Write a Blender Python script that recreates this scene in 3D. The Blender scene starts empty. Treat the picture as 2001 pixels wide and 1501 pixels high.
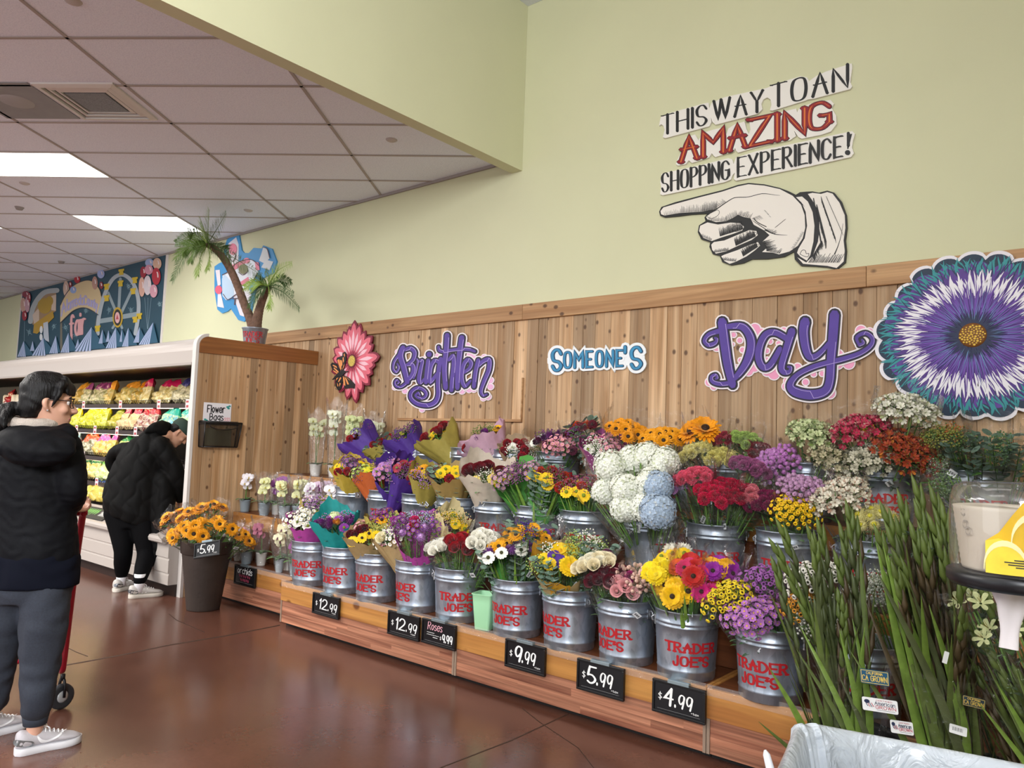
import bpy, math, random
import numpy as np
from mathutils import Vector, Matrix, geometry
S = bpy.context.scene
COL = S.collection
PI = math.pi

# ------------------------------------------------------------------ camera
F, CX, CY, HC = 1483.0, 1000.5, 750.5, 1.45          # focal length and centre in pixels, eye height
def _dir(u, v):
    a = np.array([u - CX, v - CY, F]); return a / np.linalg.norm(a)
_X = -_dir(-797, 799); _Y = _dir(2230, 905); _Y = _Y - _X * (_X @ _Y); _Y /= np.linalg.norm(_Y)
RC = np.stack([_X, _Y, np.cross(_X, _Y)], 1)          # world axes seen from the camera
cam = bpy.data.cameras.new('camera'); camo = bpy.data.objects.new('camera', cam); COL.objects.link(camo)
r_, u_, b_ = RC.T @ np.array([1, 0, 0]), RC.T @ np.array([0, -1, 0]), RC.T @ np.array([0, 0, -1])
camo.matrix_world = Matrix(((r_[0], u_[0], b_[0], 0), (r_[1], u_[1], b_[1], 0), (r_[2], u_[2], b_[2], HC), (0, 0, 0, 1)))
cam.sensor_fit = 'HORIZONTAL'; cam.sensor_width = 36.0; cam.lens = F / 2001 * 36; cam.clip_start = 0.05; cam.clip_end = 200
S.camera = camo

# ------------------------------------------------------------------ world, lights, exposure
S.view_settings.view_transform = 'Standard'; S.view_settings.look = 'None'
S.view_settings.exposure = 0.34; S.view_settings.gamma = 1.0; S.view_settings.use_curve_mapping = False
W = bpy.data.worlds.new('world'); S.world = W; W.use_nodes = True
W.node_tree.nodes['Background'].inputs[0].default_value = (0.93, 0.97, 1.0, 1)
W.node_tree.nodes['Background'].inputs[1].default_value = 0.44
S.cycles.transparent_max_bounces = 32; S.cycles.max_bounces = 8
def area(name, loc, rot, sx, sy, power, col=(1, 0.97, 0.92)):
    l = bpy.data.lights.new(name, 'AREA'); l.shape = 'RECTANGLE'; l.size = sx; l.size_y = sy; l.energy = power; l.color = col
    o = bpy.data.objects.new(name, l); COL.objects.link(o); o.location = loc; o.rotation_euler = rot
    return o
area('atrium_lamp', (-1.6, 1.2, 4.95), (0, 0, 0), 2.4, 1.2, 26)
area('atrium_lamp', (-2.4, -1.8, 4.95), (0, 0, 0), 2.4, 1.2, 26)
area('store_area_light', (-8.4, -0.8, 3.7), (0, 0, 0), 2.4, 2.4, 270)
area('store_area_light', (-12.5, -0.4, 3.7), (0, 0, 0), 2.4, 2.4, 170)
area('store_area_light', (-5.8, -1.6, 3.7), (0, 0, 0), 1.8, 1.8, 140)  # extra lamp with no fixture, added so floor bounce brightens the shop ceiling
area('shop_window_daylight', (-6.0, -5.5, 1.9), (math.radians(82), 0, 0), 6.0, 3.2, 80, (0.95, 0.98, 1.0))
area('door_daylight', (3.0, -4.4, 4.0), (math.radians(76), 0, math.radians(60)), 4.5, 2.0, 1020, (0.96, 0.98, 1.0))

# ------------------------------------------------------------------ pixel rays (2001 x 1501 frame) to places in the room
def ray(px, py): return RC.T @ np.array([px - CX, py - CY, F])
def aty(px, py, y):
    r = ray(px, py); return Vector(r * (y / r[1]) + np.array([0, 0, HC]))
def atz(px, py, z):
    r = ray(px, py); return Vector(r * ((z - HC) / r[2]) + np.array([0, 0, HC]))
def atx(px, py, x):
    r = ray(px, py); return Vector(r * (x / r[0]) + np.array([0, 0, HC]))

# ------------------------------------------------------------------ materials
def C(h):
    if not isinstance(h, str): return (*h, 1) if len(h) == 3 else h
    h = h.lstrip('#'); v = [int(h[i:i + 2], 16) / 255 for i in (0, 2, 4)]
    return (*[(a / 12.92 if a <= 0.04045 else ((a + 0.055) / 1.055) ** 2.4) for a in v], 1)
_M = {}
def nt(m): return m.node_tree.nodes, m.node_tree.links
def M(col, rough=0.55, metal=0.0, key=None, noise=0.0, nscale=20.0, bump=0.0, bscale=60.0, spec=0.5, trans=0.0, emit=0.0, sheen=0.0, sss=0.0, coat=0.0):
    k = key or (str(col), rough, metal, noise, nscale, bump, bscale, spec, trans, emit, sheen, sss, coat)
    if k in _M: return _M[k]
    m = bpy.data.materials.new('mat_%d' % len(_M)); m.use_nodes = True; N, L = nt(m); b = N['Principled BSDF']
    c = C(col); b.inputs['Base Color'].default_value = c; b.inputs['Roughness'].default_value = rough; b.inputs['Metallic'].default_value = metal
    b.inputs['Specular IOR Level'].default_value = spec; b.inputs['Transmission Weight'].default_value = trans
    if sheen: b.inputs['Sheen Weight'].default_value = sheen
    if coat: b.inputs['Coat Weight'].default_value = coat
    if sss: b.inputs['Subsurface Weight'].default_value = sss; b.inputs['Subsurface Radius'].default_value = (0.01, 0.004, 0.002)
    if emit: b.inputs['Emission Color'].default_value = c; b.inputs['Emission Strength'].default_value = emit
    if noise or bump:
        tc = N.new('ShaderNodeTexCoord')
    if noise:
        n = N.new('ShaderNodeTexNoise'); n.inputs['Scale'].default_value = nscale; n.inputs['Detail'].default_value = 5
        L.new(tc.outputs['Object'], n.inputs['Vector'])
        h = N.new('ShaderNodeHueSaturation'); h.inputs['Color'].default_value = c
        mr = N.new('ShaderNodeMapRange'); mr.inputs[1].default_value = 0.3; mr.inputs[2].default_value = 0.7
        mr.inputs[3].default_value = 1 - noise; mr.inputs[4].default_value = 1 + noise
        L.new(n.outputs['Fac'], mr.inputs[0]); L.new(mr.outputs[0], h.inputs['Value']); L.new(h.outputs[0], b.inputs['Base Color'])
    if bump:
        n2 = N.new('ShaderNodeTexNoise'); n2.inputs['Scale'].default_value = bscale; n2.inputs['Detail'].default_value = 4
        L.new(tc.outputs['Object'], n2.inputs['Vector'])
        bp = N.new('ShaderNodeBump'); bp.inputs['Strength'].default_value = bump; bp.inputs['Distance'].default_value = 0.01
        L.new(n2.outputs['Fac'], bp.inputs['Height']); L.new(bp.outputs[0], b.inputs['Normal'])
    _M[k] = m; return m
def film(col='#ffffff', alpha=0.1, rough=0.12, key='film', gloss=1.0, crinkle=0.9):
    """thin clear plastic: mostly see-through, with crinkled highlights"""
    k = (key, str(col), alpha, rough)
    if k in _M: return _M[k]
    m = bpy.data.materials.new('film_%d' % len(_M)); m.use_nodes = True; N, L = nt(m)
    for n in list(N):
        if n.type == 'BSDF_PRINCIPLED': N.remove(n)
    out = [n for n in N if n.type == 'OUTPUT_MATERIAL'][0]
    t = N.new('ShaderNodeBsdfTransparent'); d = N.new('ShaderNodeBsdfDiffuse'); d.inputs[0].default_value = C(col)
    g = N.new('ShaderNodeBsdfGlossy'); g.inputs['Roughness'].default_value = rough
    m1 = N.new('ShaderNodeMixShader'); m1.inputs[0].default_value = alpha; L.new(t.outputs[0], m1.inputs[1]); L.new(d.outputs[0], m1.inputs[2])
    fr = N.new('ShaderNodeLayerWeight'); fr.inputs['Blend'].default_value = 0.16
    mu = N.new('ShaderNodeMath'); mu.operation = 'MULTIPLY_ADD'; mu.inputs[1].default_value = 0.35 * gloss; mu.inputs[2].default_value = 0.035 * gloss
    L.new(fr.outputs['Fresnel'], mu.inputs[0])
    m2 = N.new('ShaderNodeMixShader'); L.new(mu.outputs[0], m2.inputs[0]); L.new(m1.outputs[0], m2.inputs[1]); L.new(g.outputs[0], m2.inputs[2])
    tc = N.new('ShaderNodeTexCoord'); n = N.new('ShaderNodeTexNoise'); n.inputs['Scale'].default_value = 22; n.inputs['Detail'].default_value = 3
    L.new(tc.outputs['Object'], n.inputs['Vector']); bp = N.new('ShaderNodeBump'); bp.inputs['Strength'].default_value = crinkle; bp.inputs['Distance'].default_value = 0.03
    L.new(n.outputs['Fac'], bp.inputs['Height']); L.new(bp.outputs[0], g.inputs['Normal']); L.new(m2.outputs[0], out.inputs[0])
    _M[k] = m; return m
def wood(key, light, dark, axis='Z', grain=14.0, stretch=0.06, knots=0.0, rough=0.55, tone=0.35, kcol='#4a2a14', fine=0.14):
    """sawn timber: grain along one axis, knots, and a per-board tone from the mesh attribute"""
    if key in _M: return _M[key]
    m = bpy.data.materials.new(key); m.use_nodes = True; N, L = nt(m); b = N['Principled BSDF']; b.inputs['Roughness'].default_value = rough
    tc = N.new('ShaderNodeTexCoord'); at = N.new('ShaderNodeAttribute'); at.attribute_name = 'tone'
    mp = N.new('ShaderNodeMapping'); s = [grain, grain, grain]; s['XYZ'.index(axis)] = grain * stretch; mp.inputs['Scale'].default_value = s
    ad = N.new('ShaderNodeVectorMath'); ad.operation = 'MULTIPLY_ADD'; ad.inputs[1].default_value = (7.3, 5.1, 3.7)
    L.new(at.outputs['Fac'], ad.inputs[0]); L.new(tc.outputs['Object'], ad.inputs[2]); L.new(ad.outputs[0], mp.inputs['Vector'])
    n = N.new('ShaderNodeTexNoise'); n.inputs['Scale'].default_value = 1.0; n.inputs['Detail'].default_value = 8; n.inputs['Distortion'].default_value = 1.2
    L.new(mp.outputs[0], n.inputs['Vector'])
    r = N.new('ShaderNodeValToRGB'); r.color_ramp.elements[0].position = 0.32; r.color_ramp.elements[0].color = C(dark)
    r.color_ramp.elements[1].position = 0.66; r.color_ramp.elements[1].color = C(light); L.new(n.outputs['Fac'], r.inputs[0])
    h = N.new('ShaderNodeHueSaturation'); mr = N.new('ShaderNodeMapRange'); mr.inputs[3].default_value = 1 - tone; mr.inputs[4].default_value = 1 + tone
    mp2 = N.new('ShaderNodeMapping'); s2 = [grain * 6] * 3; s2['XYZ'.index(axis)] = grain * stretch * 2.5; mp2.inputs['Scale'].default_value = s2; L.new(ad.outputs[0], mp2.inputs['Vector'])
    nf = N.new('ShaderNodeTexNoise'); nf.inputs['Scale'].default_value = 1.0; nf.inputs['Detail'].default_value = 4; nf.inputs['Distortion'].default_value = 0.6; L.new(mp2.outputs[0], nf.inputs['Vector'])
    mf = N.new('ShaderNodeMapRange'); mf.inputs[1].default_value = 0.3; mf.inputs[2].default_value = 0.7; mf.inputs[3].default_value = 1 - fine; mf.inputs[4].default_value = 1 + fine; L.new(nf.outputs['Fac'], mf.inputs[0])
    mm2 = N.new('ShaderNodeMath'); mm2.operation = 'MULTIPLY'; L.new(mr.outputs[0], mm2.inputs[0]); L.new(mf.outputs[0], mm2.inputs[1])
    L.new(at.outputs['Fac'], mr.inputs[0]); L.new(mm2.outputs[0], h.inputs['Value']); L.new(r.outputs[0], h.inputs['Color']); last = h.outputs[0]
    if knots:
        mk = N.new('ShaderNodeMapping'); sk = [9.0, 9.0, 9.0]; sk['XYZ'.index(axis)] = 6.6; mk.inputs['Scale'].default_value = sk
        L.new(ad.outputs[0], mk.inputs['Vector']); v = N.new('ShaderNodeTexVoronoi'); v.inputs['Scale'].default_value = knots
        L.new(mk.outputs[0], v.inputs['Vector']); kr = N.new('ShaderNodeValToRGB')
        kr.color_ramp.elements[0].position = 0.10; kr.color_ramp.elements[0].color = (1, 1, 1, 1); kr.color_ramp.elements[1].position = 0.19; kr.color_ramp.elements[1].color = (0, 0, 0, 1)
        L.new(v.outputs['Distance'], kr.inputs[0]); mx = N.new('ShaderNodeMix'); mx.data_type = 'RGBA'; mx.inputs['B'].default_value = C(kcol)
        mm = N.new('ShaderNodeMath'); mm.operation = 'MULTIPLY'; mm.inputs[1].default_value = 0.85; L.new(kr.outputs[0], mm.inputs[0])
        L.new(mm.outputs[0], mx.inputs['Factor']); L.new(last, mx.inputs['A']); last = mx.outputs['Result']
    L.new(last, b.inputs['Base Color'])
    bp = N.new('ShaderNodeBump'); bp.inputs['Strength'].default_value = 0.12; bp.inputs['Distance'].default_value = 0.004
    L.new(n.outputs['Fac'], bp.inputs['Height']); L.new(bp.outputs[0], b.inputs['Normal'])
    _M[key] = m; return m

# ------------------------------------------------------------------ mesh builder
class MB:
    def __init__(s): s.v = []; s.f = []; s.m = []; s.t = []; s.tone = 0.5; s.smooth = []
    def add(s, vs, fs, mi=0, sm=True):
        o = len(s.v); s.v.extend([tuple(p) for p in vs])
        for f in fs:
            s.f.append([i + o for i in f]); s.m.append(mi); s.t.append(s.tone); s.smooth.append(sm)
        return s
    def box(s, x0, x1, y0, y1, z0, z1, mi=0, X=None):
        vs = [Vector((x, y, z)) for z in (z0, z1) for y in (y0, y1) for x in (x0, x1)]
        if X is not None: vs = [X @ p for p in vs]
        return s.add(vs, [(0, 2, 3, 1), (4, 5, 7, 6), (0, 1, 5, 4), (2, 6, 7, 3), (0, 4, 6, 2), (1, 3, 7, 5)], mi, False)
    def tube(s, pts, r, n=8, mi=0, cap=True, flat=1.0, up=None, closed=False):
        pts = [Vector(p) for p in pts]; k = len(pts); rr = r if isinstance(r, (list, tuple)) else [r] * k
        vs = []; prev = None
        for i, p in enumerate(pts):
            a = pts[(i - 1) % k] if closed else pts[max(i - 1, 0)]; b = pts[(i + 1) % k] if closed else pts[min(i + 1, k - 1)]
            t = (b - a); t = t.normalized() if t.length > 1e-9 else Vector((0, 0, 1))
            if prev is None:
                q = Vector(up) if up is not None else (Vector((0, 0, 1)) if abs(t.z) < 0.9 else Vector((1, 0, 0)))
                prev = (q - t * q.dot(t)).normalized()
            else:
                q = prev - t * prev.dot(t); prev = q.normalized() if q.length > 1e-6 else prev
            w = t.cross(prev)
            for j in range(n):
                an = 2 * PI * j / n; vs.append(p + (prev * math.cos(an) * flat + w * math.sin(an)) * rr[i])
        fs = []
        for i in range(k if closed else k - 1):
            for j in range(n):
                a, b = i * n, ((i + 1) % k) * n; fs.append((a + j, a + (j + 1) % n, b + (j + 1) % n, b + j))
        if cap and not closed: fs += [tuple(range(n))[::-1], tuple(range((k - 1) * n, k * n))]
        return s.add(vs, fs, mi)
    def lathe(s, prof, n=32, c=(0, 0, 0), mi=0, X=None, a0=0.0, a1=2 * PI, sm=True):
        full = abs(a1 - a0 - 2 * PI) < 1e-6; m = n if full else n + 1; vs = []; c = Vector(c)
        for (r, z) in prof:
            for j in range(m):
                a = a0 + (a1 - a0) * j / n; p = Vector((r * math.cos(a), r * math.sin(a), z)); vs.append((X @ p if X is not None else p) + c)
        fs = [(i * m + j, i * m + (j + 1) % m, (i + 1) * m + (j + 1) % m, (i + 1) * m + j) for i in range(len(prof) - 1) for j in range(n)]
        return s.add(vs, fs, mi, sm)
    def ball(s, c, r, n=8, mi=0, sz=1.0):
        k = max(4, n // 2); pr = [(max(r * math.sin(PI * i / k), 1e-5), -r * sz * math.cos(PI * i / k)) for i in range(k + 1)]
        return s.lathe(pr, n, c, mi)
    def grid(s, fn, nu, nv, mi=0, sm=True, closeu=False):
        vs = [fn(i / nu, j / nv) for i in range(nu + (0 if closeu else 1)) for j in range(nv + 1)]; mu = nu if closeu else nu + 1
        fs = [(i * (nv + 1) + j, ((i + 1) % mu) * (nv + 1) + j, ((i + 1) % mu) * (nv + 1) + j + 1, i * (nv + 1) + j + 1) for i in range(nu) for j in range(nv)]
        return s.add(vs, fs, mi, sm)
    def poly(s, pts, P, h0, h1, mi=0):
        """extruded flat polygon; P(u, v, h) gives the place"""
        fr = [P(u, v, h1) for u, v in pts]; bk = [P(u, v, h0) for u, v in pts]; n = len(pts)
        tri = geometry.tessellate_polygon([[Vector((u, v, 0)) for u, v in pts]])
        s.add(fr, [tuple(t) for t in tri], mi, False)
        if h0 != h1: s.add(fr + bk, [(i, (i + 1) % n, n + (i + 1) % n, n + i) for i in range(n)], mi, False)
        return s
    def ribbon(s, pts, w, P, h0, h1, mi=0, closed=False, cap=5):
        """a pen stroke of width w (number or one per point) along pts, drawn on the surface P"""
        k = len(pts); ww = w if isinstance(w, (list, tuple)) else [w] * k; Lp = []; Rp = []
        for i, (x, y) in enumerate(pts):
            a = pts[(i - 1) % k] if closed or i else pts[0]; b = pts[(i + 1) % k] if closed or i < k - 1 else pts[-1]
            d1 = np.array([x - a[0], y - a[1]], float); d2 = np.array([b[0] - x, b[1] - y], float)
            n1, n2 = np.linalg.norm(d1), np.linalg.norm(d2)
            if n1 < 1e-9: d1, n1 = d2, n2
            if n2 < 1e-9: d2, n2 = d1, n1
            if n1 < 1e-9: d1 = d2 = np.array([1.0, 0]); n1 = n2 = 1
            d1, d2 = d1 / n1, d2 / n2; t = d1 + d2; tn = np.linalg.norm(t); t = t / tn if tn > 1e-6 else d1
            nr = np.array([-t[1], t[0]]); c = max(0.55, abs(t @ d1)); o = nr * ww[i] / 2 / c; Lp.append((x + o[0], y + o[1])); Rp.append((x - o[0], y - o[1]))
            if i == 0: t0 = d2
            if i == k - 1: t1 = d1
        ring = None
        if closed:
            q = Lp + Rp; n = k
            fs = [(i, (i + 1) % n, n + (i + 1) % n, n + i) for i in range(n)]
            s.add([P(u, v, h1 + (i % k) * 4e-6) for i, (u, v) in enumerate(q)], fs, mi, False)
            if h0 != h1:
                for lp in (Lp, Rp): s.add([P(u, v, h1) for u, v in lp] + [P(u, v, h0) for u, v in lp], fs, mi, False)
            return s
        n = k; s.add([P(u, v, h1 + (i % k) * 4e-6) for i, (u, v) in enumerate(Lp + Rp)], [(i, i + 1, n + i + 1, n + i) for i in range(n - 1)], mi, False)
        def arc(c, t, r, sg):
            a0 = math.atan2(t[1], t[0]) + sg * PI / 2; return [(c[0] + r * math.cos(a0 - sg * PI * j / cap), c[1] + r * math.sin(a0 - sg * PI * j / cap)) for j in range(cap + 1)]
        c1 = arc(pts[-1], t1, ww[-1] / 2, 1) if cap else []; c0 = arc(pts[0], -t0, ww[0] / 2, 1) if cap else []
        for c in (c0, c1):
            if c: s.add([P(u, v, h1) for u, v in c], [tuple(range(len(c)))], mi, False)
        if h0 != h1:
            ring = Lp + c1 + Rp[::-1] + c0; n = len(ring)
            s.add([P(u, v, h1) for u, v in ring] + [P(u, v, h0) for u, v in ring], [(i, (i + 1) % n, n + (i + 1) % n, n + i) for i in range(n)], mi, False)
        return s
    def mesh(s, name, mats, off=None):
        me = bpy.data.meshes.new(name); v = s.v
        if off is not None: v = [(p[0] - off[0], p[1] - off[1], p[2] - off[2]) for p in v]
        me.from_pydata(v, [], s.f)
        for m in (mats if isinstance(mats, (list, tuple)) else [mats]): me.materials.append(m)
        me.polygons.foreach_set('material_index', s.m); me.polygons.foreach_set('use_smooth', s.smooth)
        if len(set(s.t)) > 1 or s.tone != 0.5:
            a = me.attributes.new('tone', 'FLOAT', 'FACE'); a.data.foreach_set('value', s.t)
        me.update(); return me
    def build(s, name, mats, parent=None, off=None, bevel=0.0, label=None):
        """one mesh object; a child takes world-placed vertices relative to its parent's place when off is given"""
        o = bpy.data.objects.new(name, s.mesh(name, mats, off)); COL.objects.link(o)
        if parent is not None: o.parent = parent
        elif off is not None: o.location = off
        if bevel:
            b = o.modifiers.new('bevel', 'BEVEL'); b.width = bevel; b.segments = 2; b.limit_method = 'ANGLE'
        if label: o['label'] = label
        return o
def tag(o, label, cat, group=None, kind=None):
    if label: o['label'] = label
    if cat: o['category'] = cat
    if group: o['group'] = group
    if kind: o['kind'] = kind
    return o
def struct(o): o['kind'] = 'structure'; return o
def thing(name, label, cat, loc=(0, 0, 0), rz=0.0, group=None, mat=None):
    o = bpy.data.objects.new(name, None); COL.objects.link(o); o.empty_display_size = 0.05
    if mat is not None: o.matrix_world = mat
    else: o.location = loc; o.rotation_euler = (0, 0, rz)
    return tag(o, label, cat, group)
def inst(me, name, parent, mat=None):
    o = bpy.data.objects.new(name, me); COL.objects.link(o); o.parent = parent
    if mat is not None: o.matrix_local = mat
    return o
KIDS = {}
def copy_tree(o, parent=None):
    c = o.copy(); COL.objects.link(c)
    if parent is not None: c.parent = parent
    for ch in list(o.children): copy_tree(ch, c)
    return c
def cat_rom(pts, n=6, closed=False):
    """smooth curve through points (any dimension)"""
    P = [np.array(p, float) for p in pts]; k = len(P); out = []
    for i in range(k if closed else k - 1):
        g = (lambda j: P[j % k]) if closed else (lambda j: P[min(max(j, 0), k - 1)])
        p0, p1, p2, p3 = g(i - 1), g(i), g(i + 1), g(i + 2)
        for t in np.linspace(0, 1, n, endpoint=False):
            out.append(0.5 * (2 * p1 + (p2 - p0) * t + (2 * p0 - 5 * p1 + 4 * p2 - p3) * t * t + (3 * p1 - p0 - 3 * p2 + p3) * t ** 3))
    if not closed: out.append(P[-1])
    return [tuple(p) for p in out]

# ------------------------------------------------------------------ pen-stroke alphabet (x, y hex digits; base line y = 4, capitals to y = e)
GL = {'A': '04 4e 84;19 79', 'B': '04 0e;~0e 4e 6c 5a 29 09;~29 69 77 55 34 04', 'C': '~8c 5e 1d 09 15 54 86', 'D': '04 0e;~0e 4e 8b 87 44 04', 'E': '7e 0e 04 74;09 59',
      'F': '04 0e 7e;09 59', 'G': '~8c 5e 1d 09 15 54 86;86 89 59', 'H': '04 0e;84 8e;09 89', 'I': '04 0e', 'J': '~5e 57 44 14 07', 'L': '0e 04 74', 'M': '04 0e 59 ae a4',
      'N': '04 0e 84 8e', 'O': 'o4e 1d 09 15 44 75 89 7d', 'P': '04 0e;~0e 5e 7c 6a 39 09', 'R': '04 0e;~0e 5e 7c 6a 39 09;39 84', 'S': '~7c 5e 2e 0c 19 58 76 54 24 06',
      'T': '0e 8e;4e 44', 'W': '0e 34 5e;5e 84 be', 'X': '04 8e;0e 84', 'Y': '0e 49 8e;49 44', 'Z': '0e 8e 04 84', "'": '0e 0b', '!': '0e 08;04 05', '.': '04 05', '+': '09 49;27 2b',
      '1': '1c 3e 34', '2': '~0c 2e 5e 7c 69 04;04 84', '4': '5e 08 78;5e 54', '5': '7e 1e 09;~09 49 77 65 34 05', '9': 'o3e 1c 19 37 6a 6d;~6d 69 54', '$': '~6b 3c 0a 38 66 34 05;3e 32',
      'a': '~6a 3b 08 15 44 67;6b 64', 'b': '0e 04;~09 3b 68 34 05', 'c': '~6a 3b 08 34 65', 'd': '~69 3b 08 34 66;6e 64', 'e': '~08 68 5b 2b 08 15 44 66', 'f': '~6d 4e 2c 24;0a 5a',
      'g': '~6a 3b 08 35 67;~6b 62 30 01', 'h': '0e 04;~09 3b 6a 64', 'i': '0b 04;0d 0e', 'l': '0e 04', 'm': '0b 04;~09 2b 4a 44;~4a 6b 8a 84', 'n': '0b 04;~08 3b 6a 64',
      'o': 'o3b 08 34 68', 'r': '0b 04;~08 2b 5b', 's': '~5a 2b 09 47 55 24 05', 't': '2e 25 54;0b 5b', 'u': '~0b 05 34 66;6b 64', 'w': '0b 24 4a 64 8b', 'y': '0b 35;7b 10', 'x': '04 6b;0b 64', ' ': ''}
def glyph(ch):
    out = []; wmax = 0
    for st in GL[ch].split(';'):
        if not st: continue
        mode = st[0] if st[0] in '~o' and len(st.split()[0]) == 3 else ''
        pts = [(int(q[0], 16), int(q[1], 16) - 4) for q in st[len(mode):].split()]; wmax = max(wmax, max(p[0] for p in pts)); out.append((mode, pts))
    return out, (wmax if out else 4)
def pen(mb, text, P, u0, v0, hgt, width=None, gap=2.6, mi=0, h0=0.0, h1=0.0, thick=0.16, thin=None, serif=0.0, u1=None, v1=None, hgt1=None, sub=3, dv=-1, slant=0.0):
    """writes text on surface P from (u0, v0) on the base line; dv=-1 when v grows downward"""
    gs = [glyph(c) for c in text]; tot = sum(g[1] for g in gs) + gap * (len(gs) - 1)
    if u1 is None: u1 = u0 + (width if width else tot * hgt / 10); v1 = v0 if v1 is None else v1
    tot = max(tot, 0.5); hgt1 = hgt1 or hgt; thin = thin if thin is not None else thick; x = 0.0; eps = 0
    for g, w in gs:
        for mode, pts in g:
            q = cat_rom(pts, 5, mode == 'o') if mode else [p for i in range(len(pts) - 1) for p in [tuple(np.array(pts[i]) + (np.array(pts[i + 1]) - np.array(pts[i])) * t / sub) for t in range(sub)]] + [pts[-1]]
            def pl(p):
                f = (x + p[0] + slant * p[1]) / tot; hh = hgt + (hgt1 - hgt) * f
                return (u0 + (u1 - u0) * f, v0 + (v1 - v0) * f + dv * p[1] / 10 * hh)
            uv = [pl(p) for p in q]; ws = []
            for i in range(len(q)):
                a, b = q[max(i - 1, 0)], q[min(i + 1, len(q) - 1)]; d = math.hypot(b[0] - a[0], b[1] - a[1]) or 1
                ws.append((thin + (thick - thin) * (abs(b[1] - a[1]) / d) ** 1.5) * (hgt + hgt1) / 2)
            e = h1 + eps; eps += max(1e-5, abs(h1) * 0.01)
            mb.ribbon(uv, ws, P, h0, e, mi, closed=(mode == 'o'), cap=4)
            if serif and not mode:
                for a in (pts[0], pts[-1]):
                    c = pl(a); sx = serif * (hgt + hgt1) / 2; e2 = h1 + eps; eps += max(1e-5, abs(h1) * 0.01)
                    mb.ribbon([(c[0] - sx, c[1]), (c[0] + sx, c[1])], thin * hgt * 1.1, P, h0, e2, mi, cap=2)
        x += w + gap
    return mb
# ------------------------------------------------------------------ the setting
rnd = random.Random(11)
YW, CZ, AZ = 4.67, 3.765, 5.05            # wall face, shop ceiling, high ceiling by the entrance
UX, UY = Vector((-0.585, 0.811, 0)), Vector((0.811, 0.585, 0))   # directions of the ceiling grid
g0 = Vector((-5.613, 2.619, 0))
GREEN = M('#d3d3b0', 0.75, noise=0.02, nscale=1.5, bump=0.03, bscale=200)
def floor_mat():
    m = bpy.data.materials.new('stained_concrete'); m.use_nodes = True; N, L = nt(m); b = N['Principled BSDF']
    tc = N.new('ShaderNodeTexCoord'); n = N.new('ShaderNodeTexNoise'); n.inputs['Scale'].default_value = 1.3; n.inputs['Detail'].default_value = 9; n.inputs['Roughness'].default_value = 0.62
    L.new(tc.outputs['Object'], n.inputs['Vector']); r = N.new('ShaderNodeValToRGB'); e = r.color_ramp.elements
    e[0].position = 0.28; e[0].color = C('#54352a'); e[1].position = 0.72; e[1].color = C('#6d473a'); L.new(n.outputs['Fac'], r.inputs[0])
    n2 = N.new('ShaderNodeTexNoise'); n2.inputs['Scale'].default_value = 46; n2.inputs['Detail'].default_value = 6; L.new(tc.outputs['Object'], n2.inputs['Vector'])
    h = N.new('ShaderNodeHueSaturation'); mr = N.new('ShaderNodeMapRange'); mr.inputs[3].default_value = 0.9; mr.inputs[4].default_value = 1.1
    L.new(n2.outputs['Fac'], mr.inputs[0]); L.new(mr.outputs[0], h.inputs['Value']); L.new(r.outputs[0], h.inputs['Color']); L.new(h.outputs[0], b.inputs['Base Color'])
    mr2 = N.new('ShaderNodeMapRange'); mr2.inputs[3].default_value = 0.16; mr2.inputs[4].default_value = 0.28; L.new(n.outputs['Fac'], mr2.inputs[0]); L.new(mr2.outputs[0], b.inputs['Roughness'])
    b.inputs['Specular IOR Level'].default_value = 0.6
    return m
mb = MB(); mb.box(-30, 8, -9, 5, -0.1, 0); fl = struct(mb.build('floor', floor_mat()))
# saw-cut joints and hairline cracks in the floor
mb = MB(); PF = lambda u, v, h: atz(u, v, 0.0) + Vector((0, 0, h))
for pts, w in (([(130, 1300), (240, 1280), (330, 1261), (440, 1243), (547, 1222)], 2.0), ([(1000, 1447), (1090, 1405), (1110, 1396)], 2.2), ([(860, 1501), (1000, 1447)], 2.2),
               ([(1020, 1384), (1055, 1412), (1130, 1462), (1160, 1501)], 1.6), ([(130, 1265), (150, 1275), (172, 1283)], 1.4), ([(330, 1200), (345, 1212), (400, 1236)], 1.2)):
    mb.ribbon(pts, w, PF, 0, 0.0006, cap=0)
struct(mb.build('trim_1', M('#3a2519', 0.6)))
mb = MB(); mb.box(-30, 8, YW, YW + 0.12, 0, AZ + 0.2); struct(mb.build('wall_back', GREEN))
mb = MB(); mb.box(-3.95, -3.84, -9, YW - 0.001, 3.65, AZ + 0.1); struct(mb.build('wall_soffit', GREEN))
mb = MB(); mb.box(1.62, 1.75, -2.5, YW, 0, AZ + 0.1); struct(mb.build('wall_light_block', GREEN))  # unseen wall, added to keep daylight off the right end of the stands
def tile_mat(key, lines=True):
    m = bpy.data.materials.new(key); m.use_nodes = True; N, L = nt(m); b = N['Principled BSDF']; b.inputs['Roughness'].default_value = 0.9
    tc = N.new('ShaderNodeTexCoord'); n = N.new('ShaderNodeTexNoise'); n.inputs['Scale'].default_value = 120; n.inputs['Detail'].default_value = 4; L.new(tc.outputs['Object'], n.inputs['Vector'])
    r = N.new('ShaderNodeValToRGB'); e = r.color_ramp.elements; e[0].position = 0.3; e[0].color = C('#dadff0'); e[1].position = 0.55; e[1].color = C('#eaeefc'); L.new(n.outputs['Fac'], r.inputs[0]); L.new(r.outputs[0], b.inputs['Base Color'])
    return m
TILE = tile_mat('acoustic_tile')
mb = MB(); mb.box(-30, -3.951, -9, YW - 0.002, CZ, CZ + 0.06); struct(mb.build('ceiling', TILE))
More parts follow.
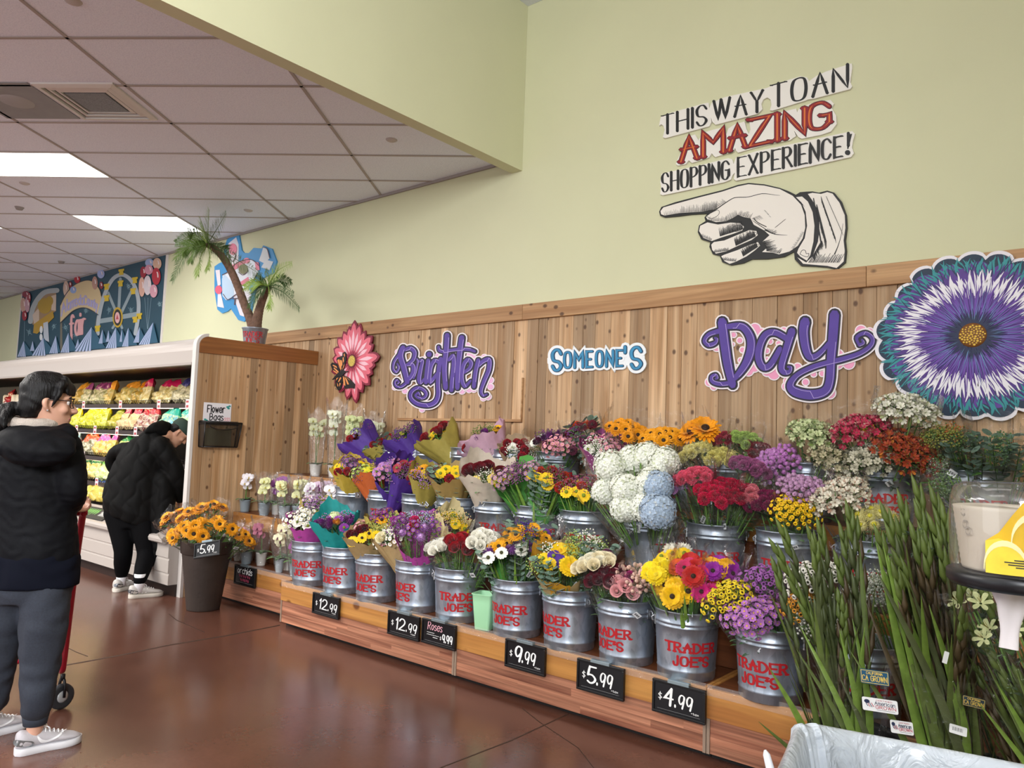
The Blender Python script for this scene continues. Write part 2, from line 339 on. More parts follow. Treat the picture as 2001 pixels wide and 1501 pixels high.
mb = MB(); mb.box(-3.839, 8, -9, YW - 0.002, AZ, AZ + 0.06); struct(mb.build('ceiling_entrance', TILE))
# T-bars of the ceiling grid, clipped to the ceiling's outline
mb = MB(); xa, xb, ya, yb = -17.0, -3.955, -5.0, YW - 0.004
def clip(p, d):
    t0, t1 = -50.0, 50.0
    for o, dd, lo, hi in ((p.x, d.x, xa, xb), (p.y, d.y, ya, yb)):
        a, b = sorted(((lo - o) / dd, (hi - o) / dd)); t0, t1 = max(t0, a), min(t1, b)
    return (t0, t1) if t1 > t0 + 0.02 else None
for d, s, st in ((UX, UY, 1.22), (UY, UX, 0.61)):
    for i in range(-26, 27):
        p = g0 + s * (i * st); c = clip(p, d)
        if c:
            a, b = p + d * c[0], p + d * c[1]; q = s * 0.011
            z0, z1 = Vector((0, 0, CZ - 0.006)), Vector((0, 0, CZ - 0.0005))
            mb.add([a - q + z0, a + q + z0, b + q + z0, b - q + z0, a - q + z1, a + q + z1, b + q + z1, b - q + z1], [(0, 1, 2, 3), (0, 4, 5, 1), (3, 2, 6, 7), (0, 3, 7, 4), (1, 5, 6, 2)], 0, False)
struct(mb.build('trim_2', M('#a89e9a', 0.6)))
mb = MB(); mb.box(-17, -3.955, YW - 0.02, YW - 0.003, CZ - 0.025, CZ - 0.0005); struct(mb.build('trim_3', M('#9c9490', 0.6)))

# cedar planks on the wall and the cap board over them
CED = wood('cedar_planks', '#c0a07c', '#9c764f', 'Z', 12, 0.05, knots=1.25, tone=0.34, fine=.16)
CEDX = wood('cedar_cap', '#bd9468', '#9c7148', 'X', 12, 0.05, knots=1.1, tone=0.1)
mb = MB(); x = -7.7
while x < 1.6:
    w = rnd.choice((0.085, 0.11, 0.135, 0.16)); mb.tone = rnd.random(); mb.box(x + 0.0012, x + w - 0.0012, 4.648 - rnd.choice((0, 0, 0.004)), YW - 0.001, 0.0, 2.425); x += w
struct(mb.build('trim_4', CED, bevel=0.0015))
mb = MB(); x = -7.7
for w in (1.75, 2.2, 2.55, 3.0): mb.tone = rnd.random(); mb.box(x + 0.001, x + w - 0.001, 4.622, YW - 0.001, 2.41, 2.533); x += w
struct(mb.build('trim_5', CEDX, bevel=0.003))
mb = MB(); mb.tone = 0.4; mb.box(-5.165, -3.73, 4.625, 4.647, 1.60, 1.622); mb.box(-3.742, -3.73, 4.63, 4.647, 1.622, 1.95); struct(mb.build('trim_6', CEDX, bevel=0.002))

# ------------------------------------------------------------------ ceiling fixtures
def frame2(c, du, dv, z): return lambda a, b, h=0.0: c + UX * (a * du) + UY * (b * dv) + Vector((0, 0, z + h))
LENS = M('#ffffff', 0.4, emit=5.0, key='light_lens'); LFR = M('#d8d4d0', 0.5)
def light(c, label):
    t = thing('ceiling_light', label, 'light', (c.x, c.y, CZ), group='recessed ceiling lights'); P = frame2(Vector((0, 0, 0)), 0.305, 0.61, 0)
    mb = MB(); mb.add([P(-0.95, -0.975, -0.004), P(0.95, -0.975, -0.004), P(0.95, 0.975, -0.004), P(-0.95, 0.975, -0.004), P(-0.95, -0.975, -0.001), P(0.95, -0.975, -0.001), P(0.95, 0.975, -0.001), P(-0.95, 0.975, -0.001)], [(3, 2, 1, 0), (4, 5, 6, 7), (0, 1, 5, 4), (1, 2, 6, 5), (2, 3, 7, 6), (3, 0, 4, 7)], 0, False); mb.build('diffuser', LENS, t)
    mb = MB()
    for (a0, a1, b0, b1) in ((-1, -0.95, -1, 1), (0.95, 1, -1, 1), (-0.95, 0.95, -1, -0.975), (-0.95, 0.95, 0.975, 1)):
        q = [P(a, b, h) for h in (-0.009, -0.0006) for a, b in ((a0, b0), (a1, b0), (a1, b1), (a0, b1))]; mb.add(q, [(3, 2, 1, 0), (0, 1, 5, 4), (1, 2, 6, 5), (2, 3, 7, 6), (3, 0, 4, 7)], 0, False)
    mb.build('frame', LFR, t); return t
def cell(p): # snaps a point to the middle of a grid cell
    d = p - g0; a = math.floor(d.dot(UX) / 0.61) + 0.5; b = math.floor(d.dot(UY) / 1.22) + 0.5
    return g0 + UX * (a * 0.61) + UY * (b * 1.22)
L1 = cell(atz(60, 322, CZ)); L2 = cell(atz(262, 440, CZ))
for (i, j, lb) in ((0, 0, 'bright recessed ceiling light nearest the camera, cut by the left frame edge'), (1, 0, 'bright recessed ceiling light straight left of the palm crown'), (2, 0, 'farthest small lit ceiling panel above the mural'),
                   (0, 2, None), (1, 1, 'lit ceiling strip at the left frame edge beyond the near light'), (2, 2, None), (0, 3, None)):
    c = L1 + (L2 - L1) * i - UY * (1.22 * 2 * j)
    if c.y > YW - 0.6: continue
    light(Vector((c.x, c.y, 0)), lb or 'recessed ceiling light farther into the shop')
# air vent with stepped square frames
vc = atz(190, 198, CZ); vc = Vector((vc.x, vc.y, 0)); t = thing('ceiling_vent', 'square stepped air vent in the shop ceiling with a grey grille', 'vent', (vc.x, vc.y, CZ))
P = frame2(Vector((0, 0, 0)), 0.29, 0.29, 0)
for nm, r0, r1, h, m in (('frame', 1.0, 0.86, -0.022, LFR), ('louvre', 0.80, 0.70, -0.016, LFR), ('louvre', 0.64, 0.56, -0.012, LFR)):
    mb = MB()
    q = [P(a * r, b * r, hh) for r, hh in ((r0, -0.0008), (r0, h * 0.6), (r1, h), (r1, -0.0008)) for a, b in ((-1, -1), (1, -1), (1, 1), (-1, 1))]
    for k in range(3):
        mb.add(q[k * 4:k * 4 + 8], [(i, (i + 1) % 4, 4 + (i + 1) % 4, 4 + i) for i in range(4)], 0, False)
    mb.build(nm, m, t)
mb = MB(); mb.add([P(a, b, -0.0012) for a, b in ((-0.86, -0.86), (0.86, -0.86), (0.86, 0.86), (-0.86, 0.86))], [(3, 2, 1, 0)], 0, False); mb.build('duct_opening', M('#3a3a3e', 0.6), t)
mb = MB(); mb.add([P(a, b, h) for h in (-0.01, -0.003) for a, b in ((-0.5, -0.5), (0.5, -0.5), (0.5, 0.5), (-0.5, 0.5))], [(3, 2, 1, 0), (0, 1, 5, 4), (1, 2, 6, 5), (2, 3, 7, 6), (3, 0, 4, 7)], 0, False); mb.build('grille', M('#7f8388', 0.6, noise=0.35, nscale=160), t)
# dark blank panel beside the vent
pc = Vector((vc.x, vc.y, 0)) - UY * 0.605; P = frame2(Vector((0, 0, 0)), 0.29, 0.29, 0); t = thing('ceiling_speaker', 'grey ceiling panel with a round speaker beside the air vent', 'speaker', (pc.x, pc.y, CZ))
mb = MB(); mb.add([P(a, b, h) for h in (-0.006, -0.0008) for a, b in ((-1, -1), (1, -1), (1, 1), (-1, 1))], [(3, 2, 1, 0), (0, 1, 5, 4), (1, 2, 6, 5), (2, 3, 7, 6), (3, 0, 4, 7)], 0, False); mb.build('panel', M('#8f9093', 0.5, noise=0.06, nscale=8), t)
mb = MB(); mb.lathe([(0.001, -0.016), (0.10, -0.014), (0.115, -0.006)], 28); mb.build('speaker_cover', M('#a3a1a2', 0.5), t)
for (u, v), lb in zip(((765, 273), (485, 411), (48, 358), (38, 405), (120, 511), (143, 2)),
        ('round sprinkler cover in the ceiling close to the soffit', 'round sprinkler cover in the ceiling right of the palm', 'round sprinkler cover just past the near ceiling light', 'dark round sprinkler head under the ceiling at far left', 'small dark sprinkler head above the mural', 'round sprinkler cover at the top edge above the vent')):
    p = atz(u, v, CZ); mb = MB(); d = 'dark' in lb
    mb.lathe([(0.001, -0.012 if not d else -0.03), (0.03, -0.012 if not d else -0.028), (0.042, -0.006), (0.046, -0.0005)], 24); o = mb.build('sprinkler_cover', M('#8d8684', 0.5) if d else M('#bdb4b1', 0.6)); o.location = (p.x, p.y, CZ)
    tag(o, lb, 'sprinkler')

# ------------------------------------------------------------------ stepped wooden flower stand
PINE = wood('golden_pine', '#bd8645', '#9a6330', 'X', 9, 0.06, knots=0.65, tone=0.12, rough=0.38, kcol='#5a2c10')
LAM = wood('red_laminate', '#bb8164', '#74412f', 'X', 16, 0.04, tone=0.2, fine=.3, rough=0.42)
DRK = wood('dark_shelf', '#7a4628', '#58301a', 'X', 9, 0.08, tone=0.1, rough=0.4)
Z1, Z2, Z3 = 0.328, 0.715, 1.06; Y1, Y2, Y3 = 3.42, 3.81, 4.22
def bench(x0, x1, yf, label, lip=True):
    t = thing('flower_stand', label, 'display stand', ((x0 + x1) / 2, 4.0, 0), group='stepped wooden flower stands'); off = Vector(((x0 + x1) / 2, 4.0, 0)); e = 0.002
    for nm, y0, y1, za, zb in (('lower_step', yf, Y2 if yf < Y2 else yf + 0.3, 0.0, Z1), ('middle_step', Y2, Y3, 0.0, Z2), ('upper_step', Y3, 4.64, 0.0, Z3)):
        mb = MB(); mb.tone = 0.5; mb.box(x0 + e, x1 - e, y0 + 0.02, y1 - 0.001, zb - 0.02, zb); mb.build(nm, DRK, t, off, bevel=0.002)
        mb = MB(); mb.tone = rnd.random()
        if nm == 'lower_step': mb.box(x0 + e, x1 - e, y0, y0 + 0.019, zb - 0.135, zb + 0.002)
        else: mb.box(x0 + e, x1 - e, y0, y0 + 0.019, zb - 0.13, zb + 0.002)
        mb.build('front_board', PINE, t, off, bevel=0.002)
    mb = MB(); z = 0.035
    while z < 0.19:
        h = min(0.0385, 0.1925 - z); x = x0 + e + 0.016
        while x < x1 - 0.02:
            w = min(rnd.uniform(0.35, 0.9), x1 - e - 0.016 - x); mb.tone = rnd.random(); mb.box(x, x + w, yf + 0.006, yf + 0.02, z, z + h - 0.0004); x += w
        z += 0.0385
    mb.build('kick_panel', LAM, t, off)
    for xa_ in (x0 + e, x1 - e - 0.015):
        mb = MB(); mb.box(xa_, xa_ + 0.015, yf + 0.002, yf + 0.02, 0.033, 0.192); mb.build('edge_strip', M('#a08a78', 0.4, 0.3), t, off)
    mb = MB(); mb.box(x0 + e, x1 - e, yf + 0.06, yf + 0.08, 0, 0.035); mb.build('plinth', M('#1a1614', 0.7), t, off)
    mb = MB(); mb.box(x0 + e, x1 - e, Y2 + 0.006, Y2 + 0.018, Z1, Z2 - 0.13); mb.box(x0 + e, x1 - e, Y3 + 0.006, Y3 + 0.018, Z2, Z3 - 0.13); mb.build('riser_board', DRK, t, off)
    for xa_ in (x0 + e, x1 - e - 0.016):
        mb = MB(); mb.tone = .7; mb.box(xa_, xa_ + 0.016, yf + 0.0195, Y2 - 0.001, Z1 - 0.018, Z1 + 0.005); mb.build('edge_board', PINE, t, off)
    if lip:
        mb = MB(); mb.box(x0 + e, x1 - e, yf - 0.004, yf - 0.001, Z1 - 0.03, Z1 + 0.022); mb.build('clear_lip', film('#ffffff', 0.06, 0.05, 'lip', 0.35), t, off)
    return t
bench(-6.42, -5.03, 3.56, 'stepped wooden stand for potted orchids, against the panelled cooler end')
bench(-5.03, -3.213, Y1, 'stepped wooden stand with two framed 12.99 price signs and one roses sign')
bench(-3.213, -1.587, Y1, 'stepped wooden stand carrying the framed 9.99, 5.99 and 4.99 signs')
bench(-1.587, 0.6, Y1, 'stepped wooden stand at the right, behind the gladiolus and lined bin')
# ------------------------------------------------------------------ galvanized buckets
GALV = bpy.data.materials.new('galvanized'); GALV.use_nodes = True
def _galv():
    N, L = nt(GALV); b = N['Principled BSDF']; b.inputs['Metallic'].default_value = 0.85; tc = N.new('ShaderNodeTexCoord')
    mp = N.new('ShaderNodeMapping'); mp.inputs['Scale'].default_value = (1, 1, 0.5); L.new(tc.outputs['Object'], mp.inputs['Vector'])
    v = N.new('ShaderNodeTexVoronoi'); v.inputs['Scale'].default_value = 38; L.new(mp.outputs[0], v.inputs['Vector'])
    n = N.new('ShaderNodeTexNoise'); n.inputs['Scale'].default_value = 9; n.inputs['Detail'].default_value = 6; L.new(mp.outputs[0], n.inputs['Vector'])
    mx = N.new('ShaderNodeMix'); mx.data_type = 'FLOAT'; mx.inputs[0].default_value = 0.3; L.new(n.outputs['Fac'], mx.inputs[2]); L.new(v.outputs['Color'], mx.inputs[3])
    r = N.new('ShaderNodeValToRGB'); e = r.color_ramp.elements; e[0].position = 0.25; e[0].color = C('#8b95a3'); e[1].position = 0.75; e[1].color = C('#c2cad6'); L.new(mx.outputs[0], r.inputs[0]); L.new(r.outputs[0], b.inputs['Base Color'])
    mr = N.new('ShaderNodeMapRange'); mr.inputs[3].default_value = 0.3; mr.inputs[4].default_value = 0.5; L.new(n.outputs['Fac'], mr.inputs[0]); L.new(mr.outputs[0], b.inputs['Roughness'])
_galv()
REDP = M('#b3161f', 0.5); STEEL = M('#b9bcc0', 0.3, 0.9); DARKW = M('#14181a', 0.15)
BH, RB, RT = 0.325, 0.138, 0.159
def brad(z): return RB + (RT - RB) * z / BH
def bucket_meshes():
    prof = [(0.001, 0.004), (RB - 0.004, 0.004), (RB, 0.0), (RB + 0.002, 0.003), (brad(0.04), 0.04), (brad(0.043) + 0.003, 0.044), (brad(0.048), 0.049)]
    prof += [(brad(z), z) for z in (0.09, 0.14, 0.19, 0.244)] + [(brad(.248) + .004, .248), (brad(.253) + .005, .253), (brad(.258), .2585), (brad(.264), .264), (brad(.268) + .004, .268), (brad(.273) + .005, .273), (brad(.278), .2785),
             (brad(.316), .316), (RT + .004, .32), (RT + .005, .324), (RT + .001, .327), (RT - .003, .323), (brad(.2) - .004, .2), (brad(.02) - .004, .012), (0.001, 0.012)]
    a = MB(); a.lathe(prof, 40)
    sa = 0.95; q = [(brad(z) + 0.0008, z) for z in (0.05, 0.1, 0.17, 0.244)]
    a.add([(r * math.cos(sa + d), r * math.sin(sa + d), z) for r, z in q for d in (-0.008, 0.0, 0.008)], [(i * 3 + j, i * 3 + j + 1, i * 3 + j + 4, i * 3 + j + 3) for i in range(3) for j in range(2)])
    body = a.mesh('body', GALV)
    def PB(u, v, h): r = brad(v) + 0.0012 + h; return Vector((r * math.sin(u / 0.15), -r * math.cos(u / 0.15), v))
    t = MB(); pen(t, 'TRADER', PB, -0.13, 0.14, 0.042, width=0.26, gap=3.6, thick=0.30, thin=0.19, serif=0.19, dv=1, sub=4)
    pen(t, "JOE'S", PB, -0.09, 0.076, 0.042, width=0.18, gap=3.6, thick=0.30, thin=0.19, serif=0.19, dv=1, sub=4)
    let = t.mesh('lettering', REDP); ear = []
    for s in (-1, 1):
        e = MB(); r = brad(0.268); X = Matrix.Translation((s * (r + 0.003), 0, 0.269))
        e.box(-0.003, 0.003, -0.022, 0.022, -0.028, 0.02, 0, X); e.tube([(s * (r + .006), 0, .253), (s * (r + .016), 0, .259), (s * (r + .018), 0, .271), (s * (r + .01), 0, .280), (s * (r + .004), 0, .279)], 0.0035, 6)
        ear.append(e.mesh('ear', STEEL))
    b = MB(); r = brad(0.268) + 0.013; b.tube([(r * math.cos(a), -0.035 * math.sin(a) - r * math.sin(a) * 0.98, 0.268 - 0.165 * math.sin(a)) for a in np.linspace(0, PI, 25)], 0.002, 6)
    bail = b.mesh('handle', STEEL)
    return body, let, ear, bail
_bk = bucket_meshes()
BUCKETS = {}
def bucket(key, x, y, z, ang, label, group='galvanized flower buckets'):
    t = thing('bucket', label, 'bucket', (x, y, z + 0.0006), math.radians(ang), group); body, let, ear, bail = _bk
    inst(body, 'body', t); inst(let, 'lettering', t)['label'] = 'red painted lettering'
    for e in ear: inst(e, 'ear', t)
    h = inst(bail, 'handle', t); h.matrix_local = Matrix.Rotation(PI, 4, 'Z')
    BUCKETS[key] = Vector((x, y, z)); return t
def facing(x, y): return math.degrees(math.atan2(x, y)) * -1     # turn that points the lettering at the viewer's side of the shop
rowF = [((605, 1147), -25, 'leftmost bucket on the lower step, holding a pink-wrapped bouquet'), ((665, 1163), -42, 'lower-step bucket holding the teal-wrapped bouquet'), ((730, 1180), -38, 'lower-step bucket with brown paper bouquet, third from the left'),
        ((813, 1200), -58, 'lower-step bucket holding a magenta-wrapped bouquet with a netted one'), ((905, 1217), 0, 'bucket of white and red roses left of the mint green bin'), ((1012, 1248), -30, 'bucket with green-wrapped sunflower bouquets right of the mint green bin'),
        ((1112, 1275), -52, 'lower-step bucket with a brown paper bouquet topped by a yellow gerbera'), ((1220, 1305), -42, 'lower-step bucket of roses and pink flowers above the 5.99 sign'), ((1340, 1336), 10, 'lower-step bucket of yellow and red gerberas above the 4.99 sign'),
        ((1505, 1382), -22, 'lower-step bucket of purple and yellow button flowers right of the 4.99 sign')]
for i, ((u, v), da, lb) in enumerate(rowF):
    p = atz(u, v, Z1); d = Vector((p.x, p.y, 0)).normalized(); c = p + d * RB; c.y = 3.555 if i < 9 else 3.53
    c.x = p.x / p.y * c.y if i >= 8 else p.x + d.x * RB
    bucket('f%d' % i, c.x, c.y, Z1, facing(c.x, c.y) + da, lb + '')
bucket('f10', -0.93, 3.55, Z1, facing(-0.93, 3.55), 'bucket half hidden behind the green gladiolus stems')
rowM = [(691, -80, 'leftmost galvanized bucket on the middle step, beside the orchids'), (757, -5, 'middle-step bucket under the purple-wrapped bouquets'), (825, -90, 'middle-step bucket without visible lettering under an olive paper bouquet'),
        (895, -8, 'middle-step bucket under the tan paper bouquet with yellow flowers'), (972, 0, 'middle-step bucket under the clear-wrapped white and dark red bouquet'), (1052, -4, 'middle-step bucket under the grass-green wrapped bouquet'),
        (1143, -2, 'middle-step bucket between green-wrapped bouquets and white hydrangeas'), (1272, 62, 'middle-step bucket under the white and blue hydrangeas'), (1400, 2, 'middle-step bucket under the hot pink carnations'),
        (1540, -5, 'middle-step bucket under the yellow button flowers'), (1702, 0, 'middle-step bucket behind the gladiolus, under pale yellow spider mums')]
for i, (u, da, lb) in enumerate(rowM):
    p = aty(u, 1000, 3.985); bucket('m%d' % i, p.x, 3.985, Z2, facing(p.x, 3.985) + da, lb)
for i, x in enumerate((-5.27, -4.86, -4.45, -4.05, -3.62, -3.2, -2.78, -2.36, -1.92, -1.47, -1.06, -0.62)):
    bucket('t%d' % i, x, 4.41, Z3, facing(x, 4.41) + (0 if i != 9 else 30), ('bucket on the upper step, ' + ['behind the clear orchid sleeves', 'behind the purple paper bouquets at the left', 'under the olive paper bouquets', 'under the pale pink bouquet', 'under the tan paper bouquet with red carnations',
           'under the white and magenta bouquet', 'under the orange sunflower bunch, left', 'under the orange sunflower bunch, right', 'under the yellow and green carnations', 'dark, under the white and pale green alstroemeria', 'dark, under the red and white alstroemeria', 'under the grey-green eucalyptus'][i]))

# ------------------------------------------------------------------ framed price signs
BLK = M('#0b0b0d', 0.35); BLKP = M('#101014', 0.3); WHT = M('#f2f2f0', 0.6); SILV = M('#9fb0b6', 0.25, 0.7)
def price_sign(label, pl, x0, x1, z0, z1, yf, writer, X=None, cat='price sign'):
    """a framed black board; writer(mb_list, P, w, h) draws in local u (right) v (up) metres"""
    w, h = x1 - x0, z1 - z0; t = thing('price_sign', label, cat, group='black framed price signs', mat=X if X is not None else Matrix.Translation(((x0 + x1) / 2, yf, (z0 + z1) / 2)))
    mb = MB(); b = 0.012
    for q in ((-w / 2, w / 2, h / 2 - b, h / 2), (-w / 2, w / 2, -h / 2, -h / 2 + b), (-w / 2, -w / 2 + b, -h / 2 + b, h / 2 - b), (w / 2 - b, w / 2, -h / 2 + b, h / 2 - b)):
        mb.box(q[0], q[1], -0.018, 0, q[2], q[3])
    mb.build('frame', BLK, t, bevel=0.002)
    mb = MB(); mb.box(-w / 2 + b, w / 2 - b, -0.012, -0.001, -h / 2 + b, h / 2 - b); mb.build('board', BLKP, t)
    mb = MB(); mb.box(-w * 0.2, w * 0.2, -0.02, 0.004, h / 2 - 0.004, h / 2 + 0.012); mb.build('clip', SILV, t, bevel=0.001)
    P = lambda u, v, hh: Vector((u, -0.0122 - hh, v))
    mb = MB(); mb.ribbon([(-w * 0.4, -h * 0.36), (w * 0.4, -h * 0.36)], 0.0012, P, 0, 0.0002); mb.build('rule_line', M('#8a8a8a', 0.6), t)
    writer(t, P, w, h); return t
def price(big, small='99', dollar=True, scale=1.0):
    scale *= .9
    def wr(t, P, w, h):
        m = MB(); H = h * 0.5 * scale; u = -w * 0.27
        n = 0.5 if len(big) == 1 else 0.62
        pen(m, '$', P, -w * 0.38, -h * 0.06, h * 0.2, width=w * 0.06, thick=0.11, dv=1, h1=0.0002)
        pen(m, big, P, u, -h * 0.2, H, width=w * 0.16 * len(big), thick=0.17, thin=0.1, dv=1, h1=0.0002, slant=0.1)
        x = u + w * 0.16 * len(big) + w * 0.07
        pen(m, '.', P, x - 0.02 * w, -h * 0.2, H * 0.8, width=w * 0.01, thick=0.16, dv=1, h1=0.0002)
        pen(m, small, P, x + w * 0.03, -h * 0.2, H * 0.78, width=w * 0.25, thick=0.15, thin=0.09, dv=1, h1=0.0002, slant=0.1)
        pen(m, '+tax', P, w * 0.24, -h * 0.3, h * 0.06, width=w * 0.14, thick=0.16, dv=1, h1=0.0002)
        m.build('price_lettering', WHT, t, label='white hand-written price')
    return wr
def sgn(px0, py0, px1, py1, yf, label, wr):
    # corners given where the left-top and right-bottom corners sit on the board's front
    a, b = aty(px0, py0, yf), aty(px1, py1, yf); return price_sign(label, None, a.x, b.x, b.z, a.z, yf - 0.0045, wr)
def roses(t, P, w, h):
    m = MB(); pen(m, 'Roses', P, -w * 0.32, h * 0.1, h * 0.3, width=w * 0.42, thick=0.13, thin=0.07, dv=1, h1=0.0002, slant=0.15); m.build('title_lettering', M('#e3a7b4', 0.6), t, label='pink hand-written word')
    m = MB()
    for k, (a, b) in enumerate(((-0.34, -0.12), (-0.34, 0.02), (-0.16, -0.02))):
        y = -h * (0.02 + 0.085 * k); q = [(w * (a + (b - a) * i / 24), y + h * 0.022 * (((i * 7) % 5) / 4 - 0.5)) for i in range(25)]; m.ribbon(q, h * 0.012, P, 0, 0.0002)
    pen(m, '$', P, w * 0.05, -h * 0.2, h * 0.13, width=w * 0.04, thick=0.12, dv=1, h1=0.0002)
    pen(m, '9.99', P, w * 0.12, -h * 0.27, h * 0.3, width=w * 0.28, thick=0.17, thin=0.1, dv=1, h1=0.0002); m.build('price_lettering', WHT, t)
def orchids(t, P, w, h):
    m = MB(); pen(m, 'orchids', P, -w * 0.36, h * 0.1, h * 0.3, width=w * 0.7, thick=0.1, thin=0.07, dv=1, h1=0.0002, slant=0.1); m.build('title_lettering', WHT, t)
    m = MB()
    for k, (a, b) in enumerate(((-0.26, 0.26), (-0.2, 0.2))):
        for j in range(6):
            u = w * (a + (b - a) * j / 5.5); y = -h * (0.02 + 0.2 * k); m.ribbon(cat_rom([(u - w * .02, y + h * .05), (u, y - h * .04 * (j % 2 * 2 - 1)), (u + w * .03, y - h * .06), (u + w * .035, y + h * .05)], 3), h * 0.03, P, 0, 0.0002)
    m.build('price_lettering', M('#a03a55', 0.6), t, label='dark pink illegible lettering')
sgn(616, 1156, 665, 1211, Y1 - 0.004, 'black framed 12.99 sign below the teal-wrapped bouquet, nearest the orchids', price('12'))
sgn(763, 1191, 822, 1254, Y1 - 0.004, 'black framed 12.99 sign right beside the Roses sign', price('12'))
sgn(829, 1206, 893, 1272, Y1 - 0.004, 'black framed sign with pink Roses lettering and 9.99', roses)
sgn(992, 1246, 1068, 1322, Y1 - 0.004, 'black framed sign reading 9.99 on the lower step', price('9', scale=1.15))
sgn(1132, 1284, 1222, 1370, Y1 - 0.004, 'black framed sign reading 5.99 on the wooden lower step', price('5', scale=1.15))
sgn(1279, 1323, 1381, 1416, Y1 - 0.004, 'black framed sign reading 4.99, rightmost price sign', price('4', scale=1.1))
sgn(463, 1102, 501, 1150, 3.56 - 0.003, 'black framed orchids sign on the left stand', orchids)
# ------------------------------------------------------------------ cut-out wall signs (traced in crop units, placed on the wall)
def onwall(ox, oy, s, y): return lambda u, v, h: aty(ox + u * s, oy + v * s, y) + Vector((0, -h, 0))
PURP = M('#503695', 0.5, noise=0.1, nscale=9); INK = M('#17122a', 0.5); SGW = M('#eee6ea', 0.55); PINK = M('#eb9cc0', 0.55); PINK2 = M('#e6b0d4', 0.55); LILAC = M('#b6a2de', 0.5)
def lets(strokes): # [(width or (w0, w1..), [(x, y)...])]
    out = []
    for w, pts in strokes:
        n = 5; q = cat_rom(pts, n)
        if isinstance(w, (list, tuple)): wl = list(np.interp(np.linspace(0, len(w) - 1, len(q)), range(len(w)), w))
        else: wl = [w] * len(q)
        out.append((wl, q))
    return out
def script_sign(name, label, P, strokes, blobs, pinkm, dw, dots=()):
    o = P(*strokes[0][1][0], 0); t = thing(name, label, 'wall sign', (o.x, o.y, o.z), group='word signs on the cedar wall'); L = [([w_ * .88 for w_ in wl], q) for wl, q in lets(strokes)]; dp = {'letters': (0.0, 0.020, PURP), 'ink': (dw[0], 0.018, INK), 'outline': (dw[1], 0.016, SGW)}
    mb = MB(); e = 0
    for x, y, r in blobs: mb.poly([(x + r * math.cos(a), y + r * math.sin(a)) for a in np.linspace(0, 2 * PI, 22)[:-1]], P, 0.002, 0.0125 + e); e += 1e-5
    for wl, q in L: mb.ribbon(q, [w + dw[2] for w in wl], P, 0.002, 0.0125 + e); e += 1e-5
    mb.build('backing', pinkm, t, o, label='pink scalloped backing')
    for i, (x, y, r) in enumerate(blobs): mb = MB(); mb.poly([(x + (r + dw[3]) * math.cos(a), y + (r + dw[3]) * math.sin(a)) for a in np.linspace(0, 2 * PI, 22)[:-1]], P, 0.0, 0.010 + i * 1e-5); mb.build('rim', SGW, t, o)
    for nm, (d, h, m) in dp.items():
        mb = MB(); e = 0
        for wl, q in L: mb.ribbon(q, [w + d for w in wl], P, h - 0.003, h + e, cap=6 if d else 3); e += 2e-5
        for x, y, r in dots: mb.poly([(x + (r + d / 2) * math.cos(a), y + (r + d / 2) * math.sin(a)) for a in np.linspace(0, 2 * PI, 20)[:-1]], P, h - 0.003, h + e)
        mb.build(nm, m, t, o)
    mb = MB()
    for wl, q in L:
        qq = []
        for i in range(len(q)):
            a, b = q[max(i - 1, 0)], q[min(i + 1, len(q) - 1)]; d = math.hypot(b[0] - a[0], b[1] - a[1]) or 1; nx, ny = -(b[1] - a[1]) / d, (b[0] - a[0]) / d
            sg = 1 if nx > 0 else -1; qq.append((q[i][0] + nx * sg * wl[i] * 0.36, q[i][1] + ny * sg * wl[i] * 0.36))
        k = len(qq); seg = [i for i in range(k)][int(k * 0.08):int(k * 0.9)]
        mb.ribbon([qq[i] for i in seg], dw[4], P, 0.0195, 0.0212, cap=2)
    mb.build('highlight', LILAC, t, o)
    return t
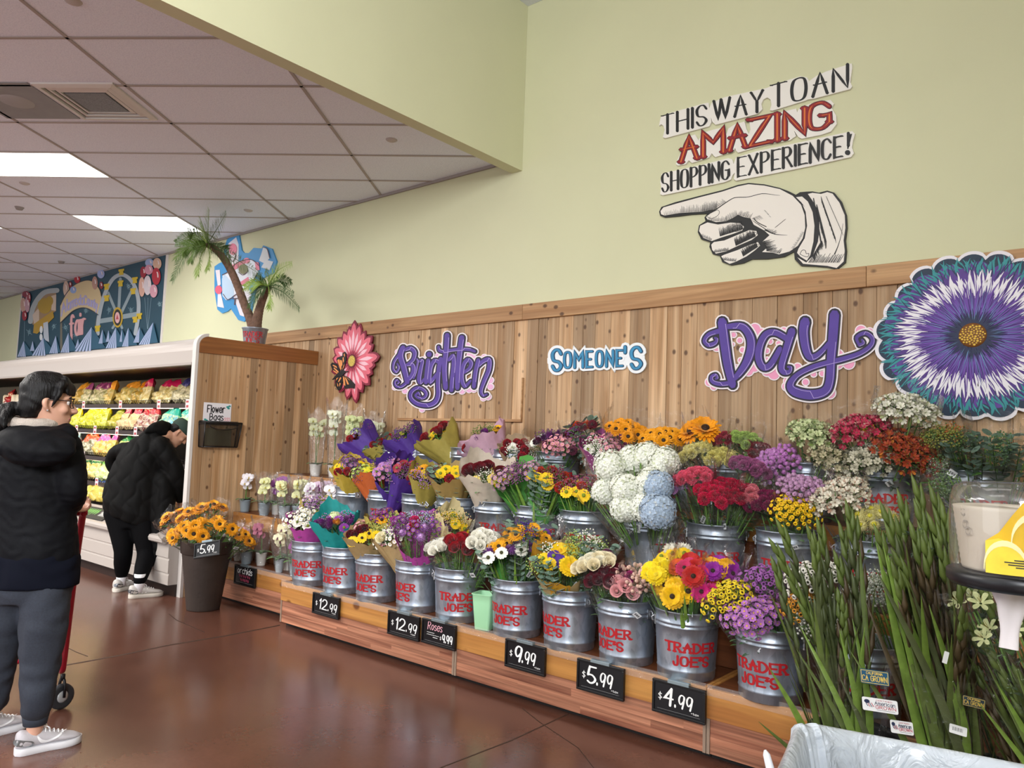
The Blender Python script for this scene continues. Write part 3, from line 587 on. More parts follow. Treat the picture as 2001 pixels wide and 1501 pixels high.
script_sign('word_sign', 'purple script sign reading Day on a pink cloud backing', onwall(1360, 590, 0.1849, 4.645), [
    ((105, 110, 105, 85), [(290, 215), (315, 420), (350, 660), (400, 880)]), ((60, 90, 100, 100, 80, 50), [(350, 265), (500, 265), (585, 370), (595, 500), (550, 640), (470, 760), (400, 830)]),
    ((60, 50, 45, 50, 35, 26), [(250, 315), (150, 350), (105, 415), (145, 460), (215, 440), (235, 400), (215, 385)]), ((55, 50, 45, 35, 30, 24), [(390, 860), (270, 870), (190, 845), (180, 795), (220, 775), (240, 805), (222, 815)]),
    ((70, 75, 80, 85, 85, 80, 75, 60), [(985, 400), (860, 330), (760, 345), (695, 450), (675, 590), (720, 690), (800, 670), (900, 500)]), ((90, 85, 80, 70, 50, 35, 28), [(1025, 315), (975, 480), (920, 670), (935, 740), (995, 745), (1015, 700), (985, 690)]),
    ((115, 110, 100, 85, 70, 60, 40), [(1165, 215), (1150, 320), (1170, 480), (1210, 580), (1275, 580), (1350, 520), (1420, 430)]),
    ((115, 112, 105, 100, 105, 115, 110, 85, 62, 62, 62, 62, 58, 54, 50, 46, 40, 30), [(1475, 140), (1458, 380), (1440, 600), (1425, 840), (1370, 950), (1220, 985), (1060, 950), (1010, 880), (1080, 780), (1230, 700), (1390, 650), (1560, 610), (1740, 550), (1855, 470), (1875, 390), (1800, 335), (1710, 380), (1735, 460)]),
    ((40, 34, 26), [(1735, 460), (1780, 440), (1765, 405)])],
    [(630, 290, 55), (700, 340, 55), (560, 730, 50), (620, 680, 60), (830, 765, 55), (760, 735, 50), (935, 315, 42), (1330, 610, 50), (1510, 560, 50), (1500, 650, 60), (1620, 650, 58), (1420, 965, 56), (985, 840, 48), (960, 895, 40), (1750, 310, 55), (1840, 320, 38), (150, 850, 40), (195, 900, 30), (1080, 690, 36), (225, 480, 40), (405, 350, 24), (470, 410, 26), (500, 510, 26), (480, 620, 24), (430, 690, 20), (395, 450, 16), (790, 420, 24), (880, 440, 22), (755, 520, 24), (760, 610, 20), (1340, 760, 26), (1250, 765, 26), (1165, 850, 30), (1170, 930, 26), (1250, 945, 24)],
    PINK, (34, 66, 52, 13, 5))
script_sign('word_sign', 'purple script sign reading Brighten on a pink scalloped backing', onwall(755, 640, 0.11494, 4.645), [
    ((100, 110, 110, 90), [(310, 350), (270, 490), (330, 700), (385, 930)]), ((60, 80, 80, 70, 40), [(340, 385), (440, 360), (510, 430), (480, 560), (370, 640)]), ((50, 80, 85, 75, 50), [(370, 640), (470, 640), (490, 740), (440, 850), (380, 910)]),
    ((55, 50, 45, 45, 40, 30), [(240, 470), (160, 590), (145, 710), (195, 760), (240, 690), (215, 620)]), ((60, 50, 42, 38, 34, 26), [(385, 930), (290, 1005), (205, 1010), (170, 950), (200, 895), (245, 930)]), ((30, 24), [(245, 930), (212, 965)]),
    ((30, 40, 45, 40), [(545, 535), (560, 600), (525, 760), (490, 865)]), ((40, 60, 80, 85, 60, 40), [(565, 590), (640, 570), (610, 720), (585, 880), (610, 945), (680, 870)]), ((80, 80, 75), [(740, 565), (715, 760), (700, 940)]),
    ((75, 75, 78, 78, 75, 60), [(935, 600), (850, 570), (790, 660), (765, 800), (775, 930), (900, 780)]), ((85, 85, 80, 85, 90, 85, 80, 75, 70, 65, 62, 58, 54, 50, 44, 36), [(955, 540), (920, 720), (905, 950), (910, 1150), (860, 1270), (740, 1325), (560, 1300), (450, 1210), (450, 1110), (540, 1035), (640, 1050), (705, 1120), (680, 1190), (590, 1205), (525, 1160), (570, 1110)]), ((40, 30), [(570, 1110), (600, 1165)]),
    ((100, 100, 98, 90), [(1060, 140), (1045, 400), (1015, 700), (1035, 1030)]), ((60, 80, 85, 80), [(1090, 560), (1160, 490), (1175, 620), (1150, 850)]), ((80, 78), [(1150, 850), (1135, 1070)]), ((105, 105, 100, 85), [(1310, 180), (1280, 400), (1245, 750), (1235, 1030)]),
    ((55, 60, 62, 60, 60, 58, 50), [(915, 335), (930, 395), (1010, 412), (1150, 390), (1300, 375), (1440, 380), (1530, 412)]), ((55, 70, 78, 80, 80, 80, 70, 40), [(1345, 770), (1440, 700), (1470, 610), (1410, 555), (1340, 650), (1310, 850), (1360, 1000), (1460, 910)]),
    ((80, 80, 75), [(1590, 560), (1545, 760), (1515, 1010)]), ((55, 80, 88, 85, 75, 60, 46, 34), [(1560, 690), (1680, 575), (1775, 560), (1770, 720), (1690, 920), (1640, 1080), (1670, 1160), (1735, 1140)])],
    [(210, 420, 42), (155, 1025, 36), (330, 1080, 42), (620, 1400, 38), (900, 480, 46), (960, 450, 50), (700, 490, 36), (1390, 310, 46), (1440, 470, 50), (1510, 530, 46), (1680, 510, 46), (1780, 900, 50), (1785, 1010, 46), (1740, 1180, 50), (1660, 1205, 42), (1420, 1060, 46), (1300, 1085, 46), (1500, 1055, 46), (1060, 1085, 42), (1000, 290, 46)],
    PINK2, (44, 84, 50, 14, 7), dots=[(755, 462, 44)])
# SOMEONE'S
P = onwall(620, 600, 0.32984, 4.645); o = P(1400, 380, 0); t = thing('word_sign', "teal block-letter sign reading SOMEONE'S with a white backing", 'wall sign', tuple(o), group='word signs on the cedar wall')
parts = (("S", 1400, 375, 1450, 374, 115, 118), ("OMEONE", 1470, 362, 1815, 350, 92, 92), ("'", 1830, 350, 1838, 350, 112, 112), ("S", 1868, 365, 1924, 362, 118, 122))
for nm, add, h, m in (('backing', 0.36, 0.010, M('#eef2f5', 0.5)), ('outline', 0.075, 0.013, M('#0d3b5e', 0.5)), ('letters', 0.0, 0.016, M('#2b86b4', 0.5, noise=0.12, nscale=12))):
    mb = MB(); e = 0
    for tx, a, b, c, d, h0, h1 in parts: pen(mb, tx, P, a, b, h0, u1=c, v1=d, hgt1=h1, h0=0, h1=h + e, thick=0.14 + add, thin=0.105 + add, gap=4.6); e += 6e-4
    if nm == 'backing': mb.ribbon([(1410, 318), (1900, 300)], 90, P, 0, 0.009)
    mb.build(nm, m, t, o)

# THIS WAY TO AN / AMAZING / SHOPPING EXPERIENCE!
P = onwall(1270, 110, 0.2099, YW); WB = M('#ece8e2', 0.5); BK = M('#1b1b1f', 0.5)
L1p = [(95, 655), (110, 575), (180, 540), (520, 445), (555, 440), (562, 490), (585, 440), (700, 390), (1090, 305), (1130, 290), (1180, 265), (1410, 195), (1470, 205), (1490, 240), (1560, 190), (1650, 150), (1885, 75), (1890, 110), (1872, 250), (1890, 290), (1870, 315), (1530, 405), (1480, 410), (1460, 420), (1150, 515), (1125, 510), (1140, 460), (1130, 410), (1100, 392), (1065, 410), (1045, 450), (1055, 500), (1010, 545), (620, 645), (592, 620), (575, 572), (582, 620), (560, 660), (150, 770), (130, 760), (148, 690), (135, 655), (115, 640)]
L2p = [(250, 1010), (270, 960), (330, 840), (345, 760), (430, 735), (462, 790), (500, 720), (600, 690), (690, 670), (722, 730), (740, 680), (800, 640), (890, 615), (905, 680), (930, 730), (945, 690), (935, 620), (1000, 580), (1130, 550), (1370, 495), (1378, 530), (1400, 490), (1500, 450), (1690, 415), (1720, 450), (1700, 490), (1740, 560), (1745, 640), (1690, 710), (1600, 740), (1420, 775), (1390, 760), (1350, 700), (1368, 750), (1310, 790), (1160, 815), (1000, 855), (830, 905), (815, 890), (800, 860), (790, 892), (620, 945), (605, 935), (585, 910), (560, 950), (400, 1000), (370, 975), (345, 1010), (270, 1025)]
L3p = [(105, 1290), (115, 1220), (105, 1180), (120, 1100), (180, 1085), (500, 1015), (740, 955), (775, 965), (788, 1010), (810, 950), (1000, 890), (1300, 830), (1890, 705), (1915, 730), (1895, 800), (1888, 860), (1905, 910), (1880, 945), (1500, 1030), (1100, 1110), (810, 1165), (790, 1150), (800, 1090), (780, 1110), (762, 1155), (700, 1180), (130, 1300)]
STY = dict(thick=0.15, thin=0.05, serif=0.06)
def line_sign(label, poly, words, mats, kw):
    o = P(*poly[0], 0); t = thing('slogan_sign', label, 'wall sign', tuple(o), group='slogan lines above the pointing hand'); mb = MB(); mb.poly(poly, P, 0, 0.016); mb.build('backing', WB, t, o)
    for nm, add, h, m in mats:
        mb = MB(); e = 0
        for tx, a, b, c, d, h0, h1 in words: pen(mb, tx, P, a, b, h0, u1=c, v1=d, hgt1=h1, h0=0.0155, h1=h + e, **{**kw, 'thick': kw['thick'] + add, 'thin': kw['thin'] + add, 'serif': 0 if add < 0 else kw['serif']}); e += 2e-4
        mb.build(nm, m, t, o)
    return t, o
line_sign('white cut-out sign with black letters reading THIS WAY TO AN', L1p, [('THIS', 125, 735, 535, 640, 172, 180), ('WAY', 605, 612, 1060, 515, 185, 190), ('TO', 1140, 485, 1462, 405, 205, 210), ('AN', 1525, 385, 1848, 300, 205, 212)], [('letters', 0, 0.0168, BK)], dict(STY, gap=3.4))
t, o = line_sign('white cut-out sign with red and orange letters reading AMAZING', L2p, [('AMA', 300, 990, 900, 850, 220, 220), ('ZIN', 940, 845, 1450, 730, 245, 235), ('G', 1490, 705, 1680, 665, 245, 235)], [('ink', 0.07, 0.0168, M('#2a0d14', 0.5)), ('letters', 0.02, 0.0182, M('#8f1526', 0.5)), ('inlay', -0.115, 0.0196, M('#d8702c', 0.5))], dict(thick=0.18, thin=0.09, serif=0.11, gap=3.0))
line_sign('white cut-out sign with black letters reading SHOPPING EXPERIENCE!', L3p, [('SHOPPING', 125, 1270, 745, 1148, 168, 170), ('EXPERIENCE', 830, 1128, 1795, 940, 175, 188), ('!', 1855, 915, 1862, 914, 190, 190)], [('letters', 0, 0.0168, BK)], dict(STY, gap=3.6))
mb = MB(); mb.poly([(1848 + 26 * math.cos(a), 905 + 24 * math.sin(a)) for a in np.linspace(0, 2 * PI, 14)[:-1]], P, 0.016, 0.0169); mb.poly([(1840, 740), (1890, 730), (1855, 870), (1845, 872)], P, 0.016, 0.0172)
ex = [q for q in bpy.data.objects if q.get('label', '').startswith('white cut-out sign with black letters reading SHOP')][0]; mb.build('exclamation_mark', BK, ex, ex.location.copy())

# pointing hand with cuff
P = onwall(1270, 340, 0.2049, YW); outline = [(98, 365), (120, 320), (250, 275), (480, 215), (700, 160), (850, 110), (950, 92), (1100, 105), (1250, 140), (1340, 175), (1400, 205), (1440, 180), (1500, 175), (1560, 173), (1620, 185), (1700, 165), (1765, 185), (1835, 270), (1882, 400), (1888, 520), (1872, 640), (1882, 740), (1872, 850), (1790, 917), (1700, 897), (1580, 887), (1450, 882), (1390, 820), (1383, 745), (1290, 795), (1130, 816), (980, 818), (900, 855), (780, 875), (700, 845), (676, 785), (610, 770), (576, 700), (585, 655), (500, 628), (466, 560), (478, 495), (540, 455), (530, 420), (560, 383), (400, 392), (280, 408), (150, 419), (108, 402)]
o = P(1000, 500, 0); t = thing('pointing_hand_sign', 'large black and white cut-out hand pointing left, with a shirt cuff', 'wall sign', tuple(o)); mb = MB(); mb.poly(outline, P, 0, 0.016); mb.build('backing', BK, t, o, label='black backing outline')
CRM = M('#ebe5dd', 0.5)
pg = dict(palm=[(112, 360), (140, 325), (260, 290), (480, 230), (700, 175), (850, 125), (950, 105), (1100, 118), (1250, 152), (1370, 215), (1450, 300), (1485, 400), (1490, 520), (1465, 620), (1420, 690), (1340, 745), (1240, 772), (1180, 755), (1080, 750), (1130, 705), (1085, 650), (1150, 590), (1100, 545), (1000, 490), (970, 430), (900, 415), (850, 395), (800, 425), (740, 455), (640, 465), (560, 440), (545, 415), (600, 375), (660, 340), (500, 365), (300, 378), (150, 402), (118, 390)],
    finger=[(480, 550), (490, 500), (560, 468), (660, 488), (780, 470), (870, 475), (907, 510), (890, 545), (800, 578), (690, 612), (600, 645), (520, 615)], finger_=[(595, 680), (620, 655), (720, 640), (850, 585), (960, 540), (1025, 550), (1038, 590), (980, 635), (850, 690), (740, 742), (640, 765), (605, 730)],
    finger__=[(690, 790), (720, 775), (850, 730), (960, 682), (1040, 655), (1060, 690), (1010, 735), (930, 792), (830, 842), (770, 862), (720, 835)], cuff=[(1402, 228), (1460, 222), (1515, 270), (1560, 370), (1578, 500), (1568, 650), (1538, 780), (1505, 832), (1445, 795), (1412, 758), (1425, 720), (1485, 620), (1508, 500), (1495, 370), (1455, 280)],
    sleeve=[(1515, 198), (1560, 187), (1640, 198), (1700, 180), (1750, 195), (1815, 280), (1866, 400), (1872, 520), (1855, 640), (1866, 740), (1856, 840), (1788, 902), (1700, 882), (1580, 872), (1470, 862), (1415, 800), (1500, 850), (1560, 790), (1612, 650), (1622, 500), (1605, 370), (1560, 262)])
for nm, q in pg.items(): mb = MB(); mb.poly(q, P, 0.0155, 0.0172); mb.build(nm.rstrip('_'), CRM, t, o)
mb = MB(); rr = random.Random(3); e = [0.0]
def ink(pts, w): e[0] += 4e-6; mb.ribbon(pts, w, P, 0.0171, 0.0175 + e[0], cap=2)
for q, w in (([(555, 395), (640, 345), (720, 290), (800, 240), (850, 230), (950, 226), (1080, 195), (1200, 207), (1250, 212)], (12, 10, 8, 7, 7, 6, 6, 4, 2)), ([(540, 405), (600, 430), (660, 400), (672, 365), (650, 352), (590, 380)], 4), ([(800, 545), (800, 515), (850, 495), (895, 515), (880, 540), (830, 555), (800, 545)], 4), ([(930, 610), (940, 580), (1000, 560), (1030, 575), (1000, 605)], 4), ([(970, 720), (985, 690), (1040, 675), (1050, 695)], 4),
             ([(1000, 430), (1040, 470), (1120, 510)], 8), ([(1110, 540), (1200, 580), (1320, 590)], (14, 8, 2)), ([(1770, 770), (1800, 700), (1830, 600), (1850, 480)], (12, 8, 5, 3)), ([(1440, 770), (1460, 735), (1490, 735), (1500, 765), (1525, 765), (1515, 795), (1480, 790), (1440, 770)], 5), ([(1530, 230), (1590, 340), (1610, 480), (1600, 640), (1540, 800)], (10, 22, 30, 22, 8))):
    qq = cat_rom(q, 4); ink(qq, [float(z) for z in np.interp(np.linspace(0, 1, len(qq)), np.linspace(0, 1, len(w)), w)] if isinstance(w, tuple) else w)
def hatch(a, b, n, ln, ang, w=3.2, jit=0.5):
    for i in range(n):
        f = (i + rr.random() * 0.4) / n; x, y = a[0] + (b[0] - a[0]) * f, a[1] + (b[1] - a[1]) * f; l = ln * (1 - jit * rr.random()); ink([(x, y), (x + l * math.cos(ang), y + l * math.sin(ang))], [w, 1.0])
hatch((150, 400), (300, 378), 16, 45, -1.75); hatch((300, 376), (500, 362), 34, 70, -1.6); hatch((500, 362), (650, 345), 34, 90, -1.45); hatch((640, 330), (740, 270), 16, 50, -2.5); hatch((560, 455), (740, 455), 24, 50, -1.2); hatch((740, 455), (850, 395), 18, 60, -1.9); hatch((850, 395), (970, 430), 18, 60, -1.1)
hatch((980, 430), (1060, 400), 10, 60, 0.7); hatch((985, 450), (1120, 540), 22, 70, 0.5); hatch((1100, 545), (1200, 580), 14, 60, -0.5); hatch((500, 600), (600, 640), 18, 30, -1.2); hatch((620, 755), (760, 735), 26, 35, -1.3); hatch((700, 825), (830, 840), 24, 35, -1.2); hatch((680, 600), (900, 530), 60, 85, -1.75, 3.6); hatch((830, 690), (1020, 600), 60, 85, -1.85, 4.2); hatch((900, 790), (1040, 700), 50, 75, -1.95, 4.6)
hatch((1090, 650), (1130, 745), 18, 110, -0.25, 5); hatch((1120, 740), (1250, 765), 16, 60, -0.9); hatch((1380, 720), (1480, 560), 20, 26, 3.4); hatch((1100, 350), (1160, 420), 8, 14, 0.4); hatch((1200, 520), (1300, 440), 9, 36, -0.6)
hatch((1570, 240), (1640, 640), 90, 85, 1.5, 9, 0.6); hatch((1600, 300), (1690, 650), 60, 100, 1.55, 8, 0.7); hatch((1640, 220), (1780, 620), 44, 70, 1.45, 3); hatch((1690, 220), (1840, 560), 30, 55, 1.2, 2.6); hatch((1520, 850), (1820, 850), 26, 110, -1.0, 3.4); hatch((1560, 790), (1650, 640), 26, 60, 1.2, 6); hatch((1410, 240), (1470, 300), 8, 40, 0.9)
mb.build('pen_shading', BK, t, o)

# big purple flower
P0 = aty(1902, 656, 4.619); R0 = 0.475; rr = random.Random(5)
t = thing('flower_sign', 'huge purple, white and teal flower cut-out at the right of the wall', 'wall sign', tuple(P0), group='flower cut-outs on the cedar wall')
PF2 = lambda u, v, h: Vector((u * .985, -h, v * 0.85))
def lob(r, n, dep, ph=0.0, j=0.03, seed=1):
    q = random.Random(seed); ks = [q.uniform(-j, j) for _ in range(n)]
    return [((r * (1 - dep + dep * abs(math.sin(n * a / 2 + ph)) ** 0.6 + ks[int((n * a / 2 + ph) / PI) % n])) * math.cos(a) * 1.0, (r * (1 - dep + dep * abs(math.sin(n * a / 2 + ph)) ** 0.6 + ks[int((n * a / 2 + ph) / PI) % n])) * math.sin(a) * 1.08) for a in np.linspace(0, 2 * PI, n * 8, endpoint=False)]
mb = MB(); mb.poly(lob(R0 + 0.02, 22, 0.07), PF2, 0, 0.012); mb.build('backing', M('#ece8f0', 0.5), t)
mb = MB(); mb.poly(lob(R0, 22, 0.08), PF2, 0.011, 0.015); mb.build('dark_petals', M('#132c46', 0.5), t)
def streaks(name, mat, n, r0, r1, w, h, j=0.05, both=True):
    mb = MB(); e = 0
    for i in range(n):
        a = 2 * PI * (i + rr.random() * 0.9) / n; A, B = r0 + rr.uniform(-j, j), r1 + rr.uniform(-j, j); pts = []
        for f in (0, 0.25, 0.5, 0.75, 1): r = A + (B - A) * f; aa = a + 0.03 * math.sin(f * 3 + i); pts.append((r * math.cos(aa), r * math.sin(aa) * 1.06))
        e += 3e-6; mb.ribbon(pts, [w * 0.15, w * 0.8, w, w * 0.7, w * 0.1] if both else [w, w, w * .8, w * .5, w * .1], PF2, h, h + 0.0004 + e, cap=0)
    mb.build(name, mat, t)
mb = MB(); mb.poly(lob(R0 * 0.93, 18, 0.13, 0.6, 0.03, 4), PF2, 0.0145, 0.0155); mb.build('petals', M('#55338c', 0.5, noise=0.2, nscale=20), t)
streaks('teal_tips', M('#2b8f96', 0.5), 300, 0.38, 0.455, 0.010, 0.0158, 0.03); streaks('navy_streaks', M('#1a2c55', 0.5), 110, 0.34, 0.45, 0.005, 0.0166, 0.04)
streaks('white_streaks', M('#f0edf5', 0.5), 300, 0.25, 0.36, 0.0115, 0.0172, 0.035); streaks('violet_streaks', M('#6a41a5', 0.5), 170, 0.12, 0.30, 0.0075, 0.0192, 0.05, False); streaks('blue_veins', M('#6f9cc9', 0.5), 90, 0.09, 0.26, 0.0022, 0.021, 0.06, False); streaks('dark_heart', M('#16224a', 0.5), 120, 0.04, 0.14, 0.008, 0.0218, 0.02, False)
mb = MB(); mb.lathe([(0.001, 0.03), (0.05, 0.029), (0.064, 0.024), (0.066, 0.02)], 28, X=Matrix.Rotation(PI / 2, 4, 'X')); mb.build('centre', M('#7a4a1a', 0.6), t)
mb = MB()
for i in range(60):
    a, r = i * 2.4, 0.0078 * math.sqrt(i); mb.poly([(r * math.cos(a) + q * math.cos(b), (r * math.sin(a) + q * math.sin(b)) * 1.05) for q in [0.0035 + 0.003 * rr.random()] for b in np.linspace(0, 2 * PI, 9)[:-1]], PF2, 0.0285, 0.0312)
mb.build('seeds', M('#e2b93a', 0.5), t)
# pink flower with a monarch butterfly
PF2 = lambda u, v, h: Vector((u, -h, v)); P1 = aty(690.5, 706, 4.619); t = thing('flower_sign', 'pink daisy cut-out with a yellow centre at the left of the wall', 'wall sign', tuple(P1), group='flower cut-outs on the cedar wall')
pr = [(0.0, .40), (.38, .33), (.62, .36), (.95, .33), (1.25, .37), (1.5, .40), (1.72, .35), (2.0, .34), (2.3, .35), (2.65, .33), (2.95, .31), (3.35, .33), (3.75, .33), (4.1, .35), (4.5, .38), (4.85, .42), (5.15, .35), (5.5, .36), (5.8, .33), (6.05, .34)]
mb = MB(); mc = MB(); md = MB(); e = 0
for i, (a, r) in enumerate(pr):
    a += PI / 2 - 1.5
    for m_, dr, dw_, h0, h1 in ((mb, 0.016, 0.03, 0, 0.012), (mc, 0, 0, 0.011, 0.0155), (md, -0.06, -0.055, 0.0154, 0.0168)):
        R = (r + dr) * 0.9; A = 0.10 if m_ is md else 0.03; e += 4e-6
        m_.ribbon([((A + (R - A) * f) * math.cos(a), (A + (R - A) * f) * math.sin(a)) for f in (0, .3, .6, .82, .95, 1)], [max(0.004, q * 0.085 + dw_) for q in (0.5, 0.95, 1.1, 0.9, 0.55, 0.2)], PF2, h0, h1 + e, cap=2)
mb.poly([(0.2 * math.cos(a), 0.2 * math.sin(a)) for a in np.linspace(0, 2 * PI, 30)[:-1]], PF2, 0, 0.011); mc.poly([(0.15 * math.cos(a), 0.15 * math.sin(a)) for a in np.linspace(0, 2 * PI, 30)[:-1]], PF2, 0.012, 0.0157)
mb.build('backing', M('#7e1f38', 0.5), t); mc.build('petals', M('#dd6a7c', 0.5, noise=0.12, nscale=14), t); md.build('petal_highlights', M('#efc0cc', 0.5), t)
mb = MB()
for i in range(70):
    a = i * 2.4; mb.ribbon([(0.055 * math.cos(a), 0.055 * math.sin(a)), ((0.1 + 0.03 * (i % 3)) * math.cos(a), (0.1 + 0.03 * (i % 3)) * math.sin(a))], [0.007, 0.001], PF2, 0.0168, 0.0172 + i * 4e-6, cap=0)
mb.build('heart', M('#8e2140', 0.5), t)
mb = MB(); mb.poly([(0.066 * math.cos(a), 0.066 * math.sin(a)) for a in np.linspace(0, 2 * PI, 24)[:-1]], PF2, 0.016, 0.020); mb.build('centre_rim', M('#6b1f2c', 0.5), t); mb = MB(); mb.poly([(0.05 * math.cos(a), 0.052 * math.sin(a)) for a in np.linspace(0, 2 * PI, 24)[:-1]], PF2, 0.0195, 0.0225); mb.build('centre', M('#c9b155', 0.6, noise=0.5, nscale=120), t)
P = onwall(630, 630, 0.1, 4.597); o = P(380, 1010, 0); t = thing('butterfly_sign', 'orange and black butterfly cut-out on the pink daisy', 'wall sign', tuple(o))
wings = [[(365, 955), (285, 730), (300, 690), (400, 655), (405, 600), (445, 580), (470, 620), (475, 720), (445, 850), (405, 950)], [(320, 1010), (215, 950), (170, 830), (200, 785), (290, 810), (345, 935)], [(345, 1060), (265, 1080), (270, 1250), (315, 1330), (375, 1300), (405, 1150), (405, 1060)], [(420, 1030), (520, 1080), (640, 1210), (630, 1295), (560, 1280), (450, 1300), (405, 1150)]]
for q in wings: mb = MB(); mb.poly(q, P, 0, 0.008); mb.build('wing', BK, t, o)
mb = MB()
for q in ([(370, 940), (305, 740), (340, 720), (390, 900)], [(380, 880), (355, 735), (395, 745), (405, 830)], [(400, 940), (440, 810), (440, 860)], [(415, 800), (410, 690), (430, 680), (435, 760)], [(325, 990), (235, 905), (240, 880), (330, 960)], [(300, 1010), (225, 950), (230, 935), (310, 985)], [(300, 900), (215, 845), (225, 830), (290, 860)], [(330, 1080), (280, 1140), (290, 1090)], [(365, 1070), (320, 1160), (335, 1170), (385, 1090)], [(300, 1180), (310, 1260), (325, 1230)], [(350, 1180), (340, 1260), (375, 1200)], [(415, 1050), (430, 1230), (465, 1240), (450, 1100)], [(445, 1060), (500, 1215), (535, 1215), (490, 1110)], [(440, 1035), (550, 1140), (540, 1120)], [(430, 640), (440, 605), (455, 640), (450, 680)]): mb.poly(q, P, 0.0078, 0.0095)
mb.build('wing_panels', M('#e9985a', 0.5), t, o)
mb = MB(); mb.ribbon([(215, 1120), (290, 1060), (380, 1005), (430, 970)], [14, 50, 100, 60], P, 0.003, 0.012); mb.ribbon([(440, 975), (510, 960)], 16, P, 0.004, 0.0122)
for i in range(22): mb.poly([(x + 9 * math.cos(b), y + 9 * math.sin(b)) for x, y in [rr.choice(((300, 1290), (600, 1240), (200, 820), (440, 600), (460, 700), (560, 1200)))] for x, y in [(x + rr.uniform(-30, 30), y + rr.uniform(-30, 30))] for b in np.linspace(0, 2 * PI, 6)[:-1]], P, 0.008, 0.0084)
mb.build('body', BK, t, o)
# ------------------------------------------------------------------ wooden end panel and the refrigerated case behind it
XP = -6.425
def prof_panel(d=0.0): # outline in (y, z) of the end panel, grown by d
    y0, r, zt = 3.385 - d, 0.085 + d, 2.288 + d; q = [(4.645, 0.0), (y0, 0.0), (y0, zt - r)]
    q += [(y0 + r - r * math.cos(a), zt - r + r * math.sin(a)) for a in np.linspace(0, PI / 2, 9)[1:]]; return q + [(4.645, zt)]
t = thing('end_panel', 'tall cedar-plank panel closing the end of the cooler, with a rounded cap board', 'partition', (XP, 4.0, 0)); off = Vector((XP, 4.0, 0)); rnd = random.Random(21)
mb = MB(); y = 3.387
while y < 4.63:
    w = min(rnd.choice((0.075, 0.09, 0.105, 0.125)), 4.643 - y); mb.tone = rnd.random(); mb.box(XP - 0.03, XP - 0.004 + rnd.choice((0, 0.003)), y + 0.001, y + w - 0.001, 0.0, 2.19 if y > 3.47 else 2.16); y += w
mb.build('planks', CED, t, off, bevel=0.0015)
mb = MB(); mb.tone = 0.2; q = [(4.645, 2.15), (3.386, 2.138)] + prof_panel()[2:]; mb.poly(q, lambda u, v, h: Vector((XP - 0.032 + h, u, v)), 0, 0.042); mb.build('cap_board', wood('walnut_cap', '#9c6434', '#7a4822', 'Y', 10, 0.06, knots=0.3, tone=0.1, rough=0.4), t, off)
def strip(mb, a, b, x0, x1):
    n = len(a); vs = [Vector((x, y, z)) for q in (a, b) for x in (x0, x1) for y, z in q]; fs = []
    for i in range(n - 1):
        for k, l in ((0, 1), (2, 3), (0, 2), (1, 3)): fs.append((k * n + i, k * n + i + 1, l * n + i + 1, l * n + i))
    fs += [(0, n, 3 * n, 2 * n), (n - 1, 2 * n - 1, 4 * n - 1, 3 * n - 1)]; mb.add(vs, fs, 0, False)
CW = M('#b9b1aa', 0.3, bump=0.02); CW2 = M('#a89f99', 0.4); CW3 = M('#d6d1cc', 0.4)
mb = MB(); strip(mb, prof_panel(0.001)[1:-1], prof_panel(0.028)[1:-1], XP - 0.06, XP + 0.0); mb.build('white_edge', CW3, t, off)

X0, X1 = -17.5, XP - 0.062
t = thing('refrigerated_case', 'long open white cooler with shelves of bagged salads along the back wall', 'cooler', (-12, 3.9, 0)); off = Vector((-12, 3.9, 0))
def extr(name, sec, mat, par=t, x0=X0, x1=X1, o=off, bevel=0, sm=False):
    mb = MB(); n = len(sec); mb.add([Vector((x, y, z)) for x in (x0, x1) for y, z in sec], [(i, (i + 1) % n, n + (i + 1) % n, n + i) for i in range(n)], 0, sm)
    tri = geometry.tessellate_polygon([[Vector((y, z, 0)) for y, z in sec]]); mb.add([Vector((x0, y, z)) for y, z in sec], [tuple(a) for a in tri], 0, False); mb.add([Vector((x1, y, z)) for y, z in sec], [tuple(a) for a in tri], 0, False)
    return mb.build(name, mat, par, o, bevel)
arc_ = [(3.362 + 0.10 - 0.10 * math.cos(a), 2.16 + 0.12 * math.sin(a)) for a in np.linspace(0, PI / 2, 8)]
extr('canopy', [(3.40, 2.03), (3.365, 2.05)] + arc_ + [(4.6, 2.28), (4.6, 2.24), (3.50, 2.24), (3.42, 2.10)], CW)
extr('canopy_rail', [(3.352, 2.028), (3.352, 2.05), (3.41, 2.05), (3.41, 2.028)], CW2)
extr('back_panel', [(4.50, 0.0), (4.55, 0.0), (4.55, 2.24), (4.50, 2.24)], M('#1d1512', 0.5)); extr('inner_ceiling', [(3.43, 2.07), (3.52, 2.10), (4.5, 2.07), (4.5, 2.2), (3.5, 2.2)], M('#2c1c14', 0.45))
extr('apron', [(3.225, 0.515), (3.44, 0.635), (3.46, 0.60), (3.24, 0.49)], CW2); extr('bumper', [(3.20, 0.475), (3.195, 0.50), (3.205, 0.522), (3.235, 0.53), (3.25, 0.515), (3.25, 0.47), (3.22, 0.462)], CW)
extr('base_panel', [(3.262, 0.47), (3.262, 0.34), (3.272, 0.332), (3.272, 0.322), (3.268, 0.315), (3.268, 0.21), (3.278, 0.202), (3.278, 0.192), (3.274, 0.185), (3.274, 0.105), (3.4, 0.105), (3.4, 0.47)], CW)
extr('kick_plate', [(3.34, 0.0), (3.34, 0.105), (3.39, 0.105), (3.39, 0.0)], M('#2a1a14', 0.5)); extr('deck', [(3.44, 0.60), (4.5, 0.62), (4.5, 0.58), (3.44, 0.56)], M('#5a5450', 0.5))
extr('end_wall', [(3.40, 0.1), (3.40, 2.1), (4.5, 2.1), (4.5, 0.1)], M('#cfc9c4', 0.4), x0=X1 - 0.01, x1=X1 + 0.001)
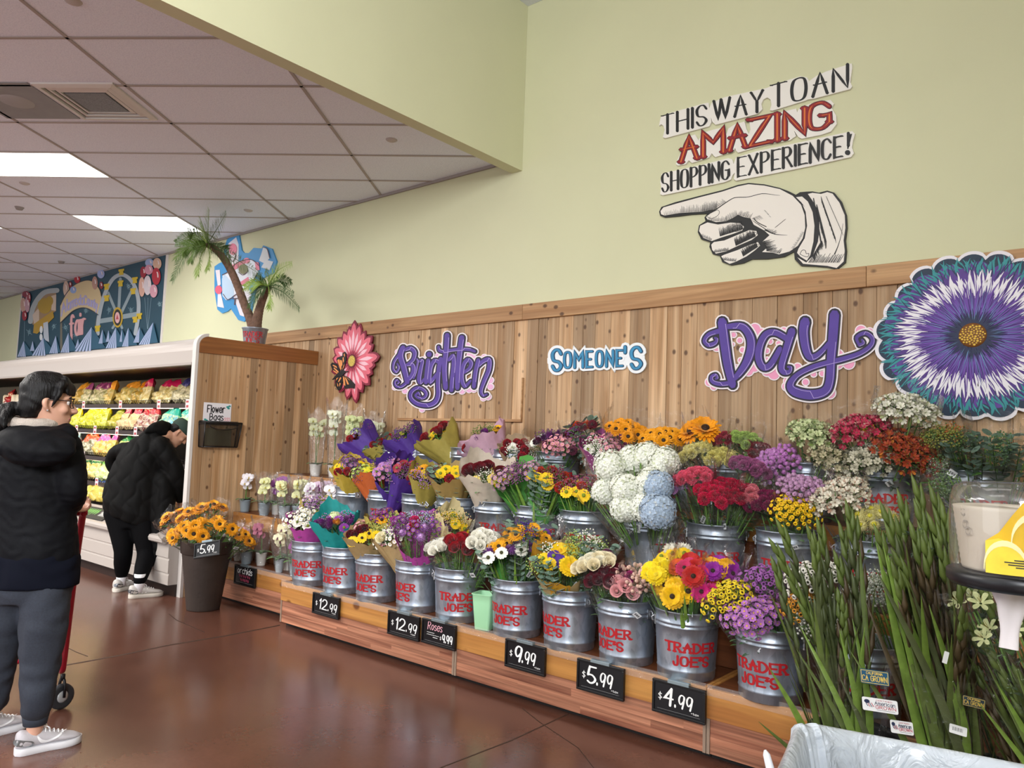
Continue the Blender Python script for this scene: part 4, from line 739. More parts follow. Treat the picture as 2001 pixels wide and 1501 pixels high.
WARM = M('#ffe2b0', 0.4, emit=16.0, key='cooler_tube'); mb = MB(); mb.tube([(X0 + 0.1, 3.50, 2.062), (X1 - 0.05, 3.50, 2.062)], 0.013, 8); mb.build('lamp_tube', WARM, t, off)
SHELF = M('#241c1a', 0.4, 0.3); RAIL = M('#3a2e2c', 0.35); TAGM = M('#e9d9dc', 0.6); TAGI = M('#a2434c', 0.6)
SH = [(3.87, 1.705), (3.78, 1.405), (3.70, 1.10), (3.62, 0.83)]; rnd = random.Random(4)
for k, (yf, z) in enumerate(SH):
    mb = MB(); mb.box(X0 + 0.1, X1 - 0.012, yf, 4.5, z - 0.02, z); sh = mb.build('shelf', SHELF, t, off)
    mb = MB(); mb.box(X0 + 0.1, X1 - 0.012, yf - 0.012, yf - 0.001, z - 0.035, z + 0.012); r = mb.build('price_rail', RAIL, sh); r.location = (0, 0, 0); r.data.transform(Matrix.Translation(-off))
    mb = MB(); L_ = [(X0 + 0.1, yf - 0.006, z + 0.05), (X1 - 0.02, yf - 0.006, z + 0.05)]; mb.tube(L_, 0.003, 5)
    for i in range(95): x = X1 - 0.04 - i * 0.055; mb.tube([(x, yf - 0.006, z + 0.01), (x - 0.0275, yf - 0.006, z + 0.05), (x - 0.055, yf - 0.006, z + 0.01)], 0.002, 4)
    r = mb.build('wire_fence', SHELF, sh); r.data.transform(Matrix.Translation(-off))
    mb = MB(); mb.tube([(X0 + 0.1, yf + 0.03, z - 0.032), (X1 - 0.05, yf + 0.03, z - 0.032)], 0.008, 6); r = mb.build('lamp_tube', M('#ffe0b5', 0.4, emit=6.0, key='shelf_tube'), sh); r.data.transform(Matrix.Translation(-off))
    for u in ((163, 235, 310, 366, 10, 17, 27), (128, 153, 189, 232, 268), (170,), (200,))[k]:
        p = aty(u, 800, yf - 0.013); mb = MB(); mb.box(-0.036, 0.036, -0.004, 0, -0.045, 0.055); mb.box(-0.026, 0.026, -0.0048, -0.004, 0.02, 0.04, 1); mb.box(-0.02, 0.026, -0.0048, -0.004, -0.03, -0.005, 1)
        r = mb.build('price_tag', [TAGM, TAGI], sh); r.location = Vector((p.x, yf - 0.013, z)) - off
# small chalk sign on the apron
a, b = atz(152, 1012, 0.57), atz(211, 1026, 0.57); X = Matrix.Translation((-7.95, 3.318, 0.5745)) @ Matrix.Rotation(math.radians(-61), 4, 'X')
a = aty(146, 1015, 3.31); b = aty(212, 1020, 3.31); wd = b.x - a.x; X = Matrix.Translation(((a.x + b.x) / 2, 3.316, 0.5745)) @ Matrix.Rotation(math.radians(-60.5), 4, 'X')
s = thing('chalk_sign', 'small dark sign with green lettering lying on the cooler apron', 'sign', mat=X); mb = MB(); mb.box(-wd / 2, wd / 2, -0.006, 0, -0.085, 0.085); mb.build('board', M('#2b2c2a', 0.5), s, bevel=0.002); P = lambda u, v, h: Vector((u, -0.0062 - h, v))
mb = MB(); rr = random.Random(2)
for j in range(9): u = -wd * 0.40 + j * wd * 0.062; mb.ribbon(cat_rom([(u, 0.03), (u + 0.015, 0.055), (u + 0.02, 0.0), (u + 0.04, 0.03), (u + 0.03, -0.02 - 0.02 * (j % 3 == 0))], 3), 0.012, P, 0, 0.0003 + j * 1e-5)
mb.build('green_lettering', M('#79b65a', 0.6), s)
mb = MB()
for j in range(5): u = wd * 0.22 + j * 0.03; mb.ribbon(cat_rom([(u, 0.02 - j * 0.01), (u + 0.02, 0.05), (u + 0.03, -0.03), (u + 0.05, 0.01)], 3), 0.006, P, 0, 0.0003 + j * 1e-5)
mb.build('white_lettering', WHT, s)

# bagged salads: every bag a thing; kinds share their meshes
def bag_mesh(w, h, d, seed):
    q = random.Random(seed); ph = [q.uniform(0, 6) for _ in range(6)]; mb = MB(); nu, nv = 14, 14
    for sg in (-1, 1):
        def fn(u, v):
            x, z = u * 2 - 1, v; f = max(0.0, (1 - x ** 4)) ** 0.7 * max(0.0, (1 - (2 * z - 1) ** 6)) ** 0.6 * (1.15 - 0.75 * z)
            c = 0.018 * math.sin(6 * x + ph[0] + 9 * z) + 0.013 * math.sin(13 * z + ph[1] - 6 * x) + 0.008 * math.sin(19 * x + ph[2])
            return Vector((x * w / 2 * (1 - 0.10 * math.sin(3 * z + ph[3])) * (1 - .14 * z ** 3) + 0.006 * math.sin(11 * z + ph[4]), sg * (d / 2 * f + c * f * 1.1) , h * z * (1 - .10 * abs(x) ** 1.5) + 0.016 * math.sin(7 * x + ph[5]) * z))
        mb.grid(fn, nu, nv)
    return mb
def bag_mat(lab, c1, c2, split=0.62, plain=False):
    k = ('bag', lab, c1, c2)
    if k in _M: return _M[k]
    m = bpy.data.materials.new('bag_%d' % len(_M)); m.use_nodes = True; N, L = nt(m); b = N['Principled BSDF']; b.inputs['Roughness'].default_value = 0.22; b.inputs['Coat Weight'].default_value = 0.4
    tc = N.new('ShaderNodeTexCoord'); n = N.new('ShaderNodeTexNoise'); n.inputs['Scale'].default_value = 17; n.inputs['Detail'].default_value = 4; n.inputs['Distortion'].default_value = 2.0; L.new(tc.outputs['Object'], n.inputs['Vector'])
    r = N.new('ShaderNodeValToRGB'); e = r.color_ramp.elements; e[0].position = 0.38; e[0].color = C(c1); e[1].position = 0.6; e[1].color = C(c2); e3 = e.new(0.74); e3.color = C('#f1ead6'); L.new(n.outputs['Fac'], r.inputs[0])
    sx = N.new('ShaderNodeSeparateXYZ'); L.new(tc.outputs['Generated'], sx.inputs[0]); n2 = N.new('ShaderNodeTexNoise'); n2.inputs['Scale'].default_value = 9; L.new(tc.outputs['Object'], n2.inputs['Vector'])
    ma = N.new('ShaderNodeMath'); ma.operation = 'MULTIPLY_ADD'; ma.inputs[1].default_value = 0.5; L.new(n2.outputs['Fac'], ma.inputs[0]); L.new(sx.outputs['Z'], ma.inputs[2])
    st = N.new('ShaderNodeMath'); st.operation = 'GREATER_THAN'; st.inputs[1].default_value = split + 0.25; L.new(ma.outputs[0], st.inputs[0])
    mx = N.new('ShaderNodeMix'); mx.data_type = 'RGBA'; mx.inputs['B'].default_value = C(lab); L.new(st.outputs[0], mx.inputs['Factor']); L.new(r.outputs[0], mx.inputs['A']); L.new(mx.outputs['Result'], b.inputs['Base Color'])
    bp = N.new('ShaderNodeBump'); bp.inputs['Strength'].default_value = 0.5; bp.inputs['Distance'].default_value = 0.02; L.new(n.outputs['Fac'], bp.inputs['Height']); L.new(bp.outputs[0], b.inputs['Normal'])
    _M[k] = m; return m
BM = {}; rnd = random.Random(31); ORD = ['', ' second', ' third', ' fourth', ' fifth', ' sixth', ' seventh', ' eighth']
ROW = ['top shelf', 'second shelf', 'third shelf', 'fourth shelf', 'cooler deck']
#       shelf, pixel left, right, count, height, colours (label, contents), description
BAGS = [(0, 326, 376, 3, 0.27, ('#3d3f86', '#c9c4a8', '#8d8a68'), 'dark blue and white salad bag'), (0, 266, 324, 3, 0.26, ('#c01f5e', '#b5a05a', '#d8cfa0'), 'magenta-topped bag of leaves'), (0, 246, 270, 1, 0.25, ('#e08a1c', '#c9a14a', '#8f8440'), 'deep orange salad bag'),
        (0, 196, 246, 3, 0.26, ('#eda53a', '#c7a855', '#b8b070'), 'yellow-orange salad bag'), (0, 150, 196, 3, 0.25, ('#9d4a8d', '#d6cfae', '#8c9256'), 'purple and white salad bag'), (0, 132, 152, 1, 0.27, ('#e8a83a', '#caa65a', '#b59a4a'), 'amber salad bag'),
        (1, 300, 378, 4, 0.24, ('#2fae9e', '#5aa6c0', '#bfe0a0'), 'teal and green bag of greens'), (1, 256, 300, 2, 0.24, ('#b5293a', '#8a4a4a', '#d8c8b0'), 'dark red and white slaw bag'), (1, 222, 256, 2, 0.24, ('#e0546c', '#d9b38a', '#e4cf9a'), 'coral pink bag of leaves'),
        (1, 205, 222, 1, 0.22, ('#8a9428', '#a0a030', '#c0b84a'), 'olive green bag of leaves'), (1, 134, 206, 5, 0.24, ('#e6d71e', '#cfd03a', '#b6bc2c'), 'bright yellow bag of greens'), (2, 222, 290, 3, 0.22, ('#2a8a4e', '#6fae4a', '#d3cf80'), 'green-topped bag of vegetables'),
        (2, 180, 222, 2, 0.23, ('#e667b4', '#d8c860', '#e3a85a'), 'pink-topped bag of mixed vegetables'), (2, 148, 182, 2, 0.22, ('#e0592a', '#6d6a48', '#d6cfb4'), 'orange-topped slaw bag'), (2, 118, 148, 2, 0.22, ('#8fb6bb', '#cfd6d0', '#6f8f90'), 'pale teal and white bag'),
        (3, 186, 222, 2, 0.22, ('#8fc860', '#b9cf78', '#d9e3a8'), 'light green bag of shredded lettuce'), (3, 150, 188, 2, 0.22, ('#2f7a4a', '#cdb45a', '#e0cf80'), 'green-banded bag of cut vegetables'), (4, 158, 226, 4, 0.2, ('#3b62b4', '#d9c25a', '#c9b04a'), 'blue and yellow bag of potatoes'),
        (4, 322, 360, 3, 0.18, ('#dd5a3a', '#d9793a', '#e6c07a'), 'orange and red bag of carrots'), (0, 0, 14, 1, 0.22, ('#b3202a', '#b3202a', '#8d1620'), 'red salad pouch'), (1, 0, 40, 3, 0.2, ('#cfd2c0', '#a9b070', '#d8d5b0'), 'pale green salad pouch'), (2, 0, 40, 3, 0.2, ('#c06a3a', '#b8a050', '#d0b880'), 'brown salad pouch')]
for k, u0, u1, n, hh, cols, desc in BAGS:
    yf, z = (SH + [(3.47, 0.612)])[k]; yc = yf + 0.07; xa, xb = aty(u0, 900, yc).x, aty(u1, 900, yc).x; m = bag_mat(*cols)
    for j in range(n):
        w = (xb - xa) / n; key = (m.name, j % 4)
        if key not in BM: BM[key] = bag_mesh(min(0.27, max(w * 1.02, 0.15)), hh * (1.15 if k < 4 else 1.35), 0.11, rnd.randint(0, 999)).mesh('bag', m)
        o = bpy.data.objects.new('salad_bag', BM[key]); COL.objects.link(o); x = min(xb - (j + 0.5) * w, X1 - 0.12)
        tilt = rnd.uniform(-30, -10) if k < 4 else rnd.uniform(-48, -36); sk = abs(math.sin(math.radians(tilt))) * 0.02
        o.location = (x, yc + (0.02 if j % 2 else 0.0), z + 0.002 + 0.05 * abs(math.sin(math.radians(tilt)))); o.rotation_euler = (math.radians(tilt), math.radians(rnd.uniform(-9, 9)), math.radians(rnd.uniform(-22, 22)))
        tag(o, desc + ' on the ' + ROW[k] + (',%s from the panel end' % (ORD[j] if j else ' first') if n > 1 else ''), 'salad bag', 'bagged salads in the cooler')
for j in range(4):
    p = aty(14 + j * 8, 760, 3.95); mb = MB(); mb.lathe([(0.001, 0), (0.04, 0), (0.042, 0.01), (0.042, 0.15), (0.03, 0.17), (0.001, 0.17)], 14); o = mb.build('jar', M('#ded6c6', 0.3)); o.location = (p.x, 3.95, SH[0][1] + 0.001)
    tag(o, 'white jar on the top cooler shelf at the far left, ' + ['first', 'second', 'third', 'fourth'][j] + ' from the left', 'jar', 'white jars on the top shelf')

# flower-bags notice and wire basket on the end panel
PX = lambda u, v, h: Vector((XP + 0.0045 + h, u, v))
a, b, c_ = atx(399, 786, XP + 0.01), atx(453, 790, XP + 0.01), atx(397, 823, XP + 0.01)
t = thing('notice', 'white hand-lettered paper notice reading Flower Bags above the wire basket', 'notice', (XP, a.y, c_.z)); o = Vector((XP, a.y, c_.z)); ya, yb, za, zb = a.y, b.y, c_.z - 0.005, a.z
mb = MB(); mb.poly([(ya, za), (yb, za), (yb, zb), (ya, zb)], PX, 0, 0.002); mb.build('paper', M('#e9e6ea', 0.6), t, o); w, h = yb - ya, zb - za
mb = MB(); pen(mb, 'Flower', PX, ya + w * 0.14, za + h * 0.5, h * 0.36, width=w * 0.62, h0=0.002, h1=0.0024, thick=0.15, dv=1); pen(mb, 'Bags', PX, ya + w * 0.24, za + h * 0.1, h * 0.34, width=w * 0.48, h0=0.002, h1=0.0024, thick=0.14, dv=1); mb.build('lettering', M('#15151a', 0.5), t, o)
mb = MB()
for u, v, r in ((0.86, 0.82, 0.055), (0.93, 0.87, 0.05), (0.9, 0.75, 0.05), (0.08, 0.12, 0.05), (0.14, 0.08, 0.04)): mb.poly([(ya + w * u + w * r * math.cos(q), za + h * v + h * r * math.sin(q)) for q in np.linspace(0, 2 * PI, 9)[:-1]], PX, 0.002, 0.0024)
mb.build('teal_blooms', M('#2f9a94', 0.5), t, o)
mb = MB()
for u in (0.75, 0.83, 0.9): mb.ribbon(cat_rom([(ya + w * u, za + h * .16), (ya + w * (u + .04), za + h * .26), (ya + w * (u + .06), za + h * .12), (ya + w * u, za + h * .1)], 4), 0.006, PX, 0.002, 0.0025)
mb.build('pink_scroll', M('#e5a6ac', 0.5), t, o)
a, b, c_, d_ = atx(386, 824, XP + 0.02), atx(468, 826, XP + 0.10), atx(387, 870, XP + 0.02), atx(463, 873, XP + 0.08); ya, yb, za, zb = 3.425, 3.80, 1.305, 1.525
t = thing('wire_basket', 'black wire mesh wall basket of folded bags below the paper notice', 'basket', (XP, 3.6, za)); o = Vector((XP, 3.6, za)); BKW = M('#131113', 0.4)
mb = MB(); x0, x1, x2 = XP + 0.006, XP + 0.10, XP + 0.07; rim = [(x0, ya, zb), (x1, ya + 0.01, zb), (x1, yb - 0.01, zb), (x0, yb, zb)]; base = [(x0, ya + 0.01, za), (x2, ya + 0.02, za), (x2, yb - 0.03, za), (x0, yb - 0.02, za)]
mb.tube(rim, 0.006, 6, closed=True); mb.tube(base, 0.005, 6, closed=True)
for q, w_ in zip(rim, base): mb.tube([q, w_], 0.005, 6)
mb.tube([(x1 + .002, ya + .05, zb - .03)] + [(x1 + .001, ya + .05 + (yb - ya - .1) * f, zb - .03 - .035 * math.sin(PI * f) ** .5) for f in np.linspace(.05, .95, 9)] + [(x1 + .002, yb - .05, zb - .03)], 0.004, 6); mb.build('frame', BKW, t, o)
mb = MB(); mb.box(x0 - 0.001, XP + 0.016, ya, yb, zb - 0.02, zb + 0.012); mb.build('mount_bar', BKW, t, o, bevel=0.003)
mm = bpy.data.materials.new('wire_mesh'); mm.use_nodes = True; N, L = nt(mm); bs = N['Principled BSDF']; bs.inputs['Base Color'].default_value = C('#17130f'); bs.inputs['Alpha'].default_value = 0.62
mb = MB(); mb.add([rim[1], rim[2], base[2], base[1]], [(0, 1, 2, 3)], 0, False); mb.build('mesh_front', mm, t, o); mb = MB(); mb.add([rim[0], rim[1], base[1], base[0]], [(0, 1, 2, 3)], 0, False); mb.build('mesh_side', mm, t, o); mb = MB(); mb.add([rim[2], rim[3], base[3], base[2]], [(0, 1, 2, 3)], 0, False); mb.build('mesh_side', mm, t, o)
mb = MB(); mb.grid(lambda u, v: Vector((XP + 0.03 + 0.02 * math.sin(5 * u), 3.47 + 0.27 * u, za + 0.01 + v * (0.15 + 0.012 * math.sin(9 * u)))), 10, 4); ob = mb.build('paper_bags', M('#8a8468', 0.6)); tag(ob, 'folded beige flower bags inside the black wire basket', 'bags')
# ------------------------------------------------------------------ fair mural on the back wall
P = lambda u, v, h: aty(20 + u * 0.15992, 480 + v * 0.15992, YW) + Vector((0, -h, 0))
o = P(900, 1300, 0); t = thing('mural', 'dark teal fair mural with a ferris wheel, balloons and striped tents above the cooler', 'mural', tuple(o))
def pl(name, polys, col, h, hb=None):
    mb = MB(); e = 0
    for q in polys: mb.poly(q, P, hb if hb is not None else h - 0.003, h + e); e += 2e-5
    return mb.build(name, M(col, 0.55), t, o)
def rb(name, rs, col, h):
    mb = MB(); e = 0
    for w, q in rs: mb.ribbon(cat_rom(q, 5) if len(q) > 2 else q, w, P, h - 0.002, h + e); e += 3e-5
    return mb.build(name, M(col, 0.55), t, o)
def ell(x, y, a, b, n=22): return [(x + a * math.cos(q), y + b * math.sin(q)) for q in np.linspace(0, 2 * PI, n)[:-1]]
pl('frame', [[(150, 545), (1945, 82), (1858, 1202), (78, 1392)]], '#d9d3cf', 0.014, 0.0); pl('panel', [[(165, 560), (1915, 120), (1840, 1197), (95, 1370)]], '#1f4658', 0.018, 0.012)
mb = MB(); rr = random.Random(8)
for x, y in ((245, 1060), (545, 990), (1225, 790), (1490, 790), (690, 1000), (1460, 500), (1840, 720), (820, 1090), (940, 800), (330, 830)):
    for k in range(10): a = k * PI / 5; l = rr.uniform(18, 46); mb.ribbon([(x + 8 * math.cos(a), y + 10 * math.sin(a)), (x + l * math.cos(a), y + l * 1.2 * math.sin(a))], [4, 1.5], P, 0.017, 0.0185 + k * 1e-5)
mb.build('fireworks', M('#9fc2cc', 0.6), t, o)
rb('wheel_rim', [(46, [(1090, 1080), (1100, 900), (1160, 640), (1260, 430), (1370, 360), (1470, 400), (1550, 520), (1590, 700), (1580, 900), (1550, 1080)])], '#a9b3bb', 0.024)
rb('spokes', [(34, [(1340, 880), (1365, 410)]), (34, [(1340, 880), (1215, 580)]), (34, [(1350, 880), (1520, 520)]), (56, [(1340, 890), (1120, 925)]), (56, [(1350, 880), (1570, 840)]), (28, [(1340, 900), (1270, 1010)]), (28, [(1345, 900), (1385, 1010)])], '#8fa0a8', 0.0215)
pl('wheel_hub', [ell(1335, 880, 62, 125)], '#c1a02e', 0.026); pl('hub_ring', [ell(1335, 882, 46, 100)], '#2b2a24', 0.028); pl('hub_centre', [ell(1335, 884, 30, 68)], '#e4b4b4', 0.030); pl('hub_mark', [[(1335, 845), (1352, 905), (1318, 905)]], '#c0505a', 0.0315)
for x, y in ((1380, 320), (1545, 420), (1200, 500), (1525, 555), (1200, 640), (1370, 460), (1600, 860), (1550, 900), (1090, 1010)): pl('gondola', [[(x - 34, y - 24), (x + 34, y - 34), (x + 34, y - 10), (x + 22, y - 5), (x + 26, y + 40), (x - 28, y + 46), (x - 22, y), (x - 34, y + 4)]], '#d0b32c', 0.0265)
ar = lambda r0, x0=630, x1=1135: [(x0, 920 - r0), (x0 + 60, 810 - r0 * 1.05), (x0 + 160, 700 - r0 * 1.1), (x0 + 300, 640 - r0 * 1.12), (x0 + 400, 650 - r0 * 1.1), (x0 + 480, 720 - r0 * 1.0), (x1, 790 - r0 * 0.9)]
pl('arch', [cat_rom(ar(190), 4) + [(1100, 840)] + cat_rom([(1095, 850), (1040, 810), (960, 770), (880, 765), (790, 800), (710, 870), (630, 950)], 4)], '#cdb88e', 0.0225); rb('arch_line', [(10, [(630, 950), (710, 870), (790, 800), (880, 765), (960, 770), (1040, 810), (1095, 850)]), (10, ar(188))], '#3a3b44', 0.0245)
mb = MB(); e = 0
for tx, u0, v0, u1, v1, h in (('Al', 645, 865, 715, 795, 135), ('am', 718, 800, 810, 745, 120), ('ed', 812, 745, 880, 725, 118), ('a', 884, 728, 918, 726, 118), ('Co', 925, 725, 985, 735, 112), ('un', 988, 738, 1040, 760, 108), ('ty', 1044, 764, 1088, 790, 104)): pen(mb, tx, P, u0, v0, h, u1=u1, v1=v1, thick=0.11, h0=0.022, h1=0.0262 + e); e += 2e-4
mb.build('arch_lettering', M('#a7a3cf', 0.55), t, o); pl('arch_post', [[(628, 950), (650, 940), (655, 1310), (625, 1320)], [(1075, 860), (1045, 1050), (1000, 1270), (1020, 1270), (1070, 1060), (1098, 850)]], '#6f6a5e', 0.0205)
mb = MB(); e = 0
for ad, h in ((0.16, 0.026),): pen(mb, 'fair', P, 752, 1110, 250, u1=935, v1=1075, hgt1=250, thick=0.1, h0=0.02, h1=h)
mb.ribbon([(770, 1090), (762, 1220)], 24, P, 0.02, 0.0262); mb.build('fair_lettering', M('#d9a3a6', 0.55), t, o)
tents = [(190, 1170, 110, 215, 310, 1360), (300, 1170, 265, 320, 330, 1290), (430, 1130, 285, 460, 580, 1350), (585, 1105, 500, 610, 640, 1320), (740, 1070, 640, 750, 850, 1310), (860, 1145, 820, 870, 900, 1260), (1025, 1000, 810, 1020, 1200, 1300), (1160, 1030, 1110, 1160, 1215, 1200), (1235, 1040, 1200, 1245, 1290, 1180), (1325, 1005, 1195, 1335, 1450, 1270), (1400, 1020, 1370, 1400, 1460, 1180), (1480, 1010, 1400, 1480, 1590, 1240), (1620, 1000, 1540, 1610, 1700, 1190), (1785, 945, 1605, 1740, 1842, 1215)]
for i, (ax, ay, x0, xm, x1, yb) in sorted(enumerate(tents), key=lambda q: q[1][5]):
    h = 0.031 + i * 0.0009; sl = -0.11; yy = lambda x: min(yb + (x - x0) * sl, 1366 + (x - 95) * -0.0985)
    pl('tent', [[(ax, ay), (x1, yy(x1)), (x0, yy(x0))]], '#2c5b76', h); k = 5; pl('tent_stripes', [[(ax, ay), (x0 + (xm - x0) * (j + 0.9) / k, yy(x0)), (x0 + (xm - x0) * (j + 0.25) / k, yy(x0))] for j in range(k)], '#b9c6ea', h + 0.0006)
bal = [((700, 530, 34, 95), '#d0b3a2'), ((755, 480, 20, 38), '#8a2230'), ((790, 545, 38, 42), '#8fa6d6'), ((838, 415, 36, 48), '#b2202e'), ((1055, 460, 34, 80), '#b78d80'), ((1130, 350, 44, 54), '#a7b4e0'), ((1135, 490, 22, 46), '#8a2a3a'), ((1725, 215, 52, 50), '#9db0d8'), ((1820, 225, 52, 70), '#d6b19a'), ((1650, 330, 36, 70), '#9a2436'), ((1810, 380, 52, 105), '#b52a3c'), ((1635, 510, 38, 120), '#dcae9c'), ((1720, 300, 50, 60), '#cf8fa4'), ((1705, 490, 46, 120), '#d9cfd6'), ((1780, 560, 46, 80), '#d8a0b0'),
       ((215, 600, 44, 40), '#8d2a42'), ((185, 730, 34, 90), '#cba294'), ((235, 720, 30, 100), '#c29aa8'), ((200, 860, 30, 60), '#9a2436'), ((255, 640, 22, 60), '#a03a48')]
for i, (q, c) in enumerate(bal): pl('balloon', [ell(*q)], c, 0.024 + i * 0.0006)
mb = MB(); k = 0
for i, (q, c) in enumerate(bal): k += 1; mb.ribbon([(q[0] + q[2] * 0.5 * math.cos(a), q[1] + q[3] * 0.6 * math.sin(a)) for a in (-0.9, -0.5, -0.1, 0.2)], 9, P, 0.03, 0.0375 + k * 1e-5)
mb.build('balloon_shine', M('#f0dfe0', 0.5), t, o)
rb('strings', [(3, [(1700, 640), (1695, 1020)]), (3, [(1740, 640), (1700, 1020)]), (3, [(1660, 640), (1692, 1020)]), (3, [(190, 930), (185, 1170)]), (3, [(835, 465), (830, 560)])], '#7f98a6', 0.0195)
pl('ride_disc', [[(575, 560), (575, 800), (350, 960), (290, 970), (270, 860), (330, 720), (430, 590), (520, 540)]], '#9a7f62', 0.021); rb('ride_rim', [(60, [(265, 930), (290, 780), (360, 650), (450, 570), (590, 550)])], '#a9b0b4', 0.023); pl('ride_flower', [ell(440, 740, 85, 95), ell(500, 680, 45, 60), ell(400, 720, 45, 50)], '#a98a2e', 0.0245)
pl('ride_band', [[(310, 960), (540, 800), (555, 880), (350, 1080), (300, 1070)]], '#b08c2e', 0.0255); pl('ride_post', [[(425, 950), (480, 930), (495, 1180), (430, 1150)]], '#b7bfcb', 0.0265); pl('ride_petals', [[(520, 620), (580, 600), (575, 800), (520, 790)]], '#c9b6a6', 0.0235); pl('ride_petals', [[(290, 850), (370, 760), (370, 930), (310, 960)]], '#c9b6a6', 0.0235); pl('ride_globe', [ell(400, 1030, 18, 45), ell(398, 1120, 18, 40)], '#d9dde2', 0.0275)

# ------------------------------------------------------------------ toy-plane cut-out
P = lambda u, v, h: aty(330 + u * 0.18659, 400 + v * 0.18659, YW) + Vector((0, -h, 0))
o = P(800, 800, 0); t = thing('plane_sign', 'blue-edged cut-out of a white propeller plane with pink bands behind the palm', 'wall sign', tuple(o))
pl('backing', [[(490, 650), (540, 615), (580, 600), (590, 470), (620, 370), (700, 303), (748, 320), (775, 480), (800, 508), (850, 510), (900, 455), (985, 462), (1000, 430), (1092, 465), (1142, 600), (1105, 720), (1000, 770), (920, 900), (875, 1120), (800, 1228), (740, 1210), (660, 1090), (625, 1120), (570, 1140), (520, 1100), (490, 900)]], '#3f93cf', 0.016, 0.0)
pl('wing', [[(720, 345), (640, 410), (615, 560), (660, 720), (740, 740), (745, 420)], [(690, 960), (760, 1160), (800, 1175), (850, 1110), (880, 930), (800, 820)]], '#e0dbe4', 0.019); pl('fuselage', [[(580, 740), (650, 700), (740, 610), (880, 580), (960, 640), (950, 720), (860, 850), (700, 960), (610, 1000), (575, 900)]], '#dfe3ee', 0.0215)
pl('tail', [[(1005, 450), (1050, 470), (1075, 560), (1020, 620), (960, 590), (985, 520)], [(1030, 580), (1110, 600), (1070, 690), (985, 660)]], '#d7dce2', 0.021); pl('propeller', [[(505, 690), (550, 685), (560, 840), (530, 860)], [(530, 940), (560, 930), (595, 1085), (525, 1070)]], '#e6e0e8', 0.0215); pl('spinner', [ell(540, 895, 36, 45)], '#e0607c', 0.025)
pl('pink_bands', [[(665, 640), (790, 590), (820, 620), (690, 700)], [(700, 860), (850, 760), (860, 800), (720, 890)], ell(690, 470, 42, 60), ell(835, 590, 32, 30), [(920, 600), (960, 610), (970, 690), (930, 690)]], '#dd7f97', 0.0245)
pl('engine_cowl', [[(575, 780), (600, 730), (690, 830), (700, 960), (620, 1005), (580, 960)]], '#bcd3ea', 0.0235); pl('cockpit', [ell(800, 680, 48, 52)], '#7d7a58', 0.026); rb('ink_lines', [(7, [(580, 740), (650, 700), (740, 610), (880, 580), (960, 640)]), (7, [(700, 960), (860, 850), (950, 720)]), (7, [(655, 560), (690, 600), (720, 540), (690, 500)]), (6, [(750, 710), (790, 740), (830, 720), (850, 690)]), (7, [(1005, 450), (1050, 470), (1075, 560)]), (6, [(590, 940), (640, 1000), (700, 960)]), (10, [(690, 990), (740, 985)]), (10, [(715, 990), (710, 1050)])], '#5a3f4a', 0.0275)

# ------------------------------------------------------------------ palm in a small bucket on top of the panel
YP = 4.02; pc = aty(497, 662, YP); zt = 2.2886; pb = Vector((aty(497, 672, YP).x, YP, zt))
mb = MB(); mb.lathe([(0.001, 0.003), (0.092, 0.003), (0.095, 0), (0.10, 0.01), (0.118, 0.148), (0.124, 0.152), (0.125, 0.16), (0.119, 0.16), (0.113, 0.145), (0.09, 0.125), (0.001, 0.125)], 36)
t = thing('palm_bucket', 'small metal bucket with red lettering under the artificial palm', 'bucket', tuple(pb), math.radians(58.5 - 16)); mb.build('body', GALV, t)
PB2 = lambda u, v, h: Vector(((0.1005 + 0.128 * v + 0.002) * math.sin(u / 0.11), -(0.1005 + 0.128 * v + 0.002) * math.cos(u / 0.11), v))
mb = MB(); pen(mb, 'TRADER', PB2, -0.1, 0.07, 0.045, width=0.2, gap=3, thick=0.2, thin=0.13, serif=0.12, dv=1, sub=4); pen(mb, "JOE'S", PB2, -0.075, 0.012, 0.045, width=0.15, gap=3, thick=0.2, thin=0.13, serif=0.12, dv=1, sub=4); mb.build('lettering', REDP, t, label='red painted lettering')
A = lambda u, v, dy=0.0: aty(330 + u * 0.18659, 400 + v * 0.18659, YP + dy)
t = thing('palm_tree', 'artificial palm with two leaning brown trunks and feathery fronds above the cooler', 'palm', tuple(pb + Vector((0, 0, 0.126)))); o = Vector(t.location)
TRK = M('#6e5344', 0.9, noise=0.3, nscale=30, bump=0.8, bscale=90); pxm = 0.18659 * 0.0047
def trunk(q, ws):
    q = cat_rom(q, 9); wl = np.interp(np.linspace(0, 1, len(q)), np.linspace(0, 1, len(ws)), ws); mb = MB(); mb.tube([A(u, v, d) for u, v, d in q], [w * pxm / 2 * (1 + 0.05 * (i % 2)) for i, w in enumerate(wl)], 12); mb.build('trunk', TRK, t, o)
trunk([(885, 1400, 0), (870, 1250, 0), (790, 1040, 0), (720, 850, -.02), (650, 690, -.04), (560, 545, -.05), (470, 455, -.05), (405, 425, -.05)], (125, 105, 90, 88, 85, 80, 74, 60)); trunk([(905, 1400, .02), (920, 1230, .02), (950, 1090, .02), (990, 970, .02), (1045, 860, .0)], (130, 110, 90, 80, 66))
FR = [M('#5d7a2c', 0.6), M('#3c5a24', 0.6), M('#8aa645', 0.6)]; rr = random.Random(12)
